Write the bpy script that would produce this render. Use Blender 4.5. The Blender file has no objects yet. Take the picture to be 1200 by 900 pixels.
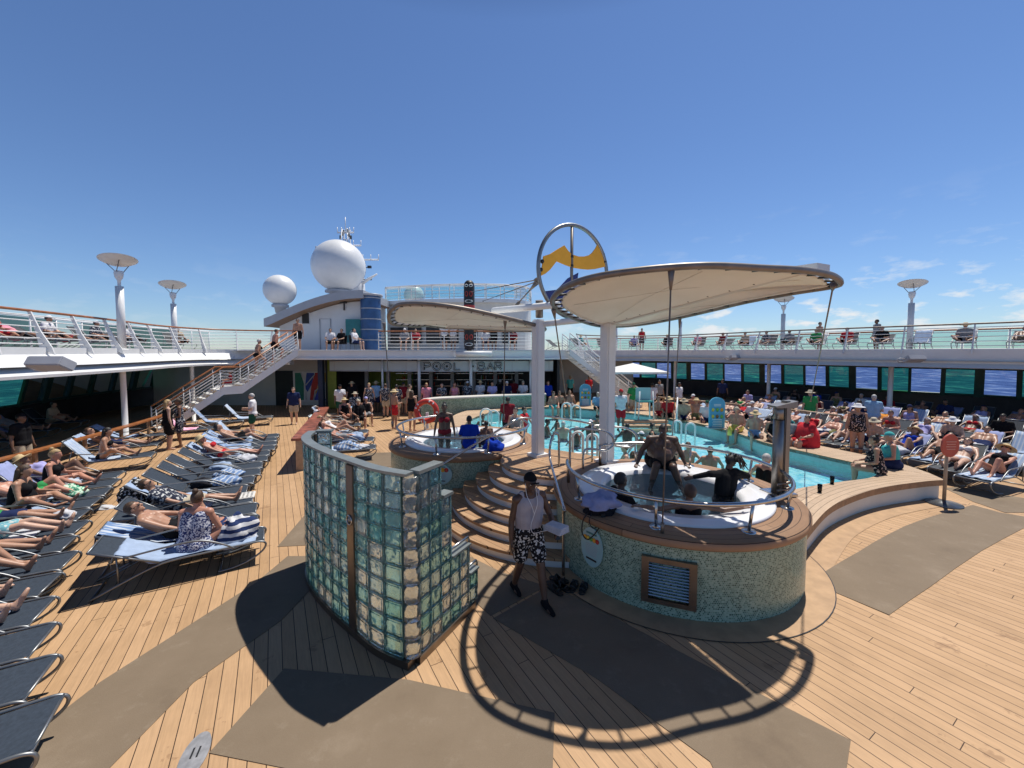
import bpy, bmesh, math, random
from mathutils import Vector, Matrix, Quaternion
from math import sin, cos, pi, radians, atan2, hypot
random.seed(7)
scn = bpy.context.scene
COL = scn.collection

# ------------------------------------------------------------------ camera
EYE = 3.4
PITCH = math.atan(24/470)
cam_data = bpy.data.cameras.new('camera')
cam = bpy.data.objects.new('camera', cam_data); COL.objects.link(cam)
cam.location = (0, 0, EYE)
cam.rotation_euler = (pi/2-PITCH, 0, 0)
cam_data.sensor_width = 36
cam_data.lens = 36*470/1200
cam_data.shift_y = -14/1200
cam_data.clip_start = .05
cam_data.clip_end = 60000
scn.camera = cam

# ------------------------------------------------------------------ light
SUN_EL, SUN_AZ = radians(67.5), radians(43)      # azimuth from +Y towards +X
world = bpy.data.worlds.new('World'); scn.world = world
world.use_nodes = True
wn = world.node_tree; wn.nodes.clear()
w_out = wn.nodes.new('ShaderNodeOutputWorld'); w_bg = wn.nodes.new('ShaderNodeBackground')
sky = wn.nodes.new('ShaderNodeTexSky'); sky.sky_type = 'NISHITA'; sky.sun_disc = False
sky.sun_elevation = SUN_EL; sky.sun_rotation = SUN_AZ
sky.air_density = 1.0; sky.dust_density = .12; sky.ozone_density = 2.6; sky.altitude = 20
w_bg.inputs['Strength'].default_value = .092
# fair-weather clouds low over the sea
tc = wn.nodes.new('ShaderNodeTexCoord')
sep = wn.nodes.new('ShaderNodeSeparateXYZ'); wn.links.new(tc.outputs['Generated'], sep.inputs[0])
mp = wn.nodes.new('ShaderNodeMapping'); mp.inputs['Scale'].default_value = (12, 12, 34)
mp.inputs['Location'].default_value = (3.1, .4, 0)
wn.links.new(tc.outputs['Generated'], mp.inputs[0])
nz = wn.nodes.new('ShaderNodeTexNoise'); nz.inputs['Scale'].default_value = 1.0
nz.inputs['Detail'].default_value = 7; nz.inputs['Roughness'].default_value = .58
wn.links.new(mp.outputs[0], nz.inputs['Vector'])
rp = wn.nodes.new('ShaderNodeValToRGB'); rp.color_ramp.elements[0].position = .53; rp.color_ramp.elements[1].position = .63
wn.links.new(nz.outputs['Fac'], rp.inputs[0])
rz = wn.nodes.new('ShaderNodeValToRGB')          # where clouds may be: a band above the horizon
e = rz.color_ramp.elements; e[0].position = .005; e[0].color = (.6, .6, .6, 1); e[1].position = .30; e[1].color = (0, 0, 0, 1)
k = e.new(.06); k.color = (1, 1, 1, 1); k = e.new(.12); k.color = (.6, .6, .6, 1); k = e.new(.18); k.color = (.12, .12, .12, 1)
wn.links.new(sep.outputs['Z'], rz.inputs[0])
rx = wn.nodes.new('ShaderNodeValToRGB'); e = rx.color_ramp.elements
e[0].position = -.0; e[0].color = (.12, .12, .12, 1); e[1].position = .45; e[1].color = (1, 1, 1, 1)
wn.links.new(sep.outputs['X'], rx.inputs[0])
m1 = wn.nodes.new('ShaderNodeMath'); m1.operation = 'MULTIPLY'
wn.links.new(rp.outputs[0], m1.inputs[0]); wn.links.new(rz.outputs[0], m1.inputs[1])
m2 = wn.nodes.new('ShaderNodeMath'); m2.operation = 'MULTIPLY'
wn.links.new(m1.outputs[0], m2.inputs[0]); wn.links.new(rx.outputs[0], m2.inputs[1])
mx = wn.nodes.new('ShaderNodeMixRGB'); mx.inputs[2].default_value = (9.0, 9.3, 9.6, 1)
tint = wn.nodes.new('ShaderNodeMixRGB'); tint.blend_type = 'MULTIPLY'; tint.inputs[0].default_value = 1
tint.inputs[2].default_value = (.86, 1.02, 1.27, 1)
wn.links.new(sky.outputs[0], tint.inputs[1])
wn.links.new(tint.outputs[0], mx.inputs[1]); wn.links.new(m2.outputs[0], mx.inputs[0])
zr_ = wn.nodes.new('ShaderNodeValToRGB')         # upper sky, out of view, dimmed on purpose to darken the shadows
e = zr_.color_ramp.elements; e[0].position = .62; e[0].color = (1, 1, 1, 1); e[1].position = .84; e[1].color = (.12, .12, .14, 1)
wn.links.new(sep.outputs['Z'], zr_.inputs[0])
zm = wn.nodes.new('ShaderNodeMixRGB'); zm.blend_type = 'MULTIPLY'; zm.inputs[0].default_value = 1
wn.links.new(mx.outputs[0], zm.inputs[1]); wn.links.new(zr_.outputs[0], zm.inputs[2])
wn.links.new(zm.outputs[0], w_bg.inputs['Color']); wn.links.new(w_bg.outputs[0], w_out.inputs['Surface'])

sun_d = bpy.data.lights.new('sun', 'SUN'); sun_d.energy = 5.0; sun_d.angle = radians(.53); sun_d.color = (1, .95, .87)
sun = bpy.data.objects.new('sun', sun_d); COL.objects.link(sun)
to_sun = Vector((sin(SUN_AZ)*cos(SUN_EL), cos(SUN_AZ)*cos(SUN_EL), sin(SUN_EL)))
sun.rotation_euler = to_sun.to_track_quat('Z', 'Y').to_euler(); sun.location = to_sun*60

scn.view_settings.view_transform = 'Standard'; scn.view_settings.look = 'None'
scn.view_settings.exposure = 0.0; scn.view_settings.gamma = 1
scn.render.engine = 'CYCLES'
scn.cycles.use_denoising = True
scn.cycles.max_bounces = 8; scn.cycles.transparent_max_bounces = 24; scn.cycles.transmission_bounces = 8
scn.cycles.caustics_refractive = False; scn.cycles.caustics_reflective = False
scn.cycles.sample_clamp_indirect = 6

def ray(x, y):
    u = (x-600)/470; v = (y-436)/470
    return Vector((u, cos(PITCH)-v*sin(PITCH), -sin(PITCH)-v*cos(PITCH)))
def G(x, y, z=0.0):
    """point where the sight line through photo pixel (x, y) meets height z"""
    d = ray(x, y); t = (z-EYE)/d.z
    return Vector((d.x*t, d.y*t, z))
def PD(x, y, D):
    d = ray(x, y); t = D/d.y
    return Vector((d.x*t, D, EYE+d.z*t))

# ------------------------------------------------------------------ materials
def new_mat(name):
    m = bpy.data.materials.new(name); m.use_nodes = True
    nt = m.node_tree; b = nt.nodes['Principled BSDF']
    return m, nt, b
def N(nt, t, **kw):
    n = nt.nodes.new(t)
    for k_, v in kw.items(): setattr(n, k_, v)
    return n
def math_node(nt, op, a, b=None, c=None):
    n = nt.nodes.new('ShaderNodeMath'); n.operation = op
    for i, v in enumerate((a, b, c)):
        if v is None: continue
        if isinstance(v, (int, float)): n.inputs[i].default_value = v
        else: nt.links.new(v, n.inputs[i])
    return n.outputs[0]
def ramp(nt, fac, stops, interp='LINEAR'):
    r = nt.nodes.new('ShaderNodeValToRGB'); r.color_ramp.interpolation = interp
    el = r.color_ramp.elements
    el[0].position, el[0].color = stops[0][0], (*stops[0][1], 1)
    el[1].position, el[1].color = stops[-1][0], (*stops[-1][1], 1)
    for p_, c_ in stops[1:-1]:
        q = el.new(p_); q.color = (*c_, 1)
    nt.links.new(fac, r.inputs[0]); return r.outputs[0]
def noise(nt, vec, scale, detail=3, rough=.55):
    n = nt.nodes.new('ShaderNodeTexNoise'); n.inputs['Scale'].default_value = scale
    n.inputs['Detail'].default_value = detail; n.inputs['Roughness'].default_value = rough
    if vec is not None: nt.links.new(vec, n.inputs['Vector'])
    return n.outputs['Fac']
def mixc(nt, fac, a, b, blend='MIX'):
    n = nt.nodes.new('ShaderNodeMixRGB'); n.blend_type = blend
    for i, v in enumerate((fac, a, b)):
        if isinstance(v, (int, float)): n.inputs[i].default_value = v
        elif isinstance(v, tuple): n.inputs[i].default_value = (*v, 1)
        else: nt.links.new(v, n.inputs[i])
    return n.outputs[0]
def bump(nt, b, h, strength=.2, dist=.01):
    n = nt.nodes.new('ShaderNodeBump'); n.inputs['Strength'].default_value = strength; n.inputs['Distance'].default_value = dist
    nt.links.new(h, n.inputs['Height']); nt.links.new(n.outputs[0], b.inputs['Normal'])
def objco(nt): return nt.nodes.new('ShaderNodeTexCoord').outputs['Object']
def pos(nt): return nt.nodes.new('ShaderNodeNewGeometry').outputs['Position']

MC = {}
def simple(name, col, rough=.5, metal=0.0, var=.12, scale=6.0, bumps=0.0, spec=.5):
    """plain surface with a little tonal wear"""
    if name in MC: return MC[name]
    m, nt, b = new_mat(name)
    o = objco(nt); f = noise(nt, o, scale, 4)
    dark = tuple(c*(1-var) for c in col); lite = tuple(min(1, c*(1+var)) for c in col)
    nt.links.new(ramp(nt, f, [(.3, dark), (.7, lite)]), b.inputs['Base Color'])
    b.inputs['Roughness'].default_value = rough; b.inputs['Metallic'].default_value = metal
    b.inputs['Specular IOR Level'].default_value = spec
    if bumps: bump(nt, b, noise(nt, o, scale*8, 3), bumps, .01)
    MC[name] = m; return m

PD_DIR = Vector((-.512, .859)); PD_NRM = Vector((.859, .512))
def plank_mat(name, pitch=.1375, dirv=PD_DIR, tones=((.46, .288, .153), (.53, .338, .187)), line=.058, stains=True, object_space=False, radial=None):
    m, nt, b = new_mat(name)
    P = objco(nt) if object_space else pos(nt)
    s = N(nt, 'ShaderNodeSeparateXYZ'); nt.links.new(P, s.inputs[0])
    nrm = (dirv[1], -dirv[0])
    if radial:                      # boards follow rings round a centre
        dx = math_node(nt, 'SUBTRACT', s.outputs[0], radial[0]); dy = math_node(nt, 'SUBTRACT', s.outputs[1], radial[1])
        u = math_node(nt, 'SQRT', math_node(nt, 'ADD', math_node(nt, 'MULTIPLY', dx, dx), math_node(nt, 'MULTIPLY', dy, dy)))
        v = math_node(nt, 'MULTIPLY', math_node(nt, 'ARCTAN2', dy, dx), radial[2])
    else:
        u = math_node(nt, 'ADD', math_node(nt, 'MULTIPLY', s.outputs[0], nrm[0]), math_node(nt, 'MULTIPLY', s.outputs[1], nrm[1]))
        v = math_node(nt, 'ADD', math_node(nt, 'MULTIPLY', s.outputs[0], dirv[0]), math_node(nt, 'MULTIPLY', s.outputs[1], dirv[1]))
    up = math_node(nt, 'DIVIDE', u, pitch)
    fr = math_node(nt, 'FRACT', up); fl = math_node(nt, 'FLOOR', up)
    wn_ = N(nt, 'ShaderNodeTexWhiteNoise', noise_dimensions='1D'); nt.links.new(fl, wn_.inputs['W'])
    vv = math_node(nt, 'ADD', math_node(nt, 'DIVIDE', v, 4.2), math_node(nt, 'MULTIPLY', wn_.outputs['Value'], 7.3))
    vf = math_node(nt, 'FRACT', vv); vl = math_node(nt, 'FLOOR', vv)
    w2 = N(nt, 'ShaderNodeTexWhiteNoise', noise_dimensions='2D')
    cb = N(nt, 'ShaderNodeCombineXYZ'); nt.links.new(fl, cb.inputs[0]); nt.links.new(vl, cb.inputs[1]); nt.links.new(cb.outputs[0], w2.inputs['Vector'])
    base = mixc(nt, w2.outputs['Value'], tones[0], tones[1])
    cg = N(nt, 'ShaderNodeCombineXYZ'); nt.links.new(math_node(nt, 'MULTIPLY', u, 60.0), cg.inputs[0]); nt.links.new(math_node(nt, 'MULTIPLY', v, 4.0), cg.inputs[1])
    nt.links.new(math_node(nt, 'MULTIPLY', fl, 3.7), cg.inputs[2])
    gr = noise(nt, cg.outputs[0], 1.0, 3)
    base = mixc(nt, .55, base, ramp(nt, gr, [(.2, (.72, .72, .72)), (.8, (1.18, 1.16, 1.15))]), 'MULTIPLY')
    wear = noise(nt, P, .7, 5, .65)
    base = mixc(nt, .7, base, ramp(nt, wear, [(.3, (.74, .73, .72)), (.5, (1.0, 1.0, 1.0)), (.72, (1.10, 1.12, 1.16))]), 'MULTIPLY')
    if stains:
        st = noise(nt, P, 2.3, 6, .7)
        base = mixc(nt, ramp(nt, st, [(.615, (0, 0, 0)), (.65, (.42, .42, .42))]), base, (.20, .105, .05))
        sp = noise(nt, P, 9.0, 3, .6)
        base = mixc(nt, ramp(nt, sp, [(.70, (0, 0, 0)), (.74, (.5, .5, .5))]), base, (.20, .11, .06))
    lm = math_node(nt, 'LESS_THAN', fr, line)
    jm = math_node(nt, 'LESS_THAN', vf, .0016)
    lm = math_node(nt, 'MAXIMUM', lm, jm)
    base = mixc(nt, lm, base, (.045, .025, .015))
    nt.links.new(base, b.inputs['Base Color'])
    b.inputs['Roughness'].default_value = .62; b.inputs['Specular IOR Level'].default_value = .3
    bump(nt, b, math_node(nt, 'SUBTRACT', math_node(nt, 'MULTIPLY', gr, .15), lm), .5, .004)
    return m

def mat_mat():
    m, nt, b = new_mat('rubber matting'); P = pos(nt)
    f = noise(nt, P, 1.1, 6, .65); g = noise(nt, P, 160, 2)
    c = ramp(nt, f, [(.25, (.148, .107, .070)), (.42, (.188, .139, .091)), (.58, (.204, .152, .101)), (.75, (.255, .195, .135))])
    c = mixc(nt, .35, c, ramp(nt, g, [(.3, (.6, .6, .6)), (.7, (1.35, 1.35, 1.35))]), 'MULTIPLY')
    sc = noise(nt, P, 3.2, 7, .75)
    c = mixc(nt, ramp(nt, sc, [(.56, (0, 0, 0)), (.74, (.45, .45, .45))]), c, (.30, .245, .18))
    nt.links.new(c, b.inputs['Base Color']); b.inputs['Roughness'].default_value = .85
    bump(nt, b, g, .3, .003); return m

def mosaic_mat(name, c, R, tile=.026, cols=None):
    """small glass tiles round a drum (centre c, radius R) or, with R = 0, on a flat or gently curved wall"""
    m, nt, b = new_mat(name); P = pos(nt)
    s = N(nt, 'ShaderNodeSeparateXYZ'); nt.links.new(P, s.inputs[0])
    if R:
        u = math_node(nt, 'MULTIPLY', math_node(nt, 'ARCTAN2', math_node(nt, 'SUBTRACT', s.outputs[1], c[1]), math_node(nt, 'SUBTRACT', s.outputs[0], c[0])), R)
    else: u = math_node(nt, 'ADD', s.outputs[0], math_node(nt, 'MULTIPLY', s.outputs[1], .37))
    up = math_node(nt, 'DIVIDE', u, tile); vp = math_node(nt, 'DIVIDE', s.outputs[2], tile*.88)
    fv = math_node(nt, 'FLOOR', vp)
    up = math_node(nt, 'ADD', up, math_node(nt, 'MULTIPLY', math_node(nt, 'MODULO', fv, 2.0), .5))
    fu = math_node(nt, 'FLOOR', up)
    cu = math_node(nt, 'SUBTRACT', math_node(nt, 'FRACT', up), .5); cv = math_node(nt, 'SUBTRACT', math_node(nt, 'FRACT', vp), .5)
    d = math_node(nt, 'SQRT', math_node(nt, 'ADD', math_node(nt, 'MULTIPLY', cu, cu), math_node(nt, 'MULTIPLY', cv, cv)))
    w = N(nt, 'ShaderNodeTexWhiteNoise', noise_dimensions='2D'); cb = N(nt, 'ShaderNodeCombineXYZ')
    nt.links.new(fu, cb.inputs[0]); nt.links.new(fv, cb.inputs[1]); nt.links.new(cb.outputs[0], w.inputs['Vector'])
    cols = cols or [(0, (.04, .085, .06)), (.28, (.13, .23, .17)), (.6, (.28, .40, .30)), (.88, (.40, .52, .40)), (1, (.09, .17, .12))]
    tc_ = ramp(nt, w.outputs['Value'], cols, 'LINEAR')
    grout = math_node(nt, 'GREATER_THAN', d, .43)
    tc_ = mixc(nt, grout, tc_, (.34, .44, .36))
    big = noise(nt, P, 1.3, 4)
    tc_ = mixc(nt, .5, tc_, ramp(nt, big, [(.3, (.75, .78, .72)), (.7, (1.12, 1.1, 1.05))]), 'MULTIPLY')
    nt.links.new(tc_, b.inputs['Base Color'])
    nt.links.new(ramp(nt, grout, [(0, (.18, .18, .18)), (1, (.8, .8, .8))]), b.inputs['Roughness'])
    bump(nt, b, math_node(nt, 'SUBTRACT', 1.0, d), .3, .004)
    return m

def glass_block_mat(name, tintc, seed):
    """pressed glass: part clear, part milky so daylight spreads through it"""
    m, nt, b = new_mat(name); o = objco(nt); out = nt.nodes['Material Output']
    b.inputs['Base Color'].default_value = (*tintc, 1)
    b.inputs['Transmission Weight'].default_value = 1.0
    b.inputs['Roughness'].default_value = .12; b.inputs['IOR'].default_value = 1.30
    mp_ = N(nt, 'ShaderNodeMapping'); mp_.inputs['Location'].default_value = (seed, seed*2.3, seed*.7); nt.links.new(o, mp_.inputs[0])
    n1 = noise(nt, mp_.outputs[0], 9, 1.2, .5)
    bump(nt, b, n1, 1.0, .04)
    tl = N(nt, 'ShaderNodeBsdfTranslucent'); df = N(nt, 'ShaderNodeBsdfDiffuse')
    c = ramp(nt, n1, [(.35, tuple(q*.92 for q in tintc)), (.6, tintc), (.72, tuple(min(1, q*1.05+.15) for q in tintc))])
    nt.links.new(c, tl.inputs[0]); nt.links.new(c, df.inputs[0])
    ma = N(nt, 'ShaderNodeMixShader'); ma.inputs[0].default_value = .25; nt.links.new(tl.outputs[0], ma.inputs[1]); nt.links.new(df.outputs[0], ma.inputs[2])
    mb_ = N(nt, 'ShaderNodeMixShader'); nt.links.new(ramp(nt, n1, [(.4, (.20, .20, .20)), (.7, (.36, .36, .36))]), mb_.inputs[0])
    nt.links.new(b.outputs[0], mb_.inputs[1]); nt.links.new(ma.outputs[0], mb_.inputs[2]); nt.links.new(mb_.outputs[0], out.inputs[0])
    return m

def pane_mat(name, col, alpha_t=.8, rough=.02):
    """flat glass: lets the view through with a tint, mirrors at grazing angles"""
    m, nt, b = new_mat(name); out = nt.nodes['Material Output']
    tr = N(nt, 'ShaderNodeBsdfTransparent'); tr.inputs[0].default_value = (*col, 1)
    fr = N(nt, 'ShaderNodeFresnel'); fr.inputs['IOR'].default_value = 1.5
    gl = N(nt, 'ShaderNodeBsdfGlossy'); gl.inputs['Roughness'].default_value = rough
    mx_ = N(nt, 'ShaderNodeMixShader'); nt.links.new(fr.outputs[0], mx_.inputs[0]); nt.links.new(tr.outputs[0], mx_.inputs[1]); nt.links.new(gl.outputs[0], mx_.inputs[2])
    df = N(nt, 'ShaderNodeBsdfDiffuse'); df.inputs[0].default_value = (*[c*.6 for c in col], 1)
    m2_ = N(nt, 'ShaderNodeMixShader'); m2_.inputs[0].default_value = 1-alpha_t
    nt.links.new(mx_.outputs[0], m2_.inputs[1]); nt.links.new(df.outputs[0], m2_.inputs[2])
    nt.links.new(m2_.outputs[0], out.inputs[0]); nt.nodes.remove(b)
    return m

def water_mat(name, tintc, scale, strength, dist=.05, ior=1.33, refl=1.0):
    m, nt, b = new_mat(name); out = nt.nodes['Material Output']; P = pos(nt)
    tr = N(nt, 'ShaderNodeBsdfTransparent'); tr.inputs[0].default_value = (*tintc, 1)
    gl = N(nt, 'ShaderNodeBsdfGlossy'); gl.inputs['Roughness'].default_value = .04
    n1 = noise(nt, P, scale, 4, .6)
    bp = N(nt, 'ShaderNodeBump'); bp.inputs['Strength'].default_value = strength; bp.inputs['Distance'].default_value = dist
    nt.links.new(n1, bp.inputs['Height'])
    fr = N(nt, 'ShaderNodeFresnel'); fr.inputs['IOR'].default_value = ior
    nt.links.new(bp.outputs[0], fr.inputs['Normal']); nt.links.new(bp.outputs[0], gl.inputs['Normal'])
    mx_ = N(nt, 'ShaderNodeMixShader'); nt.links.new(math_node(nt, 'MULTIPLY', fr.outputs[0], refl), mx_.inputs[0]); nt.links.new(tr.outputs[0], mx_.inputs[1]); nt.links.new(gl.outputs[0], mx_.inputs[2])
    nt.links.new(mx_.outputs[0], out.inputs[0]); nt.nodes.remove(b); return m

def light_ripple_tile_mat(name, ca, cb_, scale):
    """pool floor tiles with rippling light streaks painted into their colour"""
    m, nt, b = new_mat(name); P = pos(nt)
    v = N(nt, 'ShaderNodeTexNoise'); v.inputs['Scale'].default_value = scale; v.inputs['Detail'].default_value = 3; v.inputs['Distortion'].default_value = 1.2
    nt.links.new(P, v.inputs['Vector'])
    nt.links.new(ramp(nt, v.outputs['Fac'], [(.35, ca), (.65, cb_)]), b.inputs['Base Color'])  # pale streaks stand in for light rippling through the water
    b.inputs['Roughness'].default_value = .5; return m

def stripe_mat(name, ca, cb_, axis=0, freq=9.0, duty=.5, rough=.9):
    if name in MC: return MC[name]
    m, nt, b = new_mat(name); o = objco(nt)
    s = N(nt, 'ShaderNodeSeparateXYZ'); nt.links.new(o, s.inputs[0])
    f = math_node(nt, 'FRACT', math_node(nt, 'MULTIPLY', s.outputs[axis], freq))
    c = mixc(nt, math_node(nt, 'LESS_THAN', f, duty), cb_, ca)
    c = mixc(nt, .3, c, ramp(nt, noise(nt, o, 14, 4), [(.3, (.75, .75, .78)), (.7, (1.1, 1.1, 1.1))]), 'MULTIPLY')
    nt.links.new(c, b.inputs['Base Color']); b.inputs['Roughness'].default_value = rough; b.inputs['Specular IOR Level'].default_value = .1
    bump(nt, b, noise(nt, o, 300, 1), .25, .003)
    MC[name] = m; return m
def print_mat(name, ca, cb_, cc=None, scale=22, thr=.5):
    """printed cloth: blotches of a second and third colour"""
    if name in MC: return MC[name]
    m, nt, b = new_mat(name); o = objco(nt)
    f = noise(nt, o, scale, 1.5, .5)
    c = mixc(nt, ramp(nt, f, [(thr-.015, (0, 0, 0)), (thr+.015, (1, 1, 1))]), ca, cb_)
    if cc:
        mp_ = N(nt, 'ShaderNodeMapping'); mp_.inputs['Location'].default_value = (5, 3, 1); nt.links.new(o, mp_.inputs[0])
        g = noise(nt, mp_.outputs[0], scale*.8, 1)
        c = mixc(nt, ramp(nt, g, [(.60, (0, 0, 0)), (.62, (1, 1, 1))]), c, cc)
    nt.links.new(c, b.inputs['Base Color']); b.inputs['Roughness'].default_value = .8; b.inputs['Specular IOR Level'].default_value = .15
    MC[name] = m; return m
def cloth(name, col): return simple(name, col, .9, 0, .1, 9, .25, .1)

M = {}
M['deck'] = plank_mat('teak style deck boards')
M['border'] = simple('deck border board', (.45, .29, .165), .6, 0, .14, 5, .1, .3)
M['mat'] = mat_mat()
M['wood'] = simple('weathered wood', (.34, .19, .10), .55, 0, .22, 9, .15)
M['teak'] = simple('varnished teak rail', (.36, .135, .05), .32, 0, .3, 7, .08)
M['teakpale'] = simple('bleached teak', (.44, .30, .19), .55, 0, .2, 8, .1)
M['white'] = simple('white ship paint', (.78, .78, .77), .38, 0, .045, 1.4)
M['cream'] = simple('cream ship paint', (.70, .68, .63), .45, 0, .06, 1.4)
M['grey'] = simple('grey ship paint', (.42, .43, .46), .45, 0, .07, 2)
M['dark'] = simple('dark green window frame', (.016, .065, .06), .35, 0, .3, 2)
M['black'] = simple('black fitting', (.02, .02, .022), .45, 0, .3, 5)
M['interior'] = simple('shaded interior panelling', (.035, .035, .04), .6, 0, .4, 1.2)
M['steel'] = simple('polished steel', (.50, .49, .48), .26, 1.0, .1, 12)
M['satin'] = simple('satin steel', (.27, .255, .24), .42, 1.0, .12, 5)
M['brushed'] = simple('brushed bronze steel', (.24, .20, .17), .38, 1.0, .15, 5)
M['alu'] = simple('grey aluminium tube', (.24, .25, .26), .42, .8, .1, 10)
M['tubebrown'] = simple('bronze painted tube', (.21, .18, .155), .45, .4, .2, 6)
M['sling'] = simple('navy sling mesh', (.035, .048, .068), .75, 0, .2, 30, .3, .3)
M['acrylic'] = simple('white acrylic', (.80, .80, .82), .18, 0, .03, 2)
M['rubber'] = simple('black rubber', (.015, .015, .015), .6, 0, .2, 20)
M['red'] = simple('red paint', (.55, .045, .03), .4, 0, .15, 6)
M['orange'] = simple('yellow orange canvas', (.86, .42, .06), .75, 0, .06, 4, .1, .1)
M['navy'] = simple('navy canvas', (.025, .04, .17), .7, 0, .15, 4)
M['teal'] = simple('teal paint', (.03, .22, .22), .4, 0, .12, 3)
M['blueglass'] = simple('blue glazed panel', (.03, .095, .24), .3, 0, .25, 2)
M['poolwall'] = simple('pool wall tile', (.38, .60, .58), .3, 0, .12, 10)
M['yellow'] = simple('yellow edge tile', (.80, .60, .10), .4, 0, .12, 8)
M['canvas'] = None
def canvas_mat():
    m, nt, b = new_mat('tensioned canvas'); out = nt.nodes['Material Output']; o = objco(nt)
    c = ramp(nt, noise(nt, o, 1.5, 4), [(.3, (.80, .78, .72)), (.7, (.87, .85, .79))])
    df = N(nt, 'ShaderNodeBsdfDiffuse'); tl = N(nt, 'ShaderNodeBsdfTranslucent')
    nt.links.new(c, df.inputs[0]); nt.links.new(c, tl.inputs[0])
    bp = N(nt, 'ShaderNodeBump'); bp.inputs['Strength'].default_value = .3; bp.inputs['Distance'].default_value = .05
    mp_ = N(nt, 'ShaderNodeMapping'); mp_.inputs['Scale'].default_value = (2.2, .7, 1); mp_.inputs['Rotation'].default_value = (0, 0, .5); nt.links.new(o, mp_.inputs[0])
    nt.links.new(noise(nt, mp_.outputs[0], 1.6, 3), bp.inputs['Height']); nt.links.new(bp.outputs[0], df.inputs['Normal'])
    mx_ = N(nt, 'ShaderNodeMixShader'); mx_.inputs[0].default_value = .015
    nt.links.new(df.outputs[0], mx_.inputs[1]); nt.links.new(tl.outputs[0], mx_.inputs[2]); nt.links.new(mx_.outputs[0], out.inputs[0]); nt.nodes.remove(b)
    return m
M['canvas'] = canvas_mat()
M['pane_clear'] = pane_mat('clear window glass', (.86, .93, .96), .995)
M['pane_teal'] = pane_mat('teal tinted glass', (.12, .60, .29), .95)
M['pane_screen'] = pane_mat('pale teal windscreen glass', (.60, .86, .86), .84)
M['pane_dark'] = pane_mat('dark tinted windscreen glass', (.13, .22, .22), .8)

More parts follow.
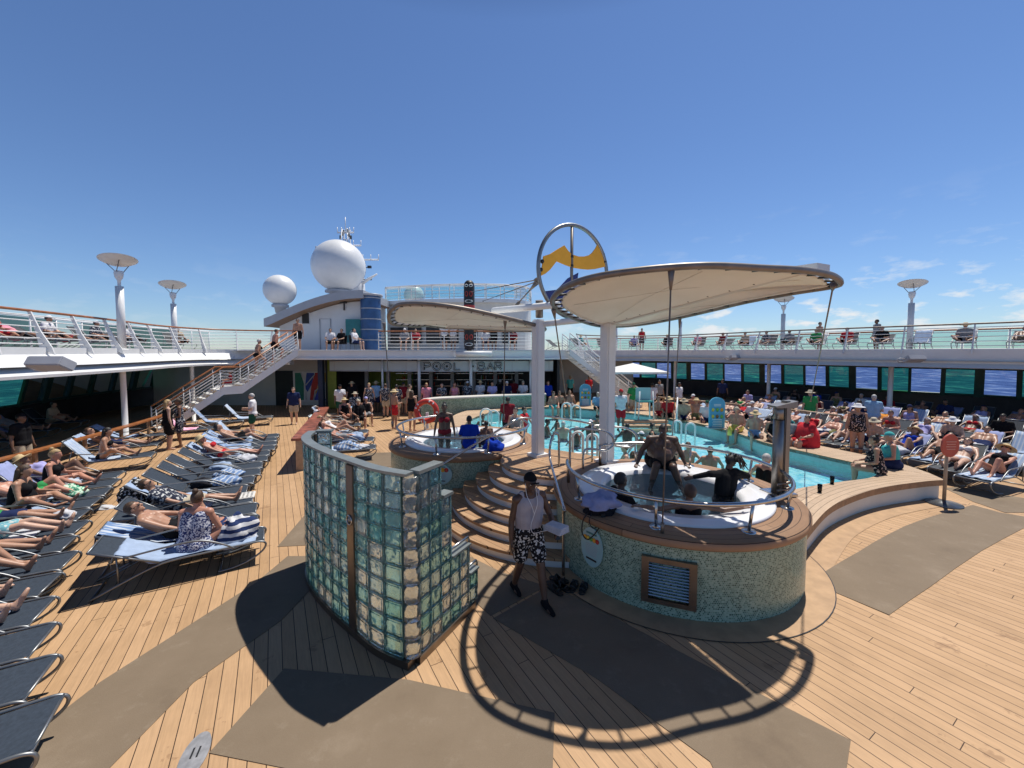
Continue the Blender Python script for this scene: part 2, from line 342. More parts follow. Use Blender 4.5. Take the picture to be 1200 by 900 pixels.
# ------------------------------------------------------------------ mesh building
class MB:
    """collects faces with a material slot each, then links ONE mesh object"""
    def __init__(s): s.v = []; s.f = []; s.m = []; s.sm = []
    def add(s, verts, faces, mi=0, smooth=False):
        n = len(s.v); s.v += [tuple(p) for p in verts]
        for f in faces: s.f.append(tuple(n+i for i in f)); s.m.append(mi); s.sm.append(smooth)
        return s
    def box(s, c, size, mi=0, rz=0, rx=0, bev=0):
        hx, hy, hz = [q/2 for q in size]
        R_ = Matrix.Rotation(rz, 3, 'Z') @ Matrix.Rotation(rx, 3, 'X')
        if bev and min(size) > 2.2*bev:
            bm = bmesh.new(); bmesh.ops.create_cube(bm, size=1)
            for v in bm.verts: v.co = Vector((v.co.x*size[0], v.co.y*size[1], v.co.z*size[2]))
            bmesh.ops.bevel(bm, geom=bm.edges[:], offset=bev, segments=2, affect='EDGES')
            bm.verts.index_update()
            s.add([R_@v.co+Vector(c) for v in bm.verts], [[v.index for v in f.verts] for f in bm.faces], mi)
            bm.free(); return s
        vs = [R_ @ Vector((x, y, z)) + Vector(c) for x in (-hx, hx) for y in (-hy, hy) for z in (-hz, hz)]
        return s.add(vs, [(0, 1, 3, 2), (4, 6, 7, 5), (0, 4, 5, 1), (2, 3, 7, 6), (0, 2, 6, 4), (1, 5, 7, 3)], mi)
    def prism(s, poly, z0, z1, mi=0, mi_top=None):
        n = len(poly); area = sum(poly[i][0]*poly[(i+1) % n][1]-poly[(i+1) % n][0]*poly[i][1] for i in range(n))
        if area < 0: poly = list(reversed(poly))
        b = [(p[0], p[1], z0) for p in poly]; t = [(p[0], p[1], z1) for p in poly]
        s.add(b+t, [(i, (i+1) % n, n+(i+1) % n, n+i) for i in range(n)], mi)
        s.add(t, [tuple(range(n))], mi if mi_top is None else mi_top)
        s.add(b, [tuple(reversed(range(n)))], mi); return s
    def sheet(s, poly, z, mi=0):
        n = len(poly); area = sum(poly[i][0]*poly[(i+1) % n][1]-poly[(i+1) % n][0]*poly[i][1] for i in range(n))
        if area < 0: poly = list(reversed(poly))
        return s.add([(p[0], p[1], z) for p in poly], [tuple(range(n))], mi)
    def strip(s, A, B, mi=0, closed=False, smooth=False):
        n = len(A); r = range(n if closed else n-1)
        return s.add(list(A)+list(B), [(i, (i+1) % n, n+(i+1) % n, n+i) for i in r], mi, smooth)
    def tube(s, pts, r, mi=0, seg=8, closed=False, caps=True, rr=None):
        P_ = [Vector(p) for p in pts]; n = len(P_); rings = []
        up = None
        for i in range(n):
            if closed: t = (P_[(i+1) % n]-P_[i-1])
            else: t = P_[min(i+1, n-1)]-P_[max(i-1, 0)]
            t.normalize()
            if up is None:
                up = Vector((0, 0, 1)) if abs(t.z) < .9 else Vector((1, 0, 0))
            a = up - t*up.dot(t)
            if a.length < 1e-4: a = t.orthogonal()
            a.normalize(); up = a; bb = t.cross(a)
            rad = rr[i] if rr else r
            rings.append([P_[i]+(a*cos(2*pi*k_/seg)+bb*sin(2*pi*k_/seg))*rad for k_ in range(seg)])
        vs = [p for rg in rings for p in rg]; fs = []
        for i in range(n if closed else n-1):
            j = (i+1) % n
            for k_ in range(seg):
                q = (k_+1) % seg; fs.append((i*seg+k_, i*seg+q, j*seg+q, j*seg+k_))
        s.add(vs, fs, mi, True)
        if caps and not closed:
            s.add(rings[0], [tuple(reversed(range(seg)))], mi); s.add(rings[-1], [tuple(range(seg))], mi)
        return s
    def lathe(s, prof, c=(0, 0, 0), mi=0, seg=32, a0=0, a1=2*pi, smooth=True, caps=False):
        full = abs(a1-a0-2*pi) < 1e-6; na = seg if full else seg+1
        vs = []
        for i in range(na):
            a = a0+(a1-a0)*i/seg
            for r, z in prof: vs.append((c[0]+r*cos(a), c[1]+r*sin(a), c[2]+z))
        m_ = len(prof); fs = []
        for i in range(seg):
            j = (i+1) % na
            for k_ in range(m_-1): fs.append((i*m_+k_, j*m_+k_, j*m_+k_+1, i*m_+k_+1))
        s.add(vs, fs, mi, smooth)
        return s
    def sphere(s, c, r, mi=0, seg=12, rings=8, sc=(1, 1, 1), R_=None):
        vs = []; fs = []
        for i in range(rings+1):
            th = pi*i/rings
            for k_ in range(seg):
                p = Vector((r*sc[0]*sin(th)*cos(2*pi*k_/seg), r*sc[1]*sin(th)*sin(2*pi*k_/seg), r*sc[2]*cos(th)))
                if R_ is not None: p = R_ @ p
                vs.append(p+Vector(c))
        for i in range(rings):
            for k_ in range(seg):
                q = (k_+1) % seg; fs.append((i*seg+k_, (i+1)*seg+k_, (i+1)*seg+q, i*seg+q))
        return s.add(vs, fs, mi, True)
    def mesh(s, name, mats, off=(0, 0, 0)):
        me = bpy.data.meshes.new(name)
        o = Vector(off)
        me.from_pydata([tuple(Vector(v)-o) for v in s.v], [], s.f)
        for m_ in mats: me.materials.append(m_)
        me.polygons.foreach_set('material_index', s.m); me.polygons.foreach_set('use_smooth', s.sm)
        me.validate(); me.update()
        bm = bmesh.new(); bm.from_mesh(me); bmesh.ops.remove_doubles(bm, verts=bm.verts, dist=1e-5)
        bmesh.ops.recalc_face_normals(bm, faces=bm.faces); bm.to_mesh(me); bm.free()
        return me
    def build(s, name, mats, parent=None, label=None):
        if not isinstance(mats, (list, tuple)): mats = [mats]
        off = world_loc(parent) if parent else (0, 0, 0)
        o = bpy.data.objects.new(name, s.mesh(name, mats, off)); COL.objects.link(o)
        if parent: o.parent = parent
        if label: o['label'] = label
        return o
def world_loc(o):
    v = Vector((0, 0, 0))
    while o is not None: v += o.location; o = o.parent
    return v
def tag(o, label=None, cat=None, group=None, kind=None):
    for k_, v in (('label', label), ('category', cat), ('group', group), ('kind', kind)):
        if v: o[k_] = v
    return o
def thing(name, label, cat, loc=(0, 0, 0), rotz=0, group=None):
    o = bpy.data.objects.new(name, None); COL.objects.link(o); o.location = loc; o.rotation_euler = (0, 0, rotz)
    o.empty_display_size = .2
    return tag(o, label, cat, group)
def solo(mb, name, mats, label, cat, loc, group=None):
    """a thing that is one mesh, its origin at loc"""
    e_ = bpy.data.objects.new(name, mb.mesh(name, mats if isinstance(mats, (list, tuple)) else [mats], loc)); COL.objects.link(e_)
    e_.location = loc; return tag(e_, label, cat, group)
def struct(mb, name, mats): return tag(mb.build(name, mats), kind='structure')
def smooth_path(pts, n=8, closed=False):
    """Catmull-Rom through pts"""
    P_ = [Vector(p) for p in pts]; out = []; m_ = len(P_)
    for i in range(m_ if closed else m_-1):
        if closed: a, b, c, d = P_[i-1], P_[i], P_[(i+1) % m_], P_[(i+2) % m_]
        else: a, b, c, d = P_[max(i-1, 0)], P_[i], P_[i+1], P_[min(i+2, m_-1)]
        for k_ in range(n):
            t = k_/n
            out.append(.5*((2*b)+(c-a)*t+(2*a-5*b+4*c-d)*t*t+(3*b-a-3*c+d)*t**3))
    if not closed: out.append(P_[-1])
    return out
def v3(p, z): return Vector((p[0], p[1], z))
def facing(dx, dy): return atan2(-dx, dy)
ORD = ['nearest', 'second', 'third', 'fourth', 'fifth', 'sixth', 'seventh', 'eighth', 'ninth', 'tenth', 'eleventh', 'twelfth', 'thirteenth', 'fourteenth', 'fifteenth', 'sixteenth', 'seventeenth', 'eighteenth', 'nineteenth', 'twentieth']
# ================================================================== SETTING
# ---- sea
def sea_mat():
    m, nt, b = new_mat('sea water'); P = pos(nt)
    b.inputs['Base Color'].default_value = (.012, .045, .13, 1); b.inputs['Roughness'].default_value = .3; b.inputs['Specular IOR Level'].default_value = .0
    mp_ = N(nt, 'ShaderNodeMapping'); mp_.inputs['Scale'].default_value = (.085, .05, .05); nt.links.new(P, mp_.inputs[0])
    n1 = noise(nt, mp_.outputs[0], 1.0, 6, .62)
    bump(nt, b, n1, 1.0, 2.2)
    nt.links.new(ramp(nt, n1, [(.40, (.045, .078, .21)), (.53, (.066, .115, .28)), (.60, (.12, .18, .37)), (.68, (.35, .41, .54))]), b.inputs['Base Color'])
    return m
mb = MB(); mb.sheet([(-20000, -20000), (20000, -20000), (20000, 20000), (-20000, 20000)], -26)
struct(mb, 'sea', sea_mat())

# ---- pool outline and the deck sheet with the pool cut out
POOL = smooth_path([(x, y, 0) for x, y in [(5.35, 8.15), (6.3, 8.55), (7.3, 8.9), (8.5, 9.3), (9.15, 10.1), (8.75, 11.3), (8.2, 12.9), (8.1, 14.7), (7.3, 17.0), (5.2, 19.6), (2.4, 21.2), (.4, 20.6), (-1.2, 19.0), (-1.9, 16.5), (-1.5, 14.0), (-.4, 12.85), (.85, 11.6), (1.5, 10.3), (2.7, 9.2), (4.4, 8.4)]], 5, True)
POOL = [(p.x, p.y) for p in POOL]
def ring_sheet(outer, inner, z, mats, name):
    bm = bmesh.new()
    for loop in (outer, inner):
        vs = [bm.verts.new((p[0], p[1], z)) for p in loop]
        for i in range(len(vs)): bm.edges.new((vs[i], vs[(i+1) % len(vs)]))
    bmesh.ops.triangle_fill(bm, edges=bm.edges[:], use_beauty=True)
    for f in bm.faces:
        f.normal_update()
        if f.normal.z < 0: f.normal_flip()
    me = bpy.data.meshes.new(name); bm.to_mesh(me); bm.free()
    for m_ in mats: me.materials.append(m_)
    return me
deck_outer = [(-24, -7), (27, -7), (27, 15), (24.5, 19.6), (22, 22.4), (18, 28.5), (12.4, 33.6), (12.4, 40), (-24, 40)]
o = bpy.data.objects.new('deck', ring_sheet(deck_outer, POOL, 0, [M['deck']], 'deck')); COL.objects.link(o); tag(o, kind='structure')
# hull below the deck edge
mb = MB(); mb.strip([v3(p, -.01) for p in deck_outer], [v3(p, -26.5) for p in deck_outer], closed=True)
tag(mb.build('ship_hull', M['white']), 'white ship side below the open deck', 'ship hull')
# pool basin
mb = MB(); mb.strip([v3(p, .43) for p in POOL], [v3(p, -.06) for p in POOL], 0, True)
mb.sheet(POOL, -.06, 1)
basin = mb.build('pool_basin', [M['poolwall'], light_ripple_tile_mat('pool floor tile', (.16, .60, .72), (.76, .97, .98), 3.2)]); tag(basin, kind='structure')
mb = MB(); mb.sheet(POOL, .24)
WM = water_mat('pool water', (.74, .97, 1.0), 3.2, .45, .1, 1.25, .42)
struct(mb, 'pool_water', WM)
# sunken ledge with yellow nosing, seen through the water
led = smooth_path([(4.6, 9.6, 0), (6.0, 9.7, 0), (7.0, 10.4, 0), (6.4, 11.3, 0), (5.0, 11.3, 0), (3.8, 11.8, 0), (2.4, 11.6, 0), (2.6, 10.3, 0)], 6, True)
mb = MB(); mb.prism([(p.x, p.y) for p in led], -.055, -.03)
lg = mb.build('pool_ledge', simple('pool step tile', (.14, .42, .44), .3, 0, .15, 6)); tag(lg, kind='structure')
mb = MB(); mb.tube([v3(p, -.03) for p in led], .07, closed=True, seg=6)
tag(mb.build('pool_ledge_edge', M['yellow']), kind='structure')

# ---- mats, deck edging
mat_polys = [
    [(0, 891), (117, 800), (300, 683), (337, 652), (358, 652), (366, 689), (330, 727), (227, 800), (127, 902), (-20, 925), (-60, 935)],
    [(325, 641), (356, 605), (364, 600), (366, 639)],
    [(245, 883), (333, 784), (402, 790), (478, 797), (650, 836), (647, 925), (345, 925), (345, 903)],
    [(578, 725), (641, 689), (672, 699), (800, 766), (924, 831), (997, 868), (988, 930), (850, 930), (832, 893), (700, 796)],
    [(521, 640), (550, 652), (588, 671), (640, 687), (575, 722), (556, 705), (554, 672)],
    [(949, 682), (961, 674), (975, 665), (990, 656), (1006, 647), (1022, 637), (1040, 627), (1060, 617), (1084, 608), (1110, 600), (1140, 592), (1172, 601), (1215, 608), (1215, 613), (1200, 619), (1175, 632), (1150, 646), (1120, 666), (1090, 688), (1066, 704), (1042, 721)],
    [(1106, 572), (1122, 571), (1200, 584), (1215, 588), (1215, 601), (1178, 601), (1140, 588)],
    [(408, 538), (432, 531), (500, 529), (500, 545), (440, 548)],
]
for i, p in enumerate(mat_polys):
    mb = MB(); pts = [G(*q) for q in p]; mb.prism([(q.x, q.y) for q in pts], .001, .006+.0003*i)
    struct(mb, 'walkway_mat', M['mat'])
T1 = (2.70, 6.78, 1.92); T2 = (-1.30, 10.75, 1.90)      # hot tub drums: centre, radius
STC = (1.0, 8.7)                                        # centre of the round stairs
def arc(c, r, a0, a1, n=40): return [(c[0]+r*cos(a0+(a1-a0)*i/n), c[1]+r*sin(a0+(a1-a0)*i/n)) for i in range(n+1)]
mb = MB(); a = arc(T1, T1[2]+.34, radians(-172), radians(10)); b = arc(T1, T1[2]-.05, radians(-172), radians(10))
mb.strip([v3(p, .008) for p in a], [v3(p, .008) for p in b]); struct(mb, 'deck_edging_board', M['border'])
mb = MB(); mb.strip([v3(p, .009) for p in arc(T1, T1[2]+.352, radians(-172), radians(10))], [v3(p, .009) for p in arc(T1, T1[2]+.34, radians(-172), radians(10))]); struct(mb, 'deck_seam', M['black'])
mb = MB(); mb.strip([v3(p, .008) for p in arc(T2, T2[2]+.5, radians(90), radians(270))], [v3(p, .008) for p in arc(T2, T2[2]-.05, radians(90), radians(270))]); struct(mb, 'deck_edging_board', M['border'])

# ---- raised pool surround with its curved bench
front = smooth_path([(4.35, 5.95, 0), (5.08, 6.64, 0), (6.14, 7.53, 0), (7.38, 8.26, 0), (8.4, 8.68, 0), (9.44, 8.98, 0), (9.93, 9.06, 0)], 6)
rest = smooth_path([(10.12, 9.6, 0), (10.2, 10.8, 0), (9.5, 12.9, 0), (9.2, 14.9, 0), (8.4, 17.6, 0), (6.1, 20.6, 0), (3.2, 22.2, 0), (.0, 21.9, 0), (-2.2, 20.0, 0), (-2.8, 16.8, 0), (-2.3, 13.6, 0), (-1.4, 12.5, 0), (.2, 11.6, 0), (.7, 10.2, 0), (1.6, 9.2, 0), (2.7, 8.5, 0), (4.0, 7.8, 0)], 5)
SUR = [(p.x, p.y) for p in front]+[(p.x, p.y) for p in rest]
benchmat = plank_mat('bench top boards', .115, tones=((.46, .33, .22), (.56, .41, .275)), radial=(10.8, 1.24, 7.9))
sr = thing('pool_surround', 'raised curved teak topped ledge around the swimming pool', 'pool ledge', (9, 9, 0))
bmf = ring_sheet(SUR, POOL, .46, [benchmat], 'coping')
for v in bmf.vertices: v.co -= sr.location
co = bpy.data.objects.new('coping', bmf); COL.objects.link(co); co.parent = sr
mb = MB(); n_ = len(SUR)
mb.strip([v3(p, .46) for p in SUR], [v3(p, .33) for p in SUR], 0, True); mb.strip([v3(p, .46) for p in POOL], [v3(p, .36) for p in POOL], 0, True)
mb.build('coping_edge', M['wood'], sr)
cx_ = sum(p[0] for p in SUR)/n_; cy_ = sum(p[1] for p in SUR)/n_
inn = [(p[0]+(cx_-p[0])*.014, p[1]+(cy_-p[1])*.014) for p in SUR]
mb = MB(); mb.strip([v3(p, .33) for p in inn], [v3(p, 0) for p in inn], 0, True); mb.build('riser', M['cream'], sr)
mb = MB(); a = smooth_path([p*1.0 for p in front], 1); ofs = [Vector((p.x+.36*(.5), p.y-.36*.86, 0)) for p in front]
mb.strip([Vector((p.x, p.y, .007)) for p in ofs], [Vector((p.x, p.y, .007)) for p in front]); struct(mb, 'deck_edging_board', M['border'])

# ---- galleries
GL = smooth_path([(-11.2, 1.0, 0), (-11.7, 5.5, 0), (-12.34, 9.74, 0), (-13.55, 14.2, 0), (-15.0, 18.3, 0), (-14.9, 20.6, 0), (-13.4, 21.6, 0), (-11.9, 21.5, 0)], 6)
GLO = smooth_path([(-18.0, 1.0, 0), (-18.3, 5.5, 0), (-18.8, 10, 0), (-19.9, 15.4, 0), (-21.4, 19.5, 0), (-22.4, 24, 0), (-22.6, 30, 0)], 6)
GR = smooth_path([(22.6, 9, 0), (21.0, 12.5, 0), (19.5, 15.4, 0), (17.25, 18.5, 0), (14.3, 23.1, 0), (11.6, 28.2, 0), (8.6, 29.6, 0), (5.4, 28.0, 0), (4.6, 25.2, 0)], 6)
GRO = smooth_path([(27.5, 11, 0), (26.0, 15, 0), (24.1, 19.4, 0), (21.6, 22.1, 0), (17.5, 28.1, 0), (11.8, 33, 0), (5, 36, 0)], 6)
TER = smooth_path([(-11.9, 21.5, 0), (-8, 21.9, 0), (-4, 22.0, 0), (-.5, 22.1, 0), (2.6, 22.6, 0), (4.6, 25.2, 0)], 6)
Z0, ZF = 3.0, 3.45
def normals(path):
    out = []
    for i in range(len(path)):
        t = path[min(i+1, len(path)-1)]-path[max(i-1, 0)]; t.z = 0; t.normalize(); out.append(Vector((t.y, -t.x, 0)))
    return out
def gallery(label, inner, outer, prof, side, soffit_m, fin=.2):
    """a raised walkway: slab from the inner edge to the ship side, a shaped fascia along the inner edge"""
    th = thing('upper_gallery', label, 'gallery', (inner[len(inner)//2].x, inner[len(inner)//2].y, Z0))
    mb = MB(); poly = [(p.x, p.y) for p in inner]+[(p.x, p.y) for p in reversed(outer)]
    bm = bmesh.new(); vs = [bm.verts.new((p[0], p[1], 0)) for p in poly]
    es = [bm.edges.new((vs[i], vs[(i+1) % len(vs)])) for i in range(len(vs))]
    bmesh.ops.triangle_fill(bm, edges=es); bm.verts.index_update()
    tris = [[v.index for v in f.verts] for f in bm.faces]; bm.free()
    poly2 = [(p.x+n.x*side*fin, p.y+n.y*side*fin) for p, n in zip(inner, normals(inner))]+[(p.x, p.y) for p in reversed(outer)]
    mb.add([v3(p, ZF) for p in poly2], tris, 0); mb.build('floor', M['grey'], th)
    mb = MB(); mb.add([v3(p, Z0) for p in poly], tris, 0); mb.build('soffit', soffit_m, th)
    nn = normals(inner); mb = MB()
    rows = [[inner[i]+nn[i]*side*d+Vector((0, 0, z)) for i in range(len(inner))] for d, z in prof]
    for a_, b_ in zip(rows, rows[1:]): mb.strip(a_, b_, 0, False)
    mb.build('fascia', M['white'], th)
    return th
# side = +1 when the outward (towards the ship's side) is the path's right-hand normal
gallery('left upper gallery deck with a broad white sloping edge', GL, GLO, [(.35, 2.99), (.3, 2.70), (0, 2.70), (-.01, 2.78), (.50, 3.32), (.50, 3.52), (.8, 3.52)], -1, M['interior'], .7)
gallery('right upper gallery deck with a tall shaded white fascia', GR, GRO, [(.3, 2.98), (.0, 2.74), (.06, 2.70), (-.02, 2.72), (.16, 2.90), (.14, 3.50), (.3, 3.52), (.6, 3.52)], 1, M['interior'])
# terrace between the galleries, over the bar
tth = thing('upper_terrace', 'white upper terrace deck spanning above the pool bar', 'terrace', (-3, 22, Z0))
poly = [(p.x, p.y) for p in GL[-13:]]+[(p.x, p.y) for p in TER[1:]]+[(5.2, 27.8), (5, 36), (-22.6, 36), (-22.6, 24)]
poly = [(p.x, p.y) for p in TER]+[(5.3, 28.0), (5, 36), (-22.55, 36), (-22.5, 30), (-22.35, 24), (-14.6, 21.2), (-13.4, 21.62)]
mb = MB(); mb.sheet(poly, ZF+.004); mb.sheet(poly, Z0-.02, 1); mb.build('floor', [M['grey'], M['interior']], tth)
nn = normals(TER); mb = MB()
for (d0, z0), (d1, z1) in zip([(.4, 2.99), (0, 2.96), (0, 3.05), (.1, 3.06), (.1, 3.5)], [(0, 2.96), (0, 3.05), (.1, 3.06), (.1, 3.5), (.3, 3.5)]):
    mb.strip([p-n*d0*1+v3((0, 0), z0) for p, n in zip(TER, nn)], [p-n*d1+v3((0, 0), z1) for p, n in zip(TER, nn)])
mb.build('fascia', M['white'], tth)

# ---- railings
def resample(path, step):
    L = [0]
    for a_, b_ in zip(path, path[1:]): L.append(L[-1]+(b_-a_).length)
    n = max(1, round(L[-1]/step)); out = []
    for k_ in range(n+1):
        d = L[-1]*k_/n; i = 0
        while i < len(L)-2 and L[i+1] < d: i += 1
        t = (d-L[i])/max(1e-6, L[i+1]-L[i]); out.append(path[i].lerp(path[i+1], min(1, t)))
    return out
def railing(label, path, zb, zt, side, lean=.3, bars=5, step=1.9, top=None, post_r=.03, fin=True, group=None, name='deck_railing'):
    mid = path[len(path)//2]
    th = thing(name, label, 'railing', (mid.x, mid.y, zb), 0, group)
    fine = resample(path, .45); nn = normals(fine)
    def at(f): return [p+n*side*(lean*f)+Vector((0, 0, zb+(zt-zb)*f)) for p, n in zip(fine, nn)]
    mb = MB(); mb.tube(at(1.0), .038, seg=8); mb.build('handrail', top or M['teak'], th)
    for k_ in range(bars):
        f = (k_+.6)/(bars+.4); mb = MB(); mb.tube(at(f), .016, seg=6); mb.build('rail_bar', M['white'], th)
    pp = resample(path, step); pn = normals(pp)
    for p, n in zip(pp, pn):
        mb = MB(); a_ = p+Vector((0, 0, zb)); b_ = p+n*side*lean+Vector((0, 0, zt-.03))
        t = n.cross(Vector((0, 0, 1))); w = .022
        if fin:
            k1 = a_.lerp(b_, .45)
            q = [a_+n*side*(-.22)+Vector((0, 0, -.22)), a_+n*side*.12, k1+n*side*.05, b_+n*side*.03, b_-n*side*.05, k1-n*side*.07, a_-n*side*.16]
            mb.add([x-t*w for x in q]+[x+t*w for x in q], [tuple(range(7)), tuple(reversed(range(7, 14)))]+[(i, i+7, (i+1) % 7+7, (i+1) % 7) for i in range(7)])
        else: mb.tube([a_, b_], post_r, seg=6)
        mb.build('post', M['white'], th)
    return th
inl = [p-n*(-1)*0+normals(GL)[i]*(-.55) for i, (p, n) in enumerate(zip(GL, normals(GL)))]
railing('leaning white railing with teak handrail along the left gallery', inl[6:], ZF+.07, 4.56, -1, .32, 6, 1.55)
inr = [p+n*.25 for p, n in zip(GR, normals(GR))]
railing('white railing with grey handrail along the right gallery', inr[:-3], ZF+.07, 4.56, 1, .30, 5, 2.1, M['tubebrown'])
int_ = [p-n*.2 for p, n in zip(TER, normals(TER))]
railing('white railing with thick teak handrail on the terrace over the bar', int_[7:-8], ZF+.07, 4.52, 1, 0, 5, 1.75, None, .028, False)
def screen(label, path, z0, z1, step, pane, railm, rail=True):
    mid = path[len(path)//2]; th = thing('windscreen', label, 'glass screen', (mid.x, mid.y, z0))
    pp = resample(path, step)
    for a_, b_ in zip(pp, pp[1:]):
        d = (b_-a_)*.04; mb = MB(); q = [a_+d+v3((0, 0), z0+.12), b_-d+v3((0, 0), z0+.12), b_-d+v3((0, 0), z1-.06), a_+d+v3((0, 0), z1-.06)]
        mb.add(q, [(0, 1, 2, 3)]); mb.build('pane', pane, th)
    for p in pp: mb = MB(); mb.tube([p+v3((0, 0), z0), p+v3((0, 0), z1)], .03, seg=6); mb.build('post', M['white'], th)
    mb = MB(); mb.tube([p+v3((0, 0), z1) for p in resample(path, .6)], .045, seg=6); mb.build('handrail', railm, th)
    return th
screen('pale teal glass windscreen along the outer side of the right gallery', [p for p in GRO], ZF, 4.52, 1.5, M['pane_screen'], M['teak'])
screen('dark glass windscreen along the outer side of the left gallery', [p for p in GLO], ZF, 4.9, 1.6, M['pane_dark'], M['white'])

# ---- window walls below the galleries
def window_wall(label, path, side, panes, zs, zt, step, tum=.3):
    mid = path[len(path)//2]; th = thing('window_wall', label, 'window wall', (mid.x, mid.y, 0))
    nn = normals(path)
    def off(p, n, z): return p+n*side*tum*(1-z/3.0)+Vector((0, 0, z))
    fine = list(zip(path, nn))
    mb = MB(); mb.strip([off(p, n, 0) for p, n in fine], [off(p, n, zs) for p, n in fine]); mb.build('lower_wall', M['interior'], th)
    mb = MB(); mb.strip([off(p, n, zt) for p, n in fine], [off(p, n, 3.0) for p, n in fine]); mb.build('header', M['dark'], th)
    for z, r in ((zs, .06), (zt, .05)):
        mb = MB(); mb.tube([off(p, n, z)-n*side*.03 for p, n in fine], r, seg=6); mb.build('sill' if z == zs else 'top_frame', M['dark'], th)
    pp = resample(path, step); pn = normals(pp)
    for i in range(len(pp)):
        mb = MB(); a_ = off(pp[i], pn[i], zs-.1)-pn[i]*side*.02; b_ = off(pp[i], pn[i], zt+.05)-pn[i]*side*.02
        wide = .17 if i % 4 == 0 else (.09 if i % 2 else .06)
        t = pn[i].cross(Vector((0, 0, 1)))
        q = [a_-t*wide, a_+t*wide, b_+t*wide, b_-t*wide]; q += [x-pn[i]*side*.09 for x in q]
        mb.add(q, [(0, 1, 2, 3), (7, 6, 5, 4), (0, 4, 5, 1), (1, 5, 6, 2), (2, 6, 7, 3), (3, 7, 4, 0)]); mb.build('mullion', M['dark'], th)
        if i < len(pp)-1:
            mb = MB(); q = [off(pp[i], pn[i], zs), off(pp[i+1], pn[i+1], zs), off(pp[i+1], pn[i+1], zt), off(pp[i], pn[i], zt)]
            mb.add(q, [(0, 1, 2, 3)]); mb.build('pane', panes[i % len(panes)], th)
window_wall('band of tilted teal and clear windows under the right gallery', GRO, 1, [M['pane_teal'], M['pane_clear']], 1.18, 2.52, 1.25, .35)
window_wall('band of tilted dark framed sea windows under the left gallery', GLO, -1, [M['pane_clear'], M['pane_teal'], M['pane_clear']], 1.15, 2.75, 1.5, .75)

# ---- columns under the galleries
def column(x, y, z1, r, label, group=None):
    mb = MB(); mb.lathe([(r*1.5, 0), (r*1.5, .04), (r, .05), (r, z1-.06), (r*1.35, z1-.05), (r*1.35, z1)], (x, y, 0), 0, 14)
    return solo(mb, 'support_column', M['white'], label, 'column', (x, y, 0), group)
column(-13.9, 14.3, Z0, .085, 'slim white column under the left gallery by the wooden rail')
column(-15.5, 19.4, Z0, .085, 'slim white column behind the left staircase')
for i, (px, D) in enumerate([(1044, 19.2), (901, 24.2), (791, 29.0), (716, 30.5)]):
    p = PD(px, 440, D); column(p.x, p.y, 2.75, .10, 'slim white column under the right gallery edge, %s from the camera' % ORD[i])

# ---- lamp posts with reflector dishes
def lamp(x, y, label, tilt=0.18):
    th = thing('lamp_post', label, 'lamp', (x, y, ZF), 0, 'dish lamps on the galleries')
    mb = MB(); mb.tube([(x, y, ZF), (x, y, 5.75)], .12, seg=14); mb.lathe([(.17, 0), (.17, .04), (.12, .05)], (x, y, ZF), 0, 14); mb.build('pole', M['white'], th)
    mb = MB(); mb.lathe([(.05, 5.72), (.05, 5.95), (.11, 6.05), (.14, 6.2), (.12, 6.3), (0, 6.3)], (x, y, 0), 0, 14); mb.build('lamp_head', M['white'], th)
    R_ = Matrix.Scale(.82, 3) @ Matrix.Rotation(atan2(-x, y), 3, 'Z') @ Matrix.Rotation(-.24, 3, 'X'); c = Vector((x, y, 6.62)); mb = MB()
    prof = [(.02, -.14), (.2, -.13), (.45, -.04), (.64, .09), (.66, .115), (.3, .14), (.0, .15)]
    k0 = MB(); k0.lathe(prof, (0, 0, 0), 0, 56, smooth=False)
    mb.add([c+R_@Vector(v) for v in k0.v], k0.f, 0, False); mb.build('reflector_dish', M['cream'], th)
    for a_ in (.6, 2.7, 4.8):
        mb = MB(); mb.tube([(x+.1*cos(a_), y+.1*sin(a_), 6.22), c+R_@Vector((.4*cos(a_), .4*sin(a_), -.06))], .013, seg=5); mb.build('strut', M['tubebrown'], th)
for px, D, nm in ((143, 14.6, 'left gallery, standing nearest the camera'), (205, 19.9, 'left gallery, standing behind the taller looking one'), (1066, 19.6, 'right gallery, standing nearest the camera'), (917, 25.2, 'right gallery, to the right of the big canopy tip'), (797, 31.5, 'right gallery, partly hidden behind the big canopy'), (722, 33.0, 'right gallery, almost hidden behind a column')):
    p = PD(px, 400, D); lamp(p.x, p.y, 'white dish lamp post on the '+nm)

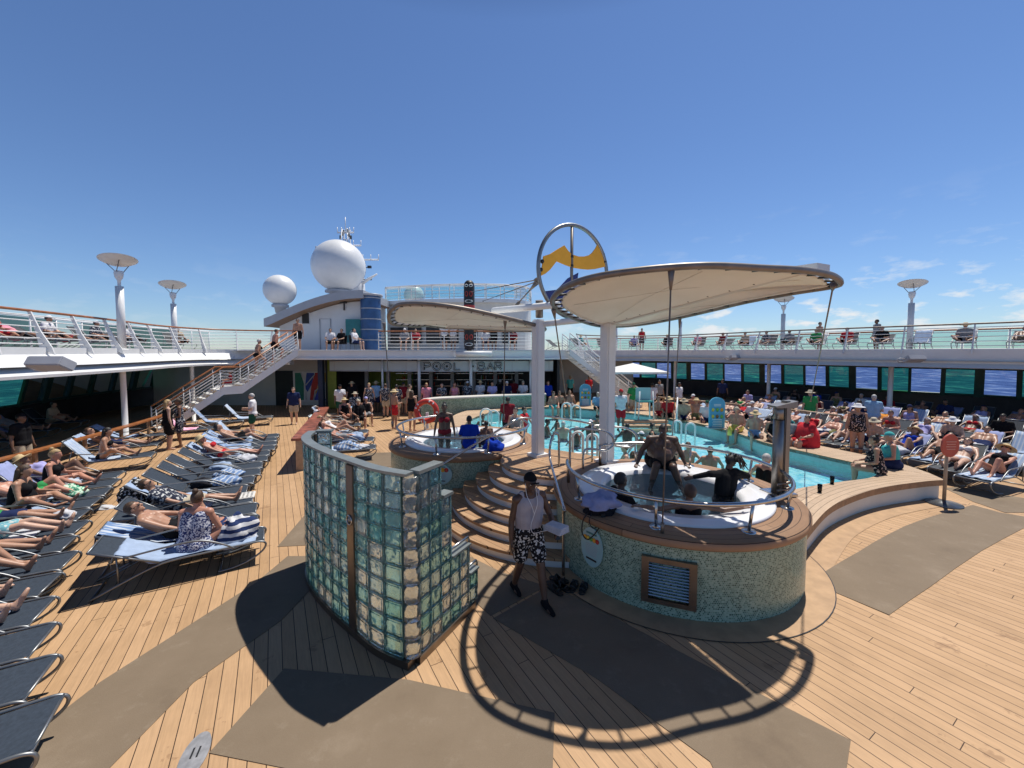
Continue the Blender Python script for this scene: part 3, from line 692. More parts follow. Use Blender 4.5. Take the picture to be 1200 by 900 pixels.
# ---- flights of stairs
def staircase(label, foot, top, zf, zt, width, landing=None, teak=True, side=1):
    f = Vector((foot[0], foot[1], zf)); t = Vector((top[0], top[1], zt)); th = thing('staircase', label, 'staircase', f)
    d = t-f; d.z = 0; L = d.length; d.normalize(); n = Vector((d.y, -d.x, 0))*side
    # profile: (run, height) break points
    prof = [(0, zf), (L, zt)]
    if landing: a0, a1 = landing; zl = zf+(zt-zf)*a0/(a0+1-a1); prof = [(0, zf), (L*a0, zl), (L*a1, zl), (L, zt)]
    def zat(s):
        for (s0, z0), (s1, z1) in zip(prof, prof[1:]):
            if s <= s1+1e-6: return z0+(z1-z0)*(s-s0)/(s1-s0)
        return zt
    P = lambda s, w, z: f*1+d*s+n*w+Vector((0, 0, z-zf))
    for w in (0, width):
        mb = MB(); a_ = [P(s, w, z+.10) for s, z in prof]; b_ = [P(s, w, z-.26) for s, z in prof]
        a2 = [p+n*.05 for p in a_]; b2 = [p+n*.05 for p in b_]
        mb.strip(a_, b_); mb.strip(a2, b2); mb.strip(a_, a2); mb.strip(b_, b2); mb.build('stringer', M['white'], th)
    nst = max(4, round((zt-zf)/.19)); k_ = 0
    for (s0, z0), (s1, z1) in zip(prof, prof[1:]):
        if z1-z0 < .05:
            mb = MB(); q = [P(s0, .06, z0), P(s1, .06, z0), P(s1, width, z0), P(s0, width, z0)]
            mb.add(q+[x-Vector((0, 0, .06)) for x in q], [(0, 1, 2, 3), (7, 6, 5, 4), (0, 4, 5, 1), (1, 5, 6, 2), (2, 6, 7, 3), (3, 7, 4, 0)]); mb.build('landing', M['white'], th); continue
        m_ = max(2, round((z1-z0)/.19))
        for i in range(m_):
            s = s0+(s1-s0)*i/m_; z = z0+(z1-z0)*(i+1)/m_-.02; e_ = (s1-s0)/m_*1.12
            mb = MB(); q = [P(s, .06, z), P(s+e_, .06, z), P(s+e_, width, z), P(s, width, z)]
            mb.add(q+[x-Vector((0, 0, .045)) for x in q], [(0, 1, 2, 3), (7, 6, 5, 4), (0, 4, 5, 1), (1, 5, 6, 2), (2, 6, 7, 3), (3, 7, 4, 0)]); mb.build('tread', M['white'], th)
    for w in (.02, width+.03):
        mb = MB(); mb.tube([P(s, w, z+1.0) for s, z in prof], .035, seg=8); mb.build('handrail', M['teak'] if teak else M['white'], th)
        for q in range(5):
            mb = MB(); mb.tube([P(s, w, z+.22+.145*q) for s, z in prof], .015, seg=6); mb.build('rail_bar', M['white'], th)
        for s in [L*i/5 for i in range(6)]:
            z = zat(s); mb = MB(); mb.tube([P(s, w, z-.05), P(s, w, z+1.0)], .024, seg=6); mb.build('post', M['white'], th)
    return th
staircase('long white staircase with teak handrails and a landing, left of the bar', (-14.9, 16.7), (-11.2, 21.0), 0, ZF, 1.25, (.42, .55), True, -1)
staircase('white staircase with slanted rails right of the bar, behind the parasol', (7.9, 24.2), (3.3, 22.95), .0, ZF, 1.1, None, False, 1)
# ================================================================== DECKHOUSE, BAR, DOMES, MAST
dh = thing('deckhouse', 'white deckhouse with curved overhanging roof and small dark window', 'deckhouse', (-13, 26, ZF))
def wallpoly(pts_xz, y, th_, mi=0, depth=.2):
    mb = MB(); n = len(pts_xz); a = [(x, y, z) for x, z in pts_xz]; b = [(x, y+depth, z) for x, z in pts_xz]
    mb.add(a+b, [tuple(range(n)), tuple(reversed(range(n, 2*n)))]+[(i, n+i, n+(i+1) % n, (i+1) % n) for i in range(n)], mi); return mb
roofz = lambda x: 4.95+1.75*sin(min(1, max(0, (x+15.3)/6.0))*pi/2)
xs = [-15.0+i*(5.3)/12 for i in range(13)]
mb = MB(); top = [(x, 26.0, roofz(x)-.05) for x in xs]; bot = [(x, 26.0, ZF) for x in xs]
mb.strip(top, bot); mb.strip([(x, 31, roofz(x)-.05) for x in xs], [(x, 31, ZF) for x in xs]); mb.strip([(xs[-1], 26, ZF), (xs[-1], 26, roofz(xs[-1]))], [(xs[-1], 31, ZF), (xs[-1], 31, roofz(xs[-1]))])
mb.build('wall', M['white'], dh)
xr = [-15.4+i*(6.2)/14 for i in range(15)]
mb = MB()
a = [(x, 25.0, roofz(x)) for x in xr]; b = [(x, 31, roofz(x)) for x in xr]; a2 = [(x, 25.0, roofz(x)+.5) for x in xr]; b2 = [(x, 31, roofz(x)+.5) for x in xr]
mb.strip(a, b, 1); mb.strip(a2, b2); mb.strip(a, a2); mb.strip(b, b2); mb.strip([a[0], b[0]], [a2[0], b2[0]]); mb.strip([a[-1], b[-1]], [a2[-1], b2[-1]])
mb.build('roof', [M['grey'], M['wood']], dh)
p = PD(358, 373, 25.97); mb = MB(); mb.box((p.x, 25.97, p.z), (.42, .06, .68)); w_ = mb.build('window', M['black'], dh)
mb = MB(); mb.box((p.x, 25.965, p.z+.36), (.52, .06, .04)); mb.box((p.x, 25.965, p.z-.36), (.52, .06, .04)); mb.build('window_frame', M['white'], w_)
p = PD(381, 395, 25.9)
mb = MB(); mb.tube([(p.x-.35, 25.95, ZF), (p.x-.35, 25.95, 5.5), (p.x+.35, 25.95, 5.5), (p.x+.35, 25.95, ZF)], .02, seg=5); mb.build('door_frame', M['grey'], dh)
p = PD(392, 372, 25.5); mb = MB(); mb.box((p.x+.45, 25.8, 6.6), (.35, .3, .22)); mb.box((p.x+.45, 25.92, 6.3), (.06, .1, .5)); mb.build('floodlight', M['black'], dh)
p = PD(413, 384, 25.6); mb = MB(); mb.box((p.x, 25.75, p.z-.2), (.95, .1, 1.5)); sgn = mb.build('teal_panel', M['teal'], dh)
mb = MB(); c = Vector((p.x, 25.69, p.z-.35)); mb.tube([c+Vector((.19*cos(2*pi*i/20), 0, .19*sin(2*pi*i/20))) for i in range(20)], .018, closed=True, seg=5)
mb.tube([c+Vector((-.08, 0, .1)), c+Vector((.0, 0, -.1)), c+Vector((.08, 0, .1))], .015, seg=5); mb.build('emblem', M['white'], sgn)
p = PD(431, 376, 25.2)
bt = thing('blue_tower', 'blue glazed stair tower with pale bands beside the deckhouse', 'tower', (p.x, 25.7, ZF))
mb = MB(); mb.lathe([(.62, ZF), (.62, 6.9)], (p.x, 25.75, 0), 0, 18, smooth=True); mb.build('shaft', M['blueglass'], bt)
for i in range(5): mb = MB(); mb.lathe([(.64, 4.1+.66*i), (.64, 4.16+.66*i)], (p.x, 25.75, 0), 0, 18); mb.build('band', M['grey'], bt)
mb = MB(); mb.lathe([(0, 6.9), (.75, 6.9), (.75, 7.02), (0, 7.02)], (p.x, 25.75, 0), 0, 18); mb.build('cap', M['grey'], bt)

sh = thing('sun_deck_house', 'long pale superstructure with a railed roof behind the terrace', 'deckhouse', (-5, 30, ZF))
mb = MB(); fr = smooth_path([(-9.6, 31.0, 0), (-6, 29.8, 0), (-2, 29.4, 0), (1.0, 30.6, 0), (1.6, 34, 0)], 6)
mb.strip([v3(p, ZF) for p in fr], [v3(p, 6.95) for p in fr]); mb.build('wall', M['cream'], sh)
mb = MB(); mb.strip([v3(p, 6.95) for p in fr], [Vector((p.x, p.y-.5, 6.95)) for p in fr]); mb.strip([Vector((p.x, p.y-.5, 6.95)) for p in fr], [Vector((p.x, p.y-.5, 7.2)) for p in fr]); mb.strip([Vector((p.x, p.y-.5, 7.2)) for p in fr], [Vector((p.x, 36, 7.2)) for p in fr]); mb.build('roof', M['white'], sh)
for i in range(7):
    x0 = -8.6+i*1.4; mb = MB(); yy = min(p.y for p in fr if abs(p.x-x0) < 1.3)
    mb.box((x0, yy-.02, 4.6), (1.0, .08, 1.2)); mb.build('window', M['black'], sh)
rl = [Vector((p.x, p.y-.35, 0)) for p in fr]
railing('pale metal railing with glass on the superstructure roof', rl, 7.2, 8.25, 1, 0, 4, 1.3, M['white'], .03, False)
screen('frosted windscreen panels on the superstructure roof', [p+Vector((0, .2, 0)) for p in rl], 7.2, 8.2, 1.1, M['pane_screen'], M['white'])

def dome(px, py, rpx, D, label, ped=.9):
    c = PD(px, py, D); r = rpx/470*D
    th = thing('radar_dome', label, 'dome', (c.x, c.y, c.z-r-ped), 0, 'white radar domes')
    mb = MB(); mb.sphere(c, r, 0, 40, 24); mb.build('shell', M['white'], th)
    mb = MB()
    for a0 in (0.3, 1.87): mb.tube([c+Vector((r*1.001*cos(a0)*cos(t), r*1.001*sin(a0)*cos(t), r*1.001*sin(t))) for t in [-1.2+2.4*i/24 for i in range(25)]], .012, seg=4)
    mb.build('seam', M['grey'], th)
    zb = c.z-r*.93; mb = MB(); mb.lathe([(r*.40, zb+.02), (r*.52, zb-.05), (r*.52, zb-.2), (r*.36, zb-.25), (r*.30, zb-ped), (0, zb-ped)], (c.x, c.y, 0), 0, 24); mb.build('pedestal', M['grey'], th)
    return c, r
dome(397, 312, 29.5, 30, 'largest white radar dome, above the deckhouse roof', 1.3)
dome(328, 340, 17.3, 27.5, 'small white radar dome at the left end of the deckhouse roof', .6)
dome(485, 346, 11.5, 38, 'white radar dome whose top just shows behind the roof railing', 1.5)
# mast
mp0 = PD(421, 330, 35); MX, MY = mp0.x, 35
mt = thing('radar_mast', 'white lattice radar mast with yardarms behind the large dome', 'mast', (MX, MY, 6))
mb = MB(); mb.tube([(MX, MY, 5), (MX-.2, MY, 11.5)], .55, seg=10, rr=[.75, .5]); mb.build('mast_base', M['white'], mt)
mtx = PD(405, 275, 35).x
mb = MB()
for sx in (-.22, .22):
    for sy in (-.2, .2): mb.tube([(mtx+sx*2, MY+sy*2, 10.2), (mtx+sx, MY+sy, 13.9)], .05, seg=5)
for i in range(6):
    z = 10.4+i*.58
    mb.tube([(mtx-.35, MY-.3, z), (mtx+.35, MY+.3, z+.6)], .03, seg=4); mb.tube([(mtx+.35, MY-.3, z), (mtx-.35, MY+.3, z+.6)], .03, seg=4)
mb.build('lattice', M['white'], mt)
for z, x0, x1, yo in ((11.9, -2.6, -.2, 0), (11.3, .1, 2.8, 0), (12.5, -1.3, 1.3, 0), (13.6, -.7, .7, 0)):
    mb = MB(); mb.tube([(mtx+x0, MY+yo, z+(.5 if x0 < -2 else 0)), (mtx+x1, MY+yo, z)], .07, seg=5)
    for k_ in range(5):
        x = mtx+x0+(x1-x0)*k_/4; mb.tube([(x, MY, z), (x, MY, z+.45)], .03, seg=4)
    mb.build('yardarm', M['white'], mt)
mb = MB(); mb.tube([(mtx, MY, 13.7), (mtx, MY, 14.9)], .035, seg=5); mb.build('top_pole', M['white'], mt)
for i in range(6):
    mb = MB(); a = i*1.05; mb.box((mtx+.45*cos(a), MY+.2*sin(a), 13.2+.25*(i % 3)), (.12, .12, .3)); mb.build('navigation_light', M['black'], mt)
for z in (8.3, 9.6, 10.6):
    mb = MB(); mb.box((MX+1.05, MY-.4, z), (.3, .2, .2)); mb.box((MX+.75, MY-.4, z-.05), (.5, .06, .06)); mb.build('deck_light', M['black'], mt)
p = PD(432, 328, 33)
rad = thing('radar_scanner', 'white slanted radar scanner bar to the right of the large dome', 'radar', (p.x, 33, p.z-.8))
mb = MB(); a_, b_ = PD(424, 332, 33), PD(442, 321, 33); mb.tube([a_, b_], .14, seg=6, rr=[.16, .06]); mb.build('scanner_bar', M['white'], rad)
mb = MB(); mb.tube([(p.x-.5, 33, p.z-.3), (p.x-.5, 33, p.z-2)], .08, seg=6); mb.build('stand', M['white'], rad)

# ---- rear wall of the covered deck below the terrace, with the painted panel
rw = thing('rear_wall', 'white shaded bulkhead with dark doorway left of the bar', 'wall', (-15, 25.2, 0))
mb = MB(); mb.box((-16.9, 25.3, 1.5), (11.4, .2, 2.96)); mb.build('panelling', M['cream'], rw)
pa = PD(333, 460, 25.1); mb = MB(); mb.box((pa.x, 25.17, 1.1), (1.1, .08, 2.2)); mb.build('doorway', M['black'], rw)
art = thing('painted_panel', 'abstract panel of green, blue, red and yellow shapes with white lines', 'artwork', (-12.5, 25, 0))
A0 = PD(345, 437, 25.05); A1 = PD(384, 469, 25.05); AW = A1.x-A0.x; AZ0, AZ1 = A1.z, A0.z
def ap(u, v): return (A0.x+AW*u, AZ0+(AZ1-AZ0)*v)
def apatch(name, pts, mat_, k_): 
    mb = MB(); q = [ap(*t) for t in pts]; n = len(q)
    mb.add([(x, 25.10-.008*k_, z) for x, z in q]+[(x, 25.16, z) for x, z in q], [tuple(range(n)), tuple(reversed(range(n, 2*n)))]+[(i, n+i, n+(i+1) % n, (i+1) % n) for i in range(n)]); mb.build(name, mat_, art)
apatch('backing', [(-.06, -.05), (1.06, -.05), (1.06, 1.05), (-.06, 1.05)], M['white'], 0)
apatch('green_shape', [(0, 0), (.26, 0), (.27, .6), (.2, 1), (0, 1)], simple('art green', (.03, .22, .15), .5), 1)
apatch('blue_shape', [(.30, .45), (.36, 1), (.60, 1), (.52, .6), (.38, .3)], simple('art blue', (.04, .09, .42), .5), 1)
apatch('red_shape', [(.44, 0), (.50, .55), (.62, 1), (.80, 1), (.68, .5), (.55, 0)], simple('art red', (.55, .04, .03), .5), 1)
apatch('yellow_shape', [(.62, .25), (.74, .7), (.86, 1), (.98, 1), (.9, .5), (.82, .2)], simple('art yellow', (.75, .48, .05), .5), 1)
apatch('cobalt_shape', [(.58, 0), (.70, .42), (.95, 0)], simple('art cobalt', (.05, .08, .5), .5), 2)
mb = MB()
for pts in ([(.2, 1), (.3, .62), (.33, 0)], [(.33, .55), (.62, .95)], [(.56, 0), (.62, .35), (.85, .55), (1, .6)]): mb.tube([(ap(*t)[0], 25.075, ap(*t)[1]) for t in pts], .035, seg=5)
mb.build('white_line', M['white'], art)
mb = MB(); mb.box((6.2, 33.2, 1.5), (7.5, .2, 2.96)); tag(mb.build('rear_wall', M['cream']), 'pale shaded bulkhead right of the bar behind the staircase', 'wall')
# ---- bar
bar = thing('pool_bar', 'pool bar pavilion with pale fascia lettered in outlined capitals', 'bar', (-2.5, 23.5, 0))
bf = smooth_path([(-10.6, 23.3, 0), (-6.5, 22.75, 0), (-2.5, 22.65, 0), (1.2, 23.0, 0), (2.4, 23.4, 0)], 8)
fas = simple('bar fascia paint', (.48, .54, .55), .45, 0, .05, 2)
zA, zB = 2.28, 2.86
mb = MB(); mb.strip([v3(p, zB) for p in bf], [v3(p, zA) for p in bf]); mb.strip([v3(p, zA) for p in bf], [p+Vector((0, .5, zA)) for p in bf]); mb.strip([v3(p, zB) for p in bf], [p+Vector((0, .5, zB)) for p in bf])
fz = mb.build('fascia', fas, bar)
mb = MB()
for i in range(1, len(bf), 4): mb.box((bf[i].x, bf[i].y-.004, (zA+zB)/2), (.03, .02, zB-zA))
mb.tube([p+Vector((0, -.01, zA)) for p in bf], .03, seg=5); mb.tube([p+Vector((0, -.01, zB)) for p in bf], .03, seg=5); mb.build('fascia_trim', M['grey'], fz)
GLY = {'P': ([[(0, 0), (0, 1), (.55, 1), (.7, .86), (.7, .62), (.55, .48), (0, .48)]], False), 'O': 'O', 'L': ([[(0, 1), (0, 0), (.62, 0)]], False),
       'B': ([[(0, 0), (0, 1), (.5, 1), (.64, .88), (.64, .64), (.5, .53), (0, .53)], [(.5, .53), (.7, .4), (.7, .14), (.55, 0), (0, 0)]], False),
       'A': ([[(0, 0), (.36, 1), (.72, 0)], [(.14, .36), (.58, .36)]], False), 'R': ([[(0, 0), (0, 1), (.52, 1), (.68, .86), (.68, .62), (.52, .48), (0, .48)], [(.36, .48), (.7, 0)]], False)}
def bar_y(x):
    for a_, b_ in zip(bf, bf[1:]):
        if a_.x <= x <= b_.x: return a_.y+(b_.y-a_.y)*(x-a_.x)/(b_.x-a_.x)
    return 22.7
lh = .40
def letter(ch, px):
    p = PD(px, 431, 22.65); x0 = p.x; y = bar_y(x0)-.05; z0 = (zA+zB)/2-lh/2
    mb = MB()
    def draw(r, dy, mi):
        if ch == 'O':
            c = Vector((x0+.21, y+dy, z0+lh/2)); mb.tube([c+Vector((.21*cos(2*pi*i/24), 0, lh/2*sin(2*pi*i/24))) for i in range(24)], r, mi, closed=True, seg=5)
            if mi == 0: mb.sphere(c, .07, 0, 8, 6, (1, .3, 1))
        else:
            for st in GLY[ch][0]: mb.tube([(x0+u*.5, y+dy, z0+v*lh) for u, v in st], r, mi, seg=5)
    draw(.052, 0, 0); draw(.020, -.045, 1)
    mb.build('letter', [M['black'], fas], fz)
for ch, px in zip('POOL', (497, 507.5, 519.5, 532.5)): letter(ch, px)
for ch, px in zip('BAR', (560.5, 571, 580.5)): letter(ch, px)
mb = MB(); p = PD(554.5, 431, 22.65); mb.sphere((p.x, bar_y(p.x)-.04, 2.57), .05, 0, 8, 6, (1, .4, 1)); mb.build('letter_dot', M['black'], fz)
for px, base in ((490.5, 0), (551.5, 0), (446, 0), (622, 0)):
    p = PD(px, 440, 22.4); mb = MB(); mb.tube([(p.x, bar_y(p.x)-.12, 0), (p.x, bar_y(p.x)-.12, 2.95)], .085 if px in (490.5, 551.5) else .06, seg=10); mb.build('post', M['white'], bar)
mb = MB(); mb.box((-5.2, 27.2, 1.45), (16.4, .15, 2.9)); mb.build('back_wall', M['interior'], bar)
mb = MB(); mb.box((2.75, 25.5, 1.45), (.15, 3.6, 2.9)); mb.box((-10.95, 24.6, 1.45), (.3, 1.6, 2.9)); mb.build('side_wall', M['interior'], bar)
mb = MB(); mb.box((-8.3, 27.1, 1.5), (3.2, .06, 1.5)); mb.build('lime_panel', simple('lime green panel', (.19, .24, .03), .6), bar)
mb = MB(); mb.box((-10.6, 23.6, 1.5), (.5, .12, 2.9)); mb.build('lime_edge', simple('lime green panel', (.19, .24, .03), .6), bar)
mb = MB(); mb.box((-11.1, 23.3, 1.48), (.28, .28, 2.92)); mb.build('navy_pillar', simple('navy pillar', (.02, .035, .09), .4), bar)
for i in range(9):
    mb = MB(); x = -9.5+i*1.4; mb.box((x, 26.2, 1.45), (.22, .2, 2.88)); mb.build('mullion', M['grey'], bar)
mb = MB()
for i in range(3): mb.box((-3.5+0*i, 26.9, 1.1+.42*i), (8.5, .3, .04))
mb.build('bottle_shelf', M['steel'], bar)
rb = random.Random(3)
mb = MB()
bcols = [simple('amber bottle', (.35, .12, .02), .1), simple('green bottle', (.03, .2, .05), .1), simple('clear bottle', (.6, .6, .6), .1), simple('red bottle', (.5, .04, .03), .1)]
for i in range(60):
    x = -7.5+8*rb.random(); z = 1.12+.42*rb.randrange(3); h = .2+.12*rb.random(); mb.lathe([(0, 0), (.04, 0), (.04, h*.65), (.015, h*.8), (.015, h), (0, h)], (x, 26.85, z), rb.randrange(4), 6)
tag(mb.build('bottles', bcols), 'rows of bottles on the shelves at the back of the bar', 'bottles', kind='stuff')
# bar counter, tiled, curving along the pool
bc = [G(q, w, 1.12) for q, w in ((493, 469), (510, 467), (540, 465.5), (570, 464.2), (600, 463), (640, 461.5))]
bc = smooth_path([Vector((p.x, p.y, 0)) for p in bc], 5)
ct = thing('bar_counter', 'curved bar counter faced in sea green mosaic along the pool', 'counter', bc[10])
mb = MB(); mb.strip([v3(p, 1.06) for p in bc], [v3(p, 0) for p in bc]); back = [p+Vector((0, .55, 0)) for p in bc]
mb.strip([v3(p, 1.06) for p in back], [v3(p, 0) for p in back]); mb.strip([v3(bc[0], 0), v3(bc[0], 1.06)], [v3(back[0], 0), v3(back[0], 1.06)])
mb.build('counter_front', mosaic_mat('counter mosaic', (0, 0), 0, .04), ct)
mb = MB(); fa = [p+Vector((0, -.1, 0)) for p in bc]; ba = [p+Vector((0, .65, 0)) for p in bc]
mb.strip([v3(p, 1.07) for p in fa], [v3(p, 1.07) for p in ba]); mb.strip([v3(p, 1.13) for p in fa], [v3(p, 1.13) for p in ba]); mb.strip([v3(p, 1.07) for p in fa], [v3(p, 1.13) for p in fa]); mb.strip([v3(p, 1.07) for p in ba], [v3(p, 1.13) for p in ba]); mb.strip([v3(fa[0], 1.07), v3(ba[0], 1.07)], [v3(fa[0], 1.13), v3(ba[0], 1.13)])
mb.build('counter_top', M['cream'], ct)
# red bar stools
for i, px in enumerate((390, 404, 424, 444)):
    p = G(px, 486); th = thing('bar_stool', 'red bar stool under the bar roof, %s from the left' % ['first', 'second', 'third', 'fourth'][i], 'stool', (p.x, p.y+1.0, 0), 0, 'red bar stools'); q = th.location
    mb = MB(); mb.box((q.x, q.y, .76), (.38, .36, .06), bev=.02); mb.build('seat', M['red'], th)
    mb = MB(); mb.box((q.x, q.y+.18, .98), (.38, .04, .32), bev=.015); mb.build('backrest', M['red'], th)
    for sx in (-1, 1):
        for sy in (-1, 1): mb = MB(); mb.tube([(q.x+sx*.14, q.y+sy*.13, .74), (q.x+sx*.19, q.y+sy*.18, 0)], .014, seg=5); mb.build('leg', M['steel'], th)
# white roll housing under the terrace edge and floodlights on the fascias
p = PD(557, 417, 21.75); mb = MB(); mb.tube([(p.x-1.05, p.y, 3.28), (p.x+.9, p.y, 3.28)], .15, seg=12)
mb.box((p.x-1.1, p.y+.05, 3.25), (.12, .3, .3)); solo(mb, 'awning_roll', M['white'], 'rolled white awning fixed on the terrace edge above the bar sign', 'awning', (p.x, p.y, 3.28))
def flood(p, w, label, rz=0):
    th = thing('floodlight', label, 'floodlight', p, rz)
    mb = MB(); mb.box((0, 0, 0), (w, w*.45, w*.28), 0, 0, -.5, .02); b = MB(); b.v = [Vector(v)+Vector(p) for v in mb.v]; b.f, b.m, b.sm = mb.f, mb.m, mb.sm
    b.build('lamp_body', M['grey'], th)
    b = MB(); b.tube([Vector(p)+Vector(q) for q in ((-w*.5, .0, .0), (-w*.75, .05, .02), (-w*.85, .1, -.05), (-w*.7, .15, -.14), (-w*.35, .15, -.16))], .025, seg=6); b.build('bracket', M['grey'], th)
p = G(75, 427, 3.12); flood((p.x, p.y-.25, 3.14), .75, 'grey floodlight on a looped bracket on the left gallery edge')
p = PD(1070, 420.5, 17.2); flood((p.x, p.y-.05, p.z), .75, 'grey floodlight on the right gallery fascia below the lamp post')
p = PD(862, 419, 24.6); flood((p.x, p.y-.1, p.z), .8, 'small grey floodlight on the right gallery fascia at the middle')
# ================================================================== HOT TUBS
COPZ = 1.04
def hot_tub(T, label, wl, gap, posts, seed):
    cx, cy, R = T; th = thing('hot_tub', label, 'hot tub', (cx, cy, 0))
    mb = MB(); mb.lathe([(R, 0), (R, .93)], (cx, cy, 0), 0, 96); mb.build('tiled_drum', mosaic_mat('hot tub mosaic', (cx, cy), R, .027), th)
    mb = MB(); mb.lathe([(R-.02, .93), (R+.04, .93), (R+.055, .95), (R+.055, 1.01), (R+.03, COPZ), (1.5, COPZ)], (cx, cy, 0), 0, 96)
    mb.build('coping', plank_mat('hot tub coping boards', .115, tones=((.27, .155, .085), (.36, .215, .125)), stains=False, radial=(cx, cy, R)), th)
    mb = MB(); mb.lathe([(1.54, COPZ), (1.545, COPZ+.025), (1.52, COPZ+.045), (1.40, COPZ+.035), (1.37, COPZ+.05), (1.33, COPZ+.05), (1.30, COPZ+.03), (1.16, COPZ+.02), (1.10, COPZ), (1.07, .95), (1.05, .80), (.92, .70), (.62, .68), (.56, .60), (.52, .35), (0, .33)], (cx, cy, 0), 0, 72)
    mb.build('basin', M['acrylic'], th)
    mb = MB(); mb.lathe([(0, .975), (1.082, .975)], (cx, cy, 0), 0, 48); mb.build('water', water_mat('hot tub water', (.36, .55, .66), 8.0, 1.0, .2), th)
    zr = COPZ+.40
    mb = MB(); a0, a1 = gap; n = 72
    pts = [Vector((cx+1.74*cos(a), cy+1.74*sin(a), zr)) for a in [a0+(a1-a0)*i/n for i in range(n+1)]]
    d0 = [Vector((cx+1.72*cos(a0), cy+1.72*sin(a0), COPZ))]; d1 = [Vector((cx+1.72*cos(a1), cy+1.72*sin(a1), COPZ))]
    mb.tube(d0+[d0[0]+Vector((0, 0, .33))]+pts+[d1[0]+Vector((0, 0, .33))]+d1, .03, seg=10); mb.build('ring_rail', M['steel'], th)
    for a in posts:
        mb = MB(); p = Vector((cx+1.68*cos(a), cy+1.68*sin(a), COPZ)); q = Vector((cx+1.74*cos(a), cy+1.74*sin(a), zr))
        mb.tube([p, q], .021, seg=8); mb.lathe([(0, .022), (.085, .018), (.09, 0)], p, 0, 20); mb.build('rail_post', M['steel'], th)
    return th
hot_tub(T1, 'right hot tub in a green mosaic drum with a louvred vent in front', .95, (radians(168), radians(480)), [radians(q) for q in (196, 243, 284, 330, 15, 55, 92)], 1)
hot_tub(T2, 'left hot tub in a green mosaic drum, behind the glass block screen', .95, (radians(118), radians(385)), [radians(q) for q in (140, 172, 212, 255, 296, 340)], 2)
# vent in the drum of the right tub
va = radians(-90)-.02
vc = G(776, 682, .46); va = atan2(vc.y-T1[1], vc.x-T1[0])
va = atan2(4.93-6.78, 1.98-2.70)
vt = thing('louvre_vent', 'bronze framed steel louvre vent set in the mosaic drum', 'vent', (T1[0]+T1[2]*cos(va), T1[1]+T1[2]*sin(va), .46), va+pi/2)
def vb(c, s, name, m_):
    mb = MB(); mb.box(c, s); o_ = bpy.data.objects.new(name, mb.mesh(name, [m_])); COL.objects.link(o_); o_.parent = vt
W_, H_ = .66, .60
vb((0, -.012, H_/2-.03), (W_, .07, .06), 'frame', M['brushed']); vb((0, -.012, -H_/2+.03), (W_, .07, .06), 'frame', M['brushed'])
vb((-W_/2+.045, -.012, 0), (.09, .066, H_-.12), 'frame', M['brushed']); vb((W_/2-.045, -.012, 0), (.09, .066, H_-.12), 'frame', M['brushed'])
vb((0, .03, 0), (W_-.18, .01, H_-.12), 'backing', M['black'])
for i in range(12):
    mb = MB(); mb.box((0, -.012, -H_/2+.085+i*.0395), (W_-.18, .035, .012), rx=-.6); o_ = bpy.data.objects.new('slat', mb.mesh('slat', [M['steel']])); COL.objects.link(o_); o_.parent = vt

# ================================================================== ROUND STAIRS AND LANDING
st = thing('round_stairs', 'curved teak stairs with white risers rising between the hot tubs', 'stairs', (STC[0], STC[1], 0))
treadm = plank_mat('stair tread boards', .12, tones=((.37, .22, .12), (.47, .30, .17)), stains=True, dirv=Vector((.707, -.707)))
for i in range(6):
    r = 2.6-.27*i; z = .17*(i+1); rin = r-.42 if i < 5 else 0.0
    a0, a1 = radians(120), radians(345)
    mb = MB(); mb.lathe([(r-.03, z-.17), (r-.03, z-.045)], (STC[0], STC[1], 0), 0, 72, a0, a1); mb.build('riser', M['white'], st)
    mb = MB(); prof = [(r-.05, z-.05), (r, z-.05), (r+.005, z-.03), (r, z-.004), (r-.01, z), (max(rin, .001), z)]
    mb.lathe(prof, (STC[0], STC[1], 0), 0, 72, a0, a1, smooth=False)
    mb.build('tread' if i < 5 else 'landing', treadm, st)
mb = MB(); mb.prism([(.3, 8.6), (2.1, 8.2), (2.3, 8.8), (1.3, 9.5), (.5, 10.0), (-.1, 9.6)], .9, 1.012); mb.build('landing_back', treadm, st)
def rail_thing(label, pts, r=.024, mat_=None, smooth=6, name='handrail'):
    p0 = Vector(pts[0]); mb = MB(); q = smooth_path(pts, smooth) if smooth else [Vector(p) for p in pts]
    mb.tube(q, r, seg=8); return solo(mb, name, mat_ or M['steel'], label, 'handrail', p0)
rail_thing('steel handrail climbing the left side of the round stairs', [(-1.50, 7.95, .17), (-1.50, 7.95, 1.0), (-1.44, 7.99, 1.10), PD(596, 497, 9.0), PD(607, 491, 9.25), PD(620, 490, 9.4), PD(628, 493, 9.5), PD(629, 500, 9.5), PD(629, 540, 9.5)], smooth=4)
rail_thing('steel handrail climbing the right side of the round stairs', [(.78, 5.93, .01), (.78, 5.93, .95), (.78, 5.97, 1.05), PD(645, 540, 7.9), PD(645, 520, 8.1), PD(649, 509, 8.2), PD(654, 509, 8.25), PD(655, 520, 8.25), PD(655, 563, 8.25)], smooth=4)
rail_thing('nearer looped steel gate rail at the left of the right hot tub', [PD(668, 562, 8.0), PD(668, 512, 8.0), PD(671, 503, 8.0), PD(690, 503, 8.0), PD(708, 505, 8.0), PD(718, 512, 8.0), PD(718, 522, 8.0), PD(709, 528, 8.0), PD(692, 526, 8.0), PD(684, 530, 8.0), PD(683, 555, 8.0)], smooth=3)
rail_thing('farther looped steel gate rail beside the white canopy column', [PD(694, 549, 8.6), PD(694, 505, 8.6), PD(697, 499, 8.6), PD(720, 500, 8.6), PD(737, 503, 8.6), PD(746, 511, 8.6), PD(745, 520, 8.6), PD(736, 524, 8.6), PD(716, 522, 8.6), PD(711, 526, 8.6), PD(711, 547, 8.6)], smooth=3)
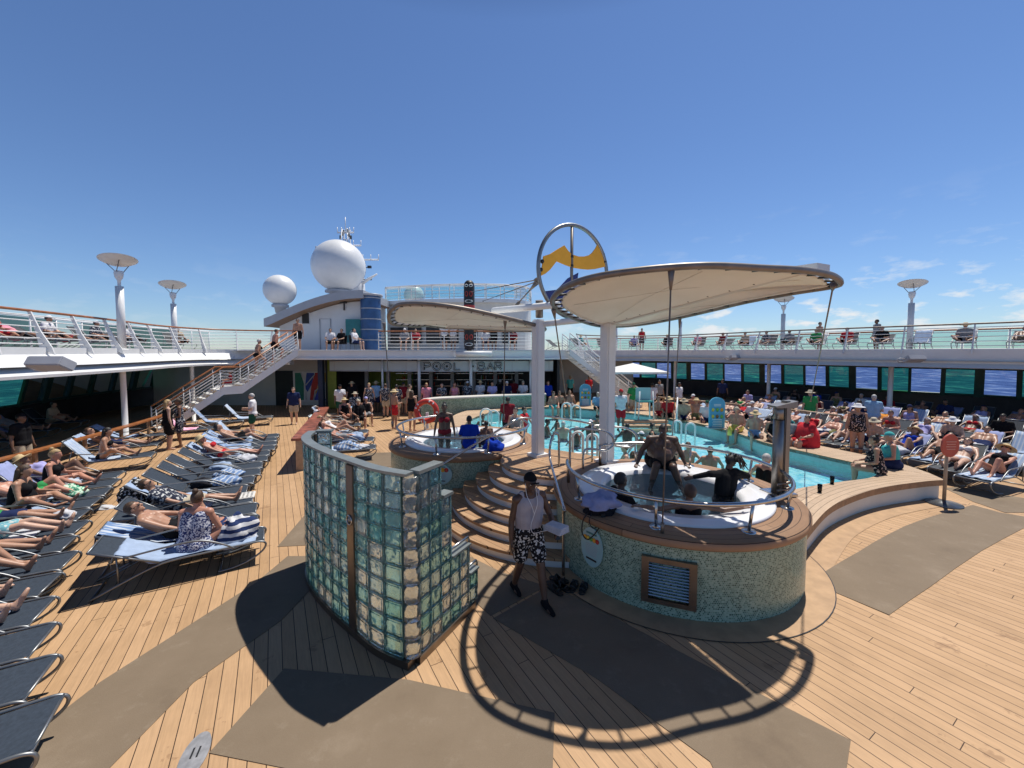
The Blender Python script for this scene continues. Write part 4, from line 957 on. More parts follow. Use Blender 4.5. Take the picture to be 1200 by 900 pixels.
rail_thing('steel guard rail along the pool side of the stair landing', [PD(694, 545, 9.0), PD(694, 502, 9.0), PD(690, 496, 9.0), PD(660, 491, 9.3), PD(640, 488, 9.6), PD(637, 492, 9.6), PD(637, 530, 9.6)], smooth=3)
rail_thing('steel rail between the left hot tub and the landing', [PD(584, 545, 9.6), PD(585, 520, 9.6), PD(578, 511, 9.6), PD(560, 511, 9.6)], smooth=3)
# white pool ladders
def ladder(px, py, D, label, dx=.55):
    c = PD(px, py, D); th = thing('pool_ladder', label, 'ladder', (c.x, c.y, .46))
    for s in (0, 1):
        mb = MB(); x = c.x+s*dx
        mb.tube([(x-.0, c.y-.55, -.4), (x, c.y-.55, .95)]+[(x, c.y-.55+.28*(1-cos(a)), .95+.28*sin(a)) for a in [pi*i/10 for i in range(1, 10)]]+[(x, c.y+.01, .95), (x, c.y+.01, .45)], .03, seg=8); mb.build('hoop', M['white'], th)
    for z in (-.3, .0): mb = MB(); mb.box((c.x+dx/2, c.y-.55, z), (dx, .1, .03)); mb.build('rung', M['white'], th)
def ladder2(pts2, D, label):
    """hoop pair standing across the picture: feet pixels of each hoop"""
    c = PD(pts2[0][0], pts2[0][1], D); th = thing('pool_ladder', label, 'ladder', (c.x, c.y, .3))
    for (x0, y0, w, top) in pts2:
        a = PD(x0, y0, D); b = PD(x0+w, y0, D); r = (b.x-a.x)/2; zt = PD(x0, top, D).z-r
        mb = MB(); mb.tube([(a.x, D, a.z)]+[(a.x+r-r*cos(t), D, zt+r*sin(t)) for t in [pi*i/12 for i in range(13)]]+[(b.x, D, b.z)], .032, seg=8); mb.build('hoop', M['white'], th)
    for q in (0,): mb = MB(); mb.box((c.x+.35, D+.1, c.z+.12), (.55, .12, .03)); mb.build('rung', M['white'], th)
ladder2([(658.5, 503, 10.5, 472), (669.5, 505, 10.5, 475)], 18.3, 'pair of white ladder hoops at the far left end of the pool')
ladder2([(788, 525, 10, 493), (803, 530, 11, 496)], 13.4, 'pair of white ladder hoops at the far side, right of the big seated man')
ladder2([(563, 500, 13, 479), (572, 503, 13, 481)], 15.5, 'pair of white ladder hoops behind the left hot tub')
ladder2([(671, 538, 12, 506), (688, 542, 12, 509)], 9.8, 'pair of white ladder hoops behind the stair landing')

# ================================================================== GLASS BLOCK SCREEN
gs = thing('glass_block_screen', 'curved shower screen of clear and aqua glass blocks with steel posts', 'glass screen', (-1.9, 5.0, 0))
gbm = [glass_block_mat('clear glass block', (.80, .93, .96), 1.3), glass_block_mat('aqua glass block', (.46, .83, .90), 4.1), glass_block_mat('blue glass block', (.60, .85, .95), 7.7), glass_block_mat('deep teal glass block', (.33, .74, .80), 2.9)]
mortar = simple('screen joint', (.08, .17, .16), .5, 0, .15, 10)
rg = random.Random(11)
SCW = smooth_path([(-1.08, 4.16, 0), (-1.48, 4.36, 0), (-1.86, 4.66, 0), (-2.35, 5.08, 0), (-2.82, 5.56, 0), (-3.10, 5.98, 0), (-3.22, 6.42, 0)], 12)
BZ, BH = .09, .2
def frames(path, step, start=0.0, end=None):
    L = [0]
    for a_, b_ in zip(path, path[1:]): L.append(L[-1]+(b_-a_).length)
    tot = L[-1] if end is None else end
    n = round((tot-start)/step); st_ = (tot-start)/n; out = []
    for k_ in range(n):
        d = start+(k_+.5)*st_; i = 0
        while i < len(L)-2 and L[i+1] < d: i += 1
        p = path[i].lerp(path[i+1], (d-L[i])/(L[i+1]-L[i])); t = (path[i+1]-path[i]).normalized(); out.append((p, atan2(t.y, t.x), st_))
    return out, L[-1]
def panel(fr_, rows, nm='block_panel'):
    mb = MB(); mo = MB()
    for ci, (p, a_, s_) in enumerate(fr_):
        nr = rows if isinstance(rows, int) else rows[ci]
        for k_ in range(nr):
            z = BZ+BH*(k_+.5); mi = rg.choices((0, 1, 2, 3), (2.0, 5, 3.2, 1.0))[0]
            mb.box((p.x, p.y, z), (s_-.009, .095, BH-.009), mi, a_, bev=.014)
        for k_ in range(nr+1): mo.box((p.x, p.y, BZ+BH*k_), (s_-.004, .07, .010), 0, a_)
        for e_ in (-.5, .5):
            mo.box((p.x+cos(a_)*s_*e_, p.y+sin(a_)*s_*e_, BZ+BH*nr/2), (.0098, .068, BH*nr), 0, a_)
    pb = mb.build(nm, gbm, gs); mo.build('joint', mortar, pb)
_, LW = frames(SCW, .2)
fA, _ = frames(SCW, .25, .09, .87); fB, _ = frames(SCW, .235, 1.03, LW-.12)
panel(fA, 10); panel(fB, 10)
def post_at(d, w=.12):
    L = 0
    for a_, b_ in zip(SCW, SCW[1:]):
        l_ = (b_-a_).length
        if L+l_ >= d:
            p = a_.lerp(b_, (d-L)/l_); t = (b_-a_).normalized(); return p, atan2(t.y, t.x)
        L += l_
    return SCW[-1], atan2((SCW[-1]-SCW[-2]).y, (SCW[-1]-SCW[-2]).x)
for d, w in ((.95, .155), (LW-.05, .10)):
    p, a_ = post_at(d); mb = MB(); mb.box((p.x, p.y, 1.04), (w, .115, 2.07), 0, a_, bev=.006); po = mb.build('post', M['brushed'], gs)
    if d < 1.5:
        n = Vector((sin(a_), -cos(a_), 0)); n = n if n.y < 0 else -n
        c = p+n*.065+Vector((0, 0, 1.42)); t = Vector((cos(a_), sin(a_), 0)); mb = MB()
        mb.tube([c+t*.055*cos(2*pi*i/20)+Vector((0, 0, .055*sin(2*pi*i/20))) for i in range(20)], .009, closed=True, seg=6)
        mb.tube([c+t*.05+Vector((0, 0, .0)), c-t*.05], .006, seg=5); mb.tube([c+Vector((0, 0, .05)), c-Vector((0, 0, .05))], .006, seg=5); mb.build('valve_ring', M['steel'], po)
# right-hand stepped wing
RW0 = Vector((-1.08, 4.16, 0)); e_ = G(553, 711); RW1 = Vector((e_.x, e_.y, 0)); wt = (RW1-RW0).normalized(); LW2 = (RW1-RW0).length
steps = [10, 10, 8, 4, 4, 2]; sw = LW2/6.15
frw = [(RW0+wt*(.11+sw*(i+.5)), atan2(wt.y, wt.x), sw) for i in range(6)]
panel(frw, steps)
# rounded corner column of blocks
mb = MB()
for k_ in range(10): mb.lathe([(.0, .006), (.075, .006), (.092, .02), (.092, .18), (.075, .194), (0, .194)], (RW0.x+.0, RW0.y+.055, BZ+BH*k_), 0, 20)
mb.build('corner_blocks', [gbm[0]], gs)
# curb, caps
def ribbon(path, hw, z0, z1, name, mat_):
    nn_ = normals(path); mb = MB(); a_ = [p+n*hw for p, n in zip(path, nn_)]; b_ = [p-n*hw for p, n in zip(path, nn_)]
    A0_, A1_ = [v3(p, z0) for p in a_], [v3(p, z1) for p in a_]; B0_, B1_ = [v3(p, z0) for p in b_], [v3(p, z1) for p in b_]
    mb.strip(A0_, A1_); mb.strip(B0_, B1_); mb.strip(A1_, B1_); mb.strip(A0_, B0_)
    for i in (0, -1): mb.strip([A0_[i], B0_[i]], [A1_[i], B1_[i]])
    mb.build(name, mat_, gs)
ribbon(SCW, .062, 0, BZ-.004, 'curb', M['brushed']); ribbon([RW0+wt*.065, RW1], .06, 0, BZ-.006, 'curb', M['brushed'])
capm = simple('screen cap', (.27, .30, .29), .4, .5, .12, 5)
ribbon(SCW, .064, BZ+BH*10+.006, BZ+BH*10+.036, 'cap', capm); ribbon([RW0+wt*.075, RW0+wt*(.11+2*sw)], .07, BZ+BH*10+.007, BZ+BH*10+.043, 'cap', capm)
ribbon([RW0+wt*(.12+2*sw), RW0+wt*(.11+3*sw)], .07, BZ+BH*8+.007, BZ+BH*8+.043, 'cap', capm)
for i0, i1, r_ in ((3, 5, 4), (5, 6, 2)):
    a_ = RW0+wt*(.12+i0*sw); b_ = RW0+wt*(.13+i1*sw); ribbon([a_, b_], .055, BZ+BH*r_+.006, BZ+BH*r_+.03, 'cap', capm)
    mb = MB(); z = BZ+BH*r_; mb.tube([v3(a_, z+.04), v3(a_, z+.10), v3(b_, z+.10), v3(b_+wt*.02, z+.06), v3(b_+wt*.02, z-.3)], .016, seg=8); mb.build('grab_rail', M['steel'], gs)
# return at the far end
e0 = SCW[-1]; mb = MB()
fr_ = [(e0+Vector((.17, .03, 0)), 0.17, .2)]
panel(fr_, 10); ribbon([e0+Vector((.06, .01, 0)), e0+Vector((.30, .05, 0))], .07, BZ+BH*10+.008, BZ+BH*10+.042, 'cap', capm)

# ================================================================== CANOPIES
CPL = (4.785, .03, -.1026)
def cz(x, y): return CPL[0]+CPL[1]*x+CPL[2]*y
OUT1 = [(.61, 6.05), (.70, 5.40), (1.0, 4.95), (1.55, 4.70), (2.2, 4.62), (2.95, 4.78), (3.55, 4.93), (4.1, 5.2), (4.52, 5.58), (4.56, 5.78), (4.22, 6.10), (3.85, 6.6), (3.6, 7.2), (3.3, 7.85), (2.89, 8.45), (2.42, 8.74), (1.85, 8.6), (1.3, 7.85), (.95, 7.2), (.72, 6.65)]
C1 = Vector((2.03, 8.51)); C2 = Vector((.59, 9.07))
def canopy(label, fmap, cables, slot):
    ol = smooth_path([(x, y, 0) for x, y in OUT1], 6, True)
    P3 = [Vector((p.x, p.y, cz(p.x, p.y))) for p in ol]; cen = sum(P3, Vector())/len(P3)
    F = lambda p: fmap(Vector(p))
    th = thing('canopy', label, 'canopy', F(cen))
    mb = MB(); mb.tube([F(p) for p in P3], .043, seg=10, closed=True); mb.build('rim_tube', M['tubebrown'], th)
    for pa, pb in (((2.0, 8.55), (2.35, 4.78)), ((.9, 6.7), (4.1, 5.45)), ((2.0, 8.55), (3.5, 7.0))):
        mb = MB(); mb.tube([F((pa[0], pa[1], cz(*pa)+.03)), F(((pa[0]+pb[0])/2, (pa[1]+pb[1])/2, cz((pa[0]+pb[0])/2, (pa[1]+pb[1])/2)+.10)), F((pb[0], pb[1], cz(*pb)+.03))], .0045, seg=5); mb.build('seam_cable', M['cream'], th)
    s0, s1 = Vector((1.95, 8.75, 0)), Vector((3.78, 4.84, 0)); sd = (s1-s0).normalized(); sn = Vector((sd.y, -sd.x, 0))   # slot line; +sn on the right
    inner = []
    for i, p in enumerate(P3):
        t = (P3[(i+1) % len(P3)]-P3[i-1]); t.normalize(); n = Vector((-t.y, t.x, 0)); n.normalize()
        if (cen-p).dot(n) < 0: n = -n
        inner.append(p+n*.155)
    for sgn_, gap in ((-1, -.02), (1, .035)):
        side = [p for p in inner]
        pts = []
        m_ = len(side)
        for i in range(m_):
            a_, b_ = side[i], side[(i+1) % m_]; da = (a_-s0).dot(sn)*sgn_-gap*sgn_*sgn_*1; db = (b_-s0).dot(sn)*sgn_-gap
            da = (a_-s0).dot(sn)*sgn_-abs(gap); db = (b_-s0).dot(sn)*sgn_-abs(gap)
            if da >= 0: pts.append(a_)
            if (da >= 0) != (db >= 0): pts.append(a_.lerp(b_, da/(da-db)))
        # refine straight edge
        full = []
        for i, p in enumerate(pts):
            q = pts[(i+1) % len(pts)]; full.append(p); k_ = int((q-p).length/.3)
            for j in range(1, k_+1): full.append(p.lerp(q, j/(k_+1)))
        c_ = sum(full, Vector())/len(full); rows = []
        for f in (1, .8, .6, .4, .2):
            rows.append([Vector((c_.x+(p.x-c_.x)*f, c_.y+(p.y-c_.y)*f, 0)) for p in full])
        for f, row in zip((1, .8, .6, .4, .2), rows):
            for v in row: v.z = cz(v.x, v.y)+.16*(1-f*f)
        mb = MB()
        for r0, r1 in zip(rows, rows[1:]): mb.strip([F(p) for p in r0], [F(p) for p in r1], 0, True, True)
        cc = Vector((c_.x, c_.y, cz(c_.x, c_.y)+.16)); n = len(full)
        mb.add([F(cc)]+[F(p) for p in rows[-1]], [(0, 1+i, 1+(i+1) % n) for i in range(n)], 0, True)
        mem = mb.build('membrane', M['canvas'], th)
        mb = MB(); mb.tube([F(p) for p in full], .018, seg=6, closed=True); mb.build('hem', M['cream'], mem)
    k_ = 0
    for i in range(0, len(P3), 3):
        mb = MB(); mb.tube([F(P3[i]+Vector((0, 0, -.02))), F(inner[i]+Vector((0, 0, -.005)))], .016, seg=4); mb.build('lacing_tab', M['black'], th)
    for j in range(9):
        p = s0.lerp(s1, .12+.085*j); p.z = cz(p.x, p.y)+.02; mb = MB(); mb.tube([F(p-sn*.09), F(p+sn*.1)], .013, seg=4); mb.build('lacing_tab', M['black'], th)
    # wedge shaped beam riding over the slot
    a_ = Vector((3.4, 6.15, 0)); b_ = Vector((4.30, 5.60, 0)); mb = MB(); q = []
    for p, h, w, z_ in ((a_, .03, .08, .27), (b_, .22, .15, .05)):
        for sx, zz in ((-1, z_), (1, z_), (1, z_+h), (-1, z_+h)): v = p+sn*sx*w; v.z = cz(p.x, p.y)+zz; q.append(F(v))
    mb.add(q, [(0, 1, 2, 3), (7, 6, 5, 4), (0, 4, 5, 1), (1, 5, 6, 2), (2, 6, 7, 3), (3, 7, 4, 0)]); mb.build('spine_beam', M['cream'], th)
    # thin seams in the cloth, stay wires under it
    return th
f1 = lambda p: p
SC2 = .86
def f2(p):
    r = Vector((p.x, p.y))-C1; x, y = C2.x-.02+r.y*SC2, C2.y+.2+r.x*SC2; t = y-9.1
    return Vector((x, y, 3.88-.075*(x-C2.x)-.13*t+.13*math.sqrt(t*t+.5)-.30*max(0, -2.3-x)+(p.z-cz(p.x, p.y))))
canopy('big teardrop canopy on a bronze tube over the right hot tub', f1, None, True)
canopy('smaller teardrop canopy seen edge on over the left hot tub', f2, None, True)
def column_box(x, y, z0, z1, w, label, rz):
    mb = MB(); mb.box((x, y, (z0+z1)/2), (w, w, z1-z0), 0, rz, bev=.03); mb.box((x, y, z0+.04), (w+.12, w+.12, .08), 0, rz)
    return solo(mb, 'canopy_column', M['white'], label, 'column', (x, y, z0))
column_box(C1.x, C1.y, 1.0, 4.02, .255, 'thick white column holding the big canopy', radians(35))
column_box(C2.x, C2.y, 1.0, 4.12, .235, 'thick white column left of the stair landing, holding the smaller canopy', radians(35))
# hoop with banner
hc = PD(673.5, 319, 9.0); HR = 1.02; hrz = radians(34)
hp = thing('banner_hoop', 'steel hoop with a waving yellow orange banner above the columns', 'hoop', hc)
hu = Vector((cos(hrz), sin(hrz), 0))
H3 = lambda u, v: hc+hu*u*HR+Vector((0, 0, v*HR))
mb = MB(); mb.tube([H3(cos(2*pi*i/56), sin(2*pi*i/56)) for i in range(56)], .043, seg=10, closed=True); mb.build('ring', M['alu'], hp)
def flagpart(pts, m_, name):
    n_ = Vector((-hu.y, hu.x, 0))*.012; mb = MB(); q = [H3(*p) for p in pts]; n = len(q)
    mb.add([p-n_ for p in q]+[p+n_ for p in q], [tuple(range(n)), tuple(reversed(range(n, 2*n)))]+[(i, n+i, n+(i+1) % n, (i+1) % n) for i in range(n)]); mb.build(name, m_, hp)
flagpart([(-.87, .23), (-.69, .30), (-.5, .42), (-.31, .53), (-.2, .43), (-.09, .37), (.1, .35), (.26, .37), (.42, .42), (.52, .49), (.62, .6), (.69, .71), (.76, .63), (.85, .45), (.95, .23), (.63, .14), (.4, .1), (.19, .09), (-.05, .09), (-.26, .12), (-.52, .17), (-.60, .08), (-.70, -.03), (-.82, -.12), (-.94, -.18)], M['orange'], 'banner')
flagpart([(-.84, -.48), (-.5, -.42), (-.2, -.15), (.1, .0), (.0, -.62), (-.45, -.82), (-.68, -.70)], M['navy'], 'lower_banner')
mb = MB(); mb.tube([H3(-.09, .97), H3(-.09, -.9)], .035, seg=8); mb.build('pole', M['tubebrown'], hp)
for u, v in ((-.09, .32), (-.09, .13), (.87, .5), (.93, .34), (-.9, .12), (-.93, -.05)):
    mb = MB(); mb.sphere(H3(u, v), .045, 0, 8, 6); mb.build('clip', M['black'], hp)
mb = MB(); mb.tube([PD(632, 352, 9.0), PD(632, 372, 9.1)], .085, seg=10); mb.build('support_stub', M['tubebrown'], hp)
def beam(a_, b_, r, label):
    mb = MB(); mb.tube([a_, b_], r, seg=10); solo(mb, 'tie_beam', M['white'], label, 'beam', a_)
beam(PD(578, 364, 9.7), PD(655, 357, 8.4), .075, 'upper white tie beam between the two canopies')
beam(PD(634, 380, 9.1), PD(690, 374, 8.5), .07, 'lower white tie beam joining the two columns')
def cable(a_, b_, label, r=.014, foot=True):
    mb = MB(); a_, b_ = Vector(a_), Vector(b_); mb.tube([a_, b_], r, seg=6)
    d = (b_-a_).normalized(); mb.tube([a_, a_+d*.22], r*2.6, seg=6, rr=[r*4, r*1.4]); mb.tube([b_-d*.14, b_], r*2.4, seg=6)
    solo(mb, 'stay_cable', M['tubebrown'], label, 'cable', a_)
cable((1.83, 4.66, 4.33), (1.96, 5.12, COPZ), 'steel stay dropping straight from the big canopy rim to the right hot tub front', .0105)
cable((4.43, 5.58, 4.33), PD(950, 470, 13.0), 'steel stay slanting down from the tip of the big canopy', .012)
cable((.68, 6.6, 4.1), PD(664, 470, 8.6), 'steel stay from the left end of the big canopy to the landing', .012)
cable(PD(450, 378, 9.3), PD(460, 500, 9.9), 'steel stay from the left end of the smaller canopy', .012)
cable(PD(592, 374, 9.0), PD(590, 492, 9.4), 'steel stay below the middle of the smaller canopy', .012)
cable(PD(797, 371, 7.9), PD(786, 540, 8.45), 'steel stay behind the big seated man in the hot tub', .010)
cable(PD(629, 328, 9.0), PD(553, 342, 21), 'upper guy wire running left from the hoop', .014)
cable(PD(629, 330, 9.0), PD(566, 353, 21), 'lower guy wire running left from the hoop', .014)
cable(PD(629, 331, 9.0), PD(604, 359, 9.3), 'short pale guy wire from the hoop to the upper tie beam', .016)

# ================================================================== SMALL FITTINGS
# totem on the terrace (plain carved pole)
tp = PD(550, 405, 21.75)
to = thing('carved_pole', 'tall dark carved pole with red and white oval carving, rising behind the smaller canopy', 'carved pole', (tp.x, 21.75+.6, ZF)); TB = 22.35; tx = PD(550, 380, TB).x
ztop = PD(550, 329, TB).z
mb = MB(); mb.lathe([(.27, ZF), (.30, ZF+.3), (.30, ztop-.35), (.26, ztop-.12), (.15, ztop), (0, ztop+.02)], (tx, TB, 0), 0, 16); mb.build('pole_body', simple('dark carved wood', (.025, .02, .02), .5, 0, .3, 8), to)
for k_, (z, kind) in enumerate(((ztop-.30, 0), (ztop-.75, 1), (ztop-1.15, 2), (ztop-2.3, 0), (ZF+.75, 1), (ZF+.35, 2))):
    for s in (-1, 1):
        if kind == 2 and s == 1: continue
        mb = MB(); c = Vector((tx+(s*.12 if kind != 2 else 0), TB-.285, z)); w, h = ((.085, .06), (.07, .13), (.2, .07))[kind]
        mb.tube([c+Vector((w*cos(2*pi*i/16), abs(w*cos(2*pi*i/16)+s*.1*(kind != 2))**2*.9, h*sin(2*pi*i/16))) for i in range(16)], .022, closed=True, seg=5)
        mb.build('oval_carving', M['white'] if kind == 0 else (M['red'] if kind == 1 else M['white']), to)
mb = MB(); mb.lathe([(.305, ztop-1.75), (.305, ztop-1.35)], (tx, TB, 0), 0, 16); mb.build('red_band', M['red'], to)

def rules_board(px, py, D, w, h, label, z0=.46, seed=0):
    c = PD(px, py, D); th = thing('notice_board', label, 'sign', (c.x, c.y, z0))
    mb = MB(); n = 14; pts = [(-w/2, 0), (w/2, 0), (w/2, h-w*.42)]+[(w/2*cos(a), h-w*.42+w*.42*sin(a)) for a in [pi*i/n for i in range(1, n)]]+[(-w/2, h-w*.42)]
    q = [(c.x+x, c.y, z0+.04+z) for x, z in pts]; m_ = len(q)
    mb.add(q+[(x, y+.05, z) for x, y, z in q], [tuple(range(m_)), tuple(reversed(range(m_, 2*m_)))]+[(i, m_+i, m_+(i+1) % m_, (i+1) % m_) for i in range(m_)])
    bd = mb.build('board', simple('sky blue board', (.13, .47, .66), .4, 0, .06, 3), th)
    mb = MB(); q2 = [(c.x+x*.88, c.y-.004, z0+.04+.03+z*.94) for x, z in pts]; mb.add(q2, [tuple(range(m_))]); mb.build('inset', simple('dark blue board edge', (.09, .38, .58), .4, 0, .05, 3), bd)
    rc = random.Random(seed); cols = [M['yellow'], simple('sign green', (.18, .45, .08), .5), M['orange'], M['yellow'], simple('sign brown', (.25, .12, .05), .5), simple('sign green', (.18, .45, .08), .5)]
    for i in range(6):
        mb = MB(); x = c.x+(-.28+.28*(i % 3))*w; z = z0+h*(.62 if i < 3 else .40); r = w*.10
        mb.lathe([(0, 0), (r, 0), (r, .01)], (0, 0, 0), 0, 12); mb.v = [Vector((x+v[0]*rc.uniform(.8, 1.1), c.y-.01-v[2], z+v[1]*1.2)) for v in map(Vector, mb.v)]; mb.build('pictogram', cols[i], bd)
    for k_ in range(5):
        mb = MB(); mb.box((c.x+.02*w*(k_ % 2), c.y-.008, z0+h*(.30-.055*k_)), (w*(.62-.05*(k_ % 2)), .006, h*.018)); mb.build('text_line', M['white'], bd)
    for k_ in range(2):
        mb = MB(); mb.box((c.x, c.y-.008, z0+h*(.80-.045*k_)), (w*.45, .006, h*.022)); mb.build('heading_line', M['white'], bd)
    mb = MB(); mb.box((c.x, c.y+.1, z0+.02), (w*1.05, .35, .04)); mb.build('base', M['grey'], th)
    return th
rules_board(840.5, 482, 15.2, .60, 1.16, 'arched blue six pictogram board at the far pool edge, right of two seated men', seed=1)
rules_board(686, 463, 21.6, .62, 1.15, 'arched blue rules board with six pictograms beside the tall column, farther away', seed=2)
# round rules plates on the tub drums
def plate(T, ang, z, rw, rh, label, words=True):
    th = thing('rules_plate', label, 'sign', (T[0]+(T[2]+.012)*cos(ang), T[1]+(T[2]+.012)*sin(ang), z), ang+pi/2)
    def add(mb, nm, m_): o_ = bpy.data.objects.new(nm, mb.mesh(nm, [m_])); COL.objects.link(o_); o_.parent = th; return o_
    mb = MB(); n = 36; q = [(rw*cos(2*pi*i/n), -.02-.0, rh*sin(2*pi*i/n)) for i in range(n)]; mb.add(q+[(x, -.001, z_) for x, y_, z_ in q], [tuple(range(n)), tuple(reversed(range(n, 2*n)))]+[(i, n+i, n+(i+1) % n, (i+1) % n) for i in range(n)])
    add(mb, 'disc', simple('pale aqua plate', (.34, .55, .56), .35, 0, .06, 3))
    ic = [M['orange'], M['yellow'], simple('sign green', (.18, .45, .08), .5), M['orange'], M['red']]
    for i in range(5):
        mb = MB(); x = (-.56+.28*i)*rw; mb.lathe([(0, 0), (.033*rw/.2, 0), (.033*rw/.2, .006)], (0, 0, 0), 0, 14); mb.v = [Vector((x+v[0], -.024-v[2], rh*.42+v[1])) for v in map(Vector, mb.v)]; add(mb, 'pictogram', ic[i])
    for k_ in range(7):
        mb = MB(); mb.box((0, -.022, rh*(.12-.085*k_)), (rw*(1.15-.07*abs(k_-2)), .003, rh*.022)); add(mb, 'text_line', M['grey'])
    mb = MB(); mb.box((0, -.023, rh*.70), (rw*.95, .004, rh*.09)); add(mb, 'heading_line', M['teal'])
    mb = MB(); mb.box((0, -.023, -rh*.62), (rw*.95, .004, rh*.09)); add(mb, 'black_bar', M['black'])
    return th
plate(T1, atan2(5.62-6.78, 1.15-2.70), .60, .20, .285, 'round pale rules plate with coloured pictograms on the right hot tub')
plate(T2, atan2(8.9-10.75, -1.62+1.30), .66, .30, .24, 'round teal rules plate on the left hot tub, half hidden by the glass screen')
# pool lift column
lf = thing('pool_lift', 'tall polished steel pool lift column on the rim of the right hot tub', 'pool lift', (4.40, 6.52, COPZ))
mb = MB(); mb.tube([(4.37, 6.52, COPZ), (4.37, 6.52, 2.28)], .078, seg=20); mb.tube([(4.37, 6.52, 2.28), (4.37, 6.52, 2.52)], .07, seg=16); mb.build('cylinder', M['satin'], lf)
mb = MB(); mb.box((4.50, 6.55, 1.85), (.10, .13, 1.5), 0, .1, bev=.015); mb.build('guide_rail', M['satin'], lf)
mb = MB(); mb.add([(4.25, 6.4, 2.52), (4.62, 6.44, 2.60), (4.62, 6.66, 2.60), (4.25, 6.64, 2.52), (4.25, 6.4, 2.49), (4.62, 6.44, 2.49), (4.62, 6.66, 2.49), (4.25, 6.64, 2.49)], [(0, 1, 2, 3), (7, 6, 5, 4), (0, 4, 5, 1), (1, 5, 6, 2), (2, 6, 7, 3), (3, 7, 4, 0)]); mb.build('cap', M['satin'], lf)
mb = MB(); mb.box((4.40, 6.52, COPZ+.03), (.42, .36, .05), 0, .2, bev=.01); mb.build('base_plate', M['steel'], lf)
for dz in (.1, .2): mb = MB(); mb.tube([(4.3, 6.4, COPZ+dz), (4.5, 6.36, COPZ+dz+.06), (4.6, 6.5, COPZ+dz)], .025, seg=6); mb.build('valve_pipe', M['brushed'], lf)
# sign on a stand
sp = G(1106, 591); ss = thing('sign_stand', 'red oval notice on a thin pole with a round grey base', 'sign', sp)
mb = MB(); mb.lathe([(0, 0), (.30, 0), (.31, .03), (.05, .07), (.03, .1), (0, .1)], sp, 0, 24); mb.build('base', M['alu'], ss)
mb = MB(); mb.tube([sp+Vector((0, 0, .06)), sp+Vector((0, 0, 1.25))], .032, seg=8); mb.build('pole', simple('tan pole', (.45, .33, .22), .5), ss)
oc = sp+Vector((.03, -.05, 1.33)); mb = MB(); n = 28; q = [oc+Vector((.19*cos(2*pi*i/n), 0, .255*sin(2*pi*i/n))) for i in range(n)]
mb.add(q+[p+Vector((0, .04, 0)) for p in q], [tuple(range(n)), tuple(reversed(range(n, 2*n)))]+[(i, n+i, n+(i+1) % n, (i+1) % n) for i in range(n)]); mb.build('oval_board', simple('notice red', (.50, .09, .06), .5, 0, .08, 4), ss)
for k_ in range(4): mb = MB(); mb.box(oc+Vector((0, -.006, .09-.055*k_)), (.22-.03*(k_ % 2), .006, .016)); mb.build('text_line', simple('faded lettering', (.7, .35, .28), .6), ss)
# deck drain plate, perforated step
dp = G(228, 886); dr = thing('drain_cover', 'oval grey metal cover plate with two slots let into the deck', 'cover plate', dp, radians(20))
def loc_part(th, mb, nm, m_): o_ = bpy.data.objects.new(nm, mb.mesh(nm, [m_])); COL.objects.link(o_); o_.parent = th; return o_
mb = MB(); n = 28; q = [(.10*cos(2*pi*i/n), .22*sin(2*pi*i/n), .008) for i in range(n)]; mb.prism([(x, y) for x, y, z in q], .002, .012); loc_part(dr, mb, 'plate', simple('galvanised plate', (.45, .44, .43), .45, .6, .25, 14))
for s in (-.022, .022): mb = MB(); mb.box((s, .02, .0125), (.014, .10, .004)); loc_part(dr, mb, 'slot', M['black'])
pf = G(291, 600); sx_ = thing('footrest', 'small white perforated footrest standing at the end of the middle row', 'footrest', pf, radians(28))
mb = MB(); mb.box((0, 0, .36), (.26, .42, .03), bev=.01); loc_part(sx_, mb, 'top', M['cream'])
for a_ in (-.1, .1):
    for b_ in (-.18, .18): mb = MB(); mb.tube([(a_, b_, 0), (a_, b_, .35)], .012, seg=5); loc_part(sx_, mb, 'leg', M['alu'])
for i in range(3):
    for j in range(4): mb = MB(); mb.lathe([(0, .377), (.022, .377), (.022, .374)], (-.075+.075*i, -.14+.093*j, 0), 0, 8); loc_part(sx_, mb, 'hole', M['black'])
# lifebuoy on a stand
lb = PD(500, 495, 14.6); th = thing('lifebuoy', 'red and white lifebuoy on a stand behind the left hot tub', 'lifebuoy', (lb.x, lb.y, .46))
mb = MB(); R0 = .36; c = Vector((lb.x, lb.y, 1.22))
for s in range(8): mb.tube([c+Vector((R0*cos(a), 0, R0*sin(a))) for a in [2*pi*(s+i/6)/8 for i in range(7)]], .10, 1 if s % 2 else 0, seg=8, caps=False)
mb.m = [0 if m_ == 0 or True and (i % 6) else m_ for i, m_ in enumerate(mb.m)]
mb.build('ring', [M['red'], M['white']], th)
mb = MB(); mb.box((lb.x, lb.y+.1, .8), (.10, .06, .72)); mb.build('stand', M['white'], th)
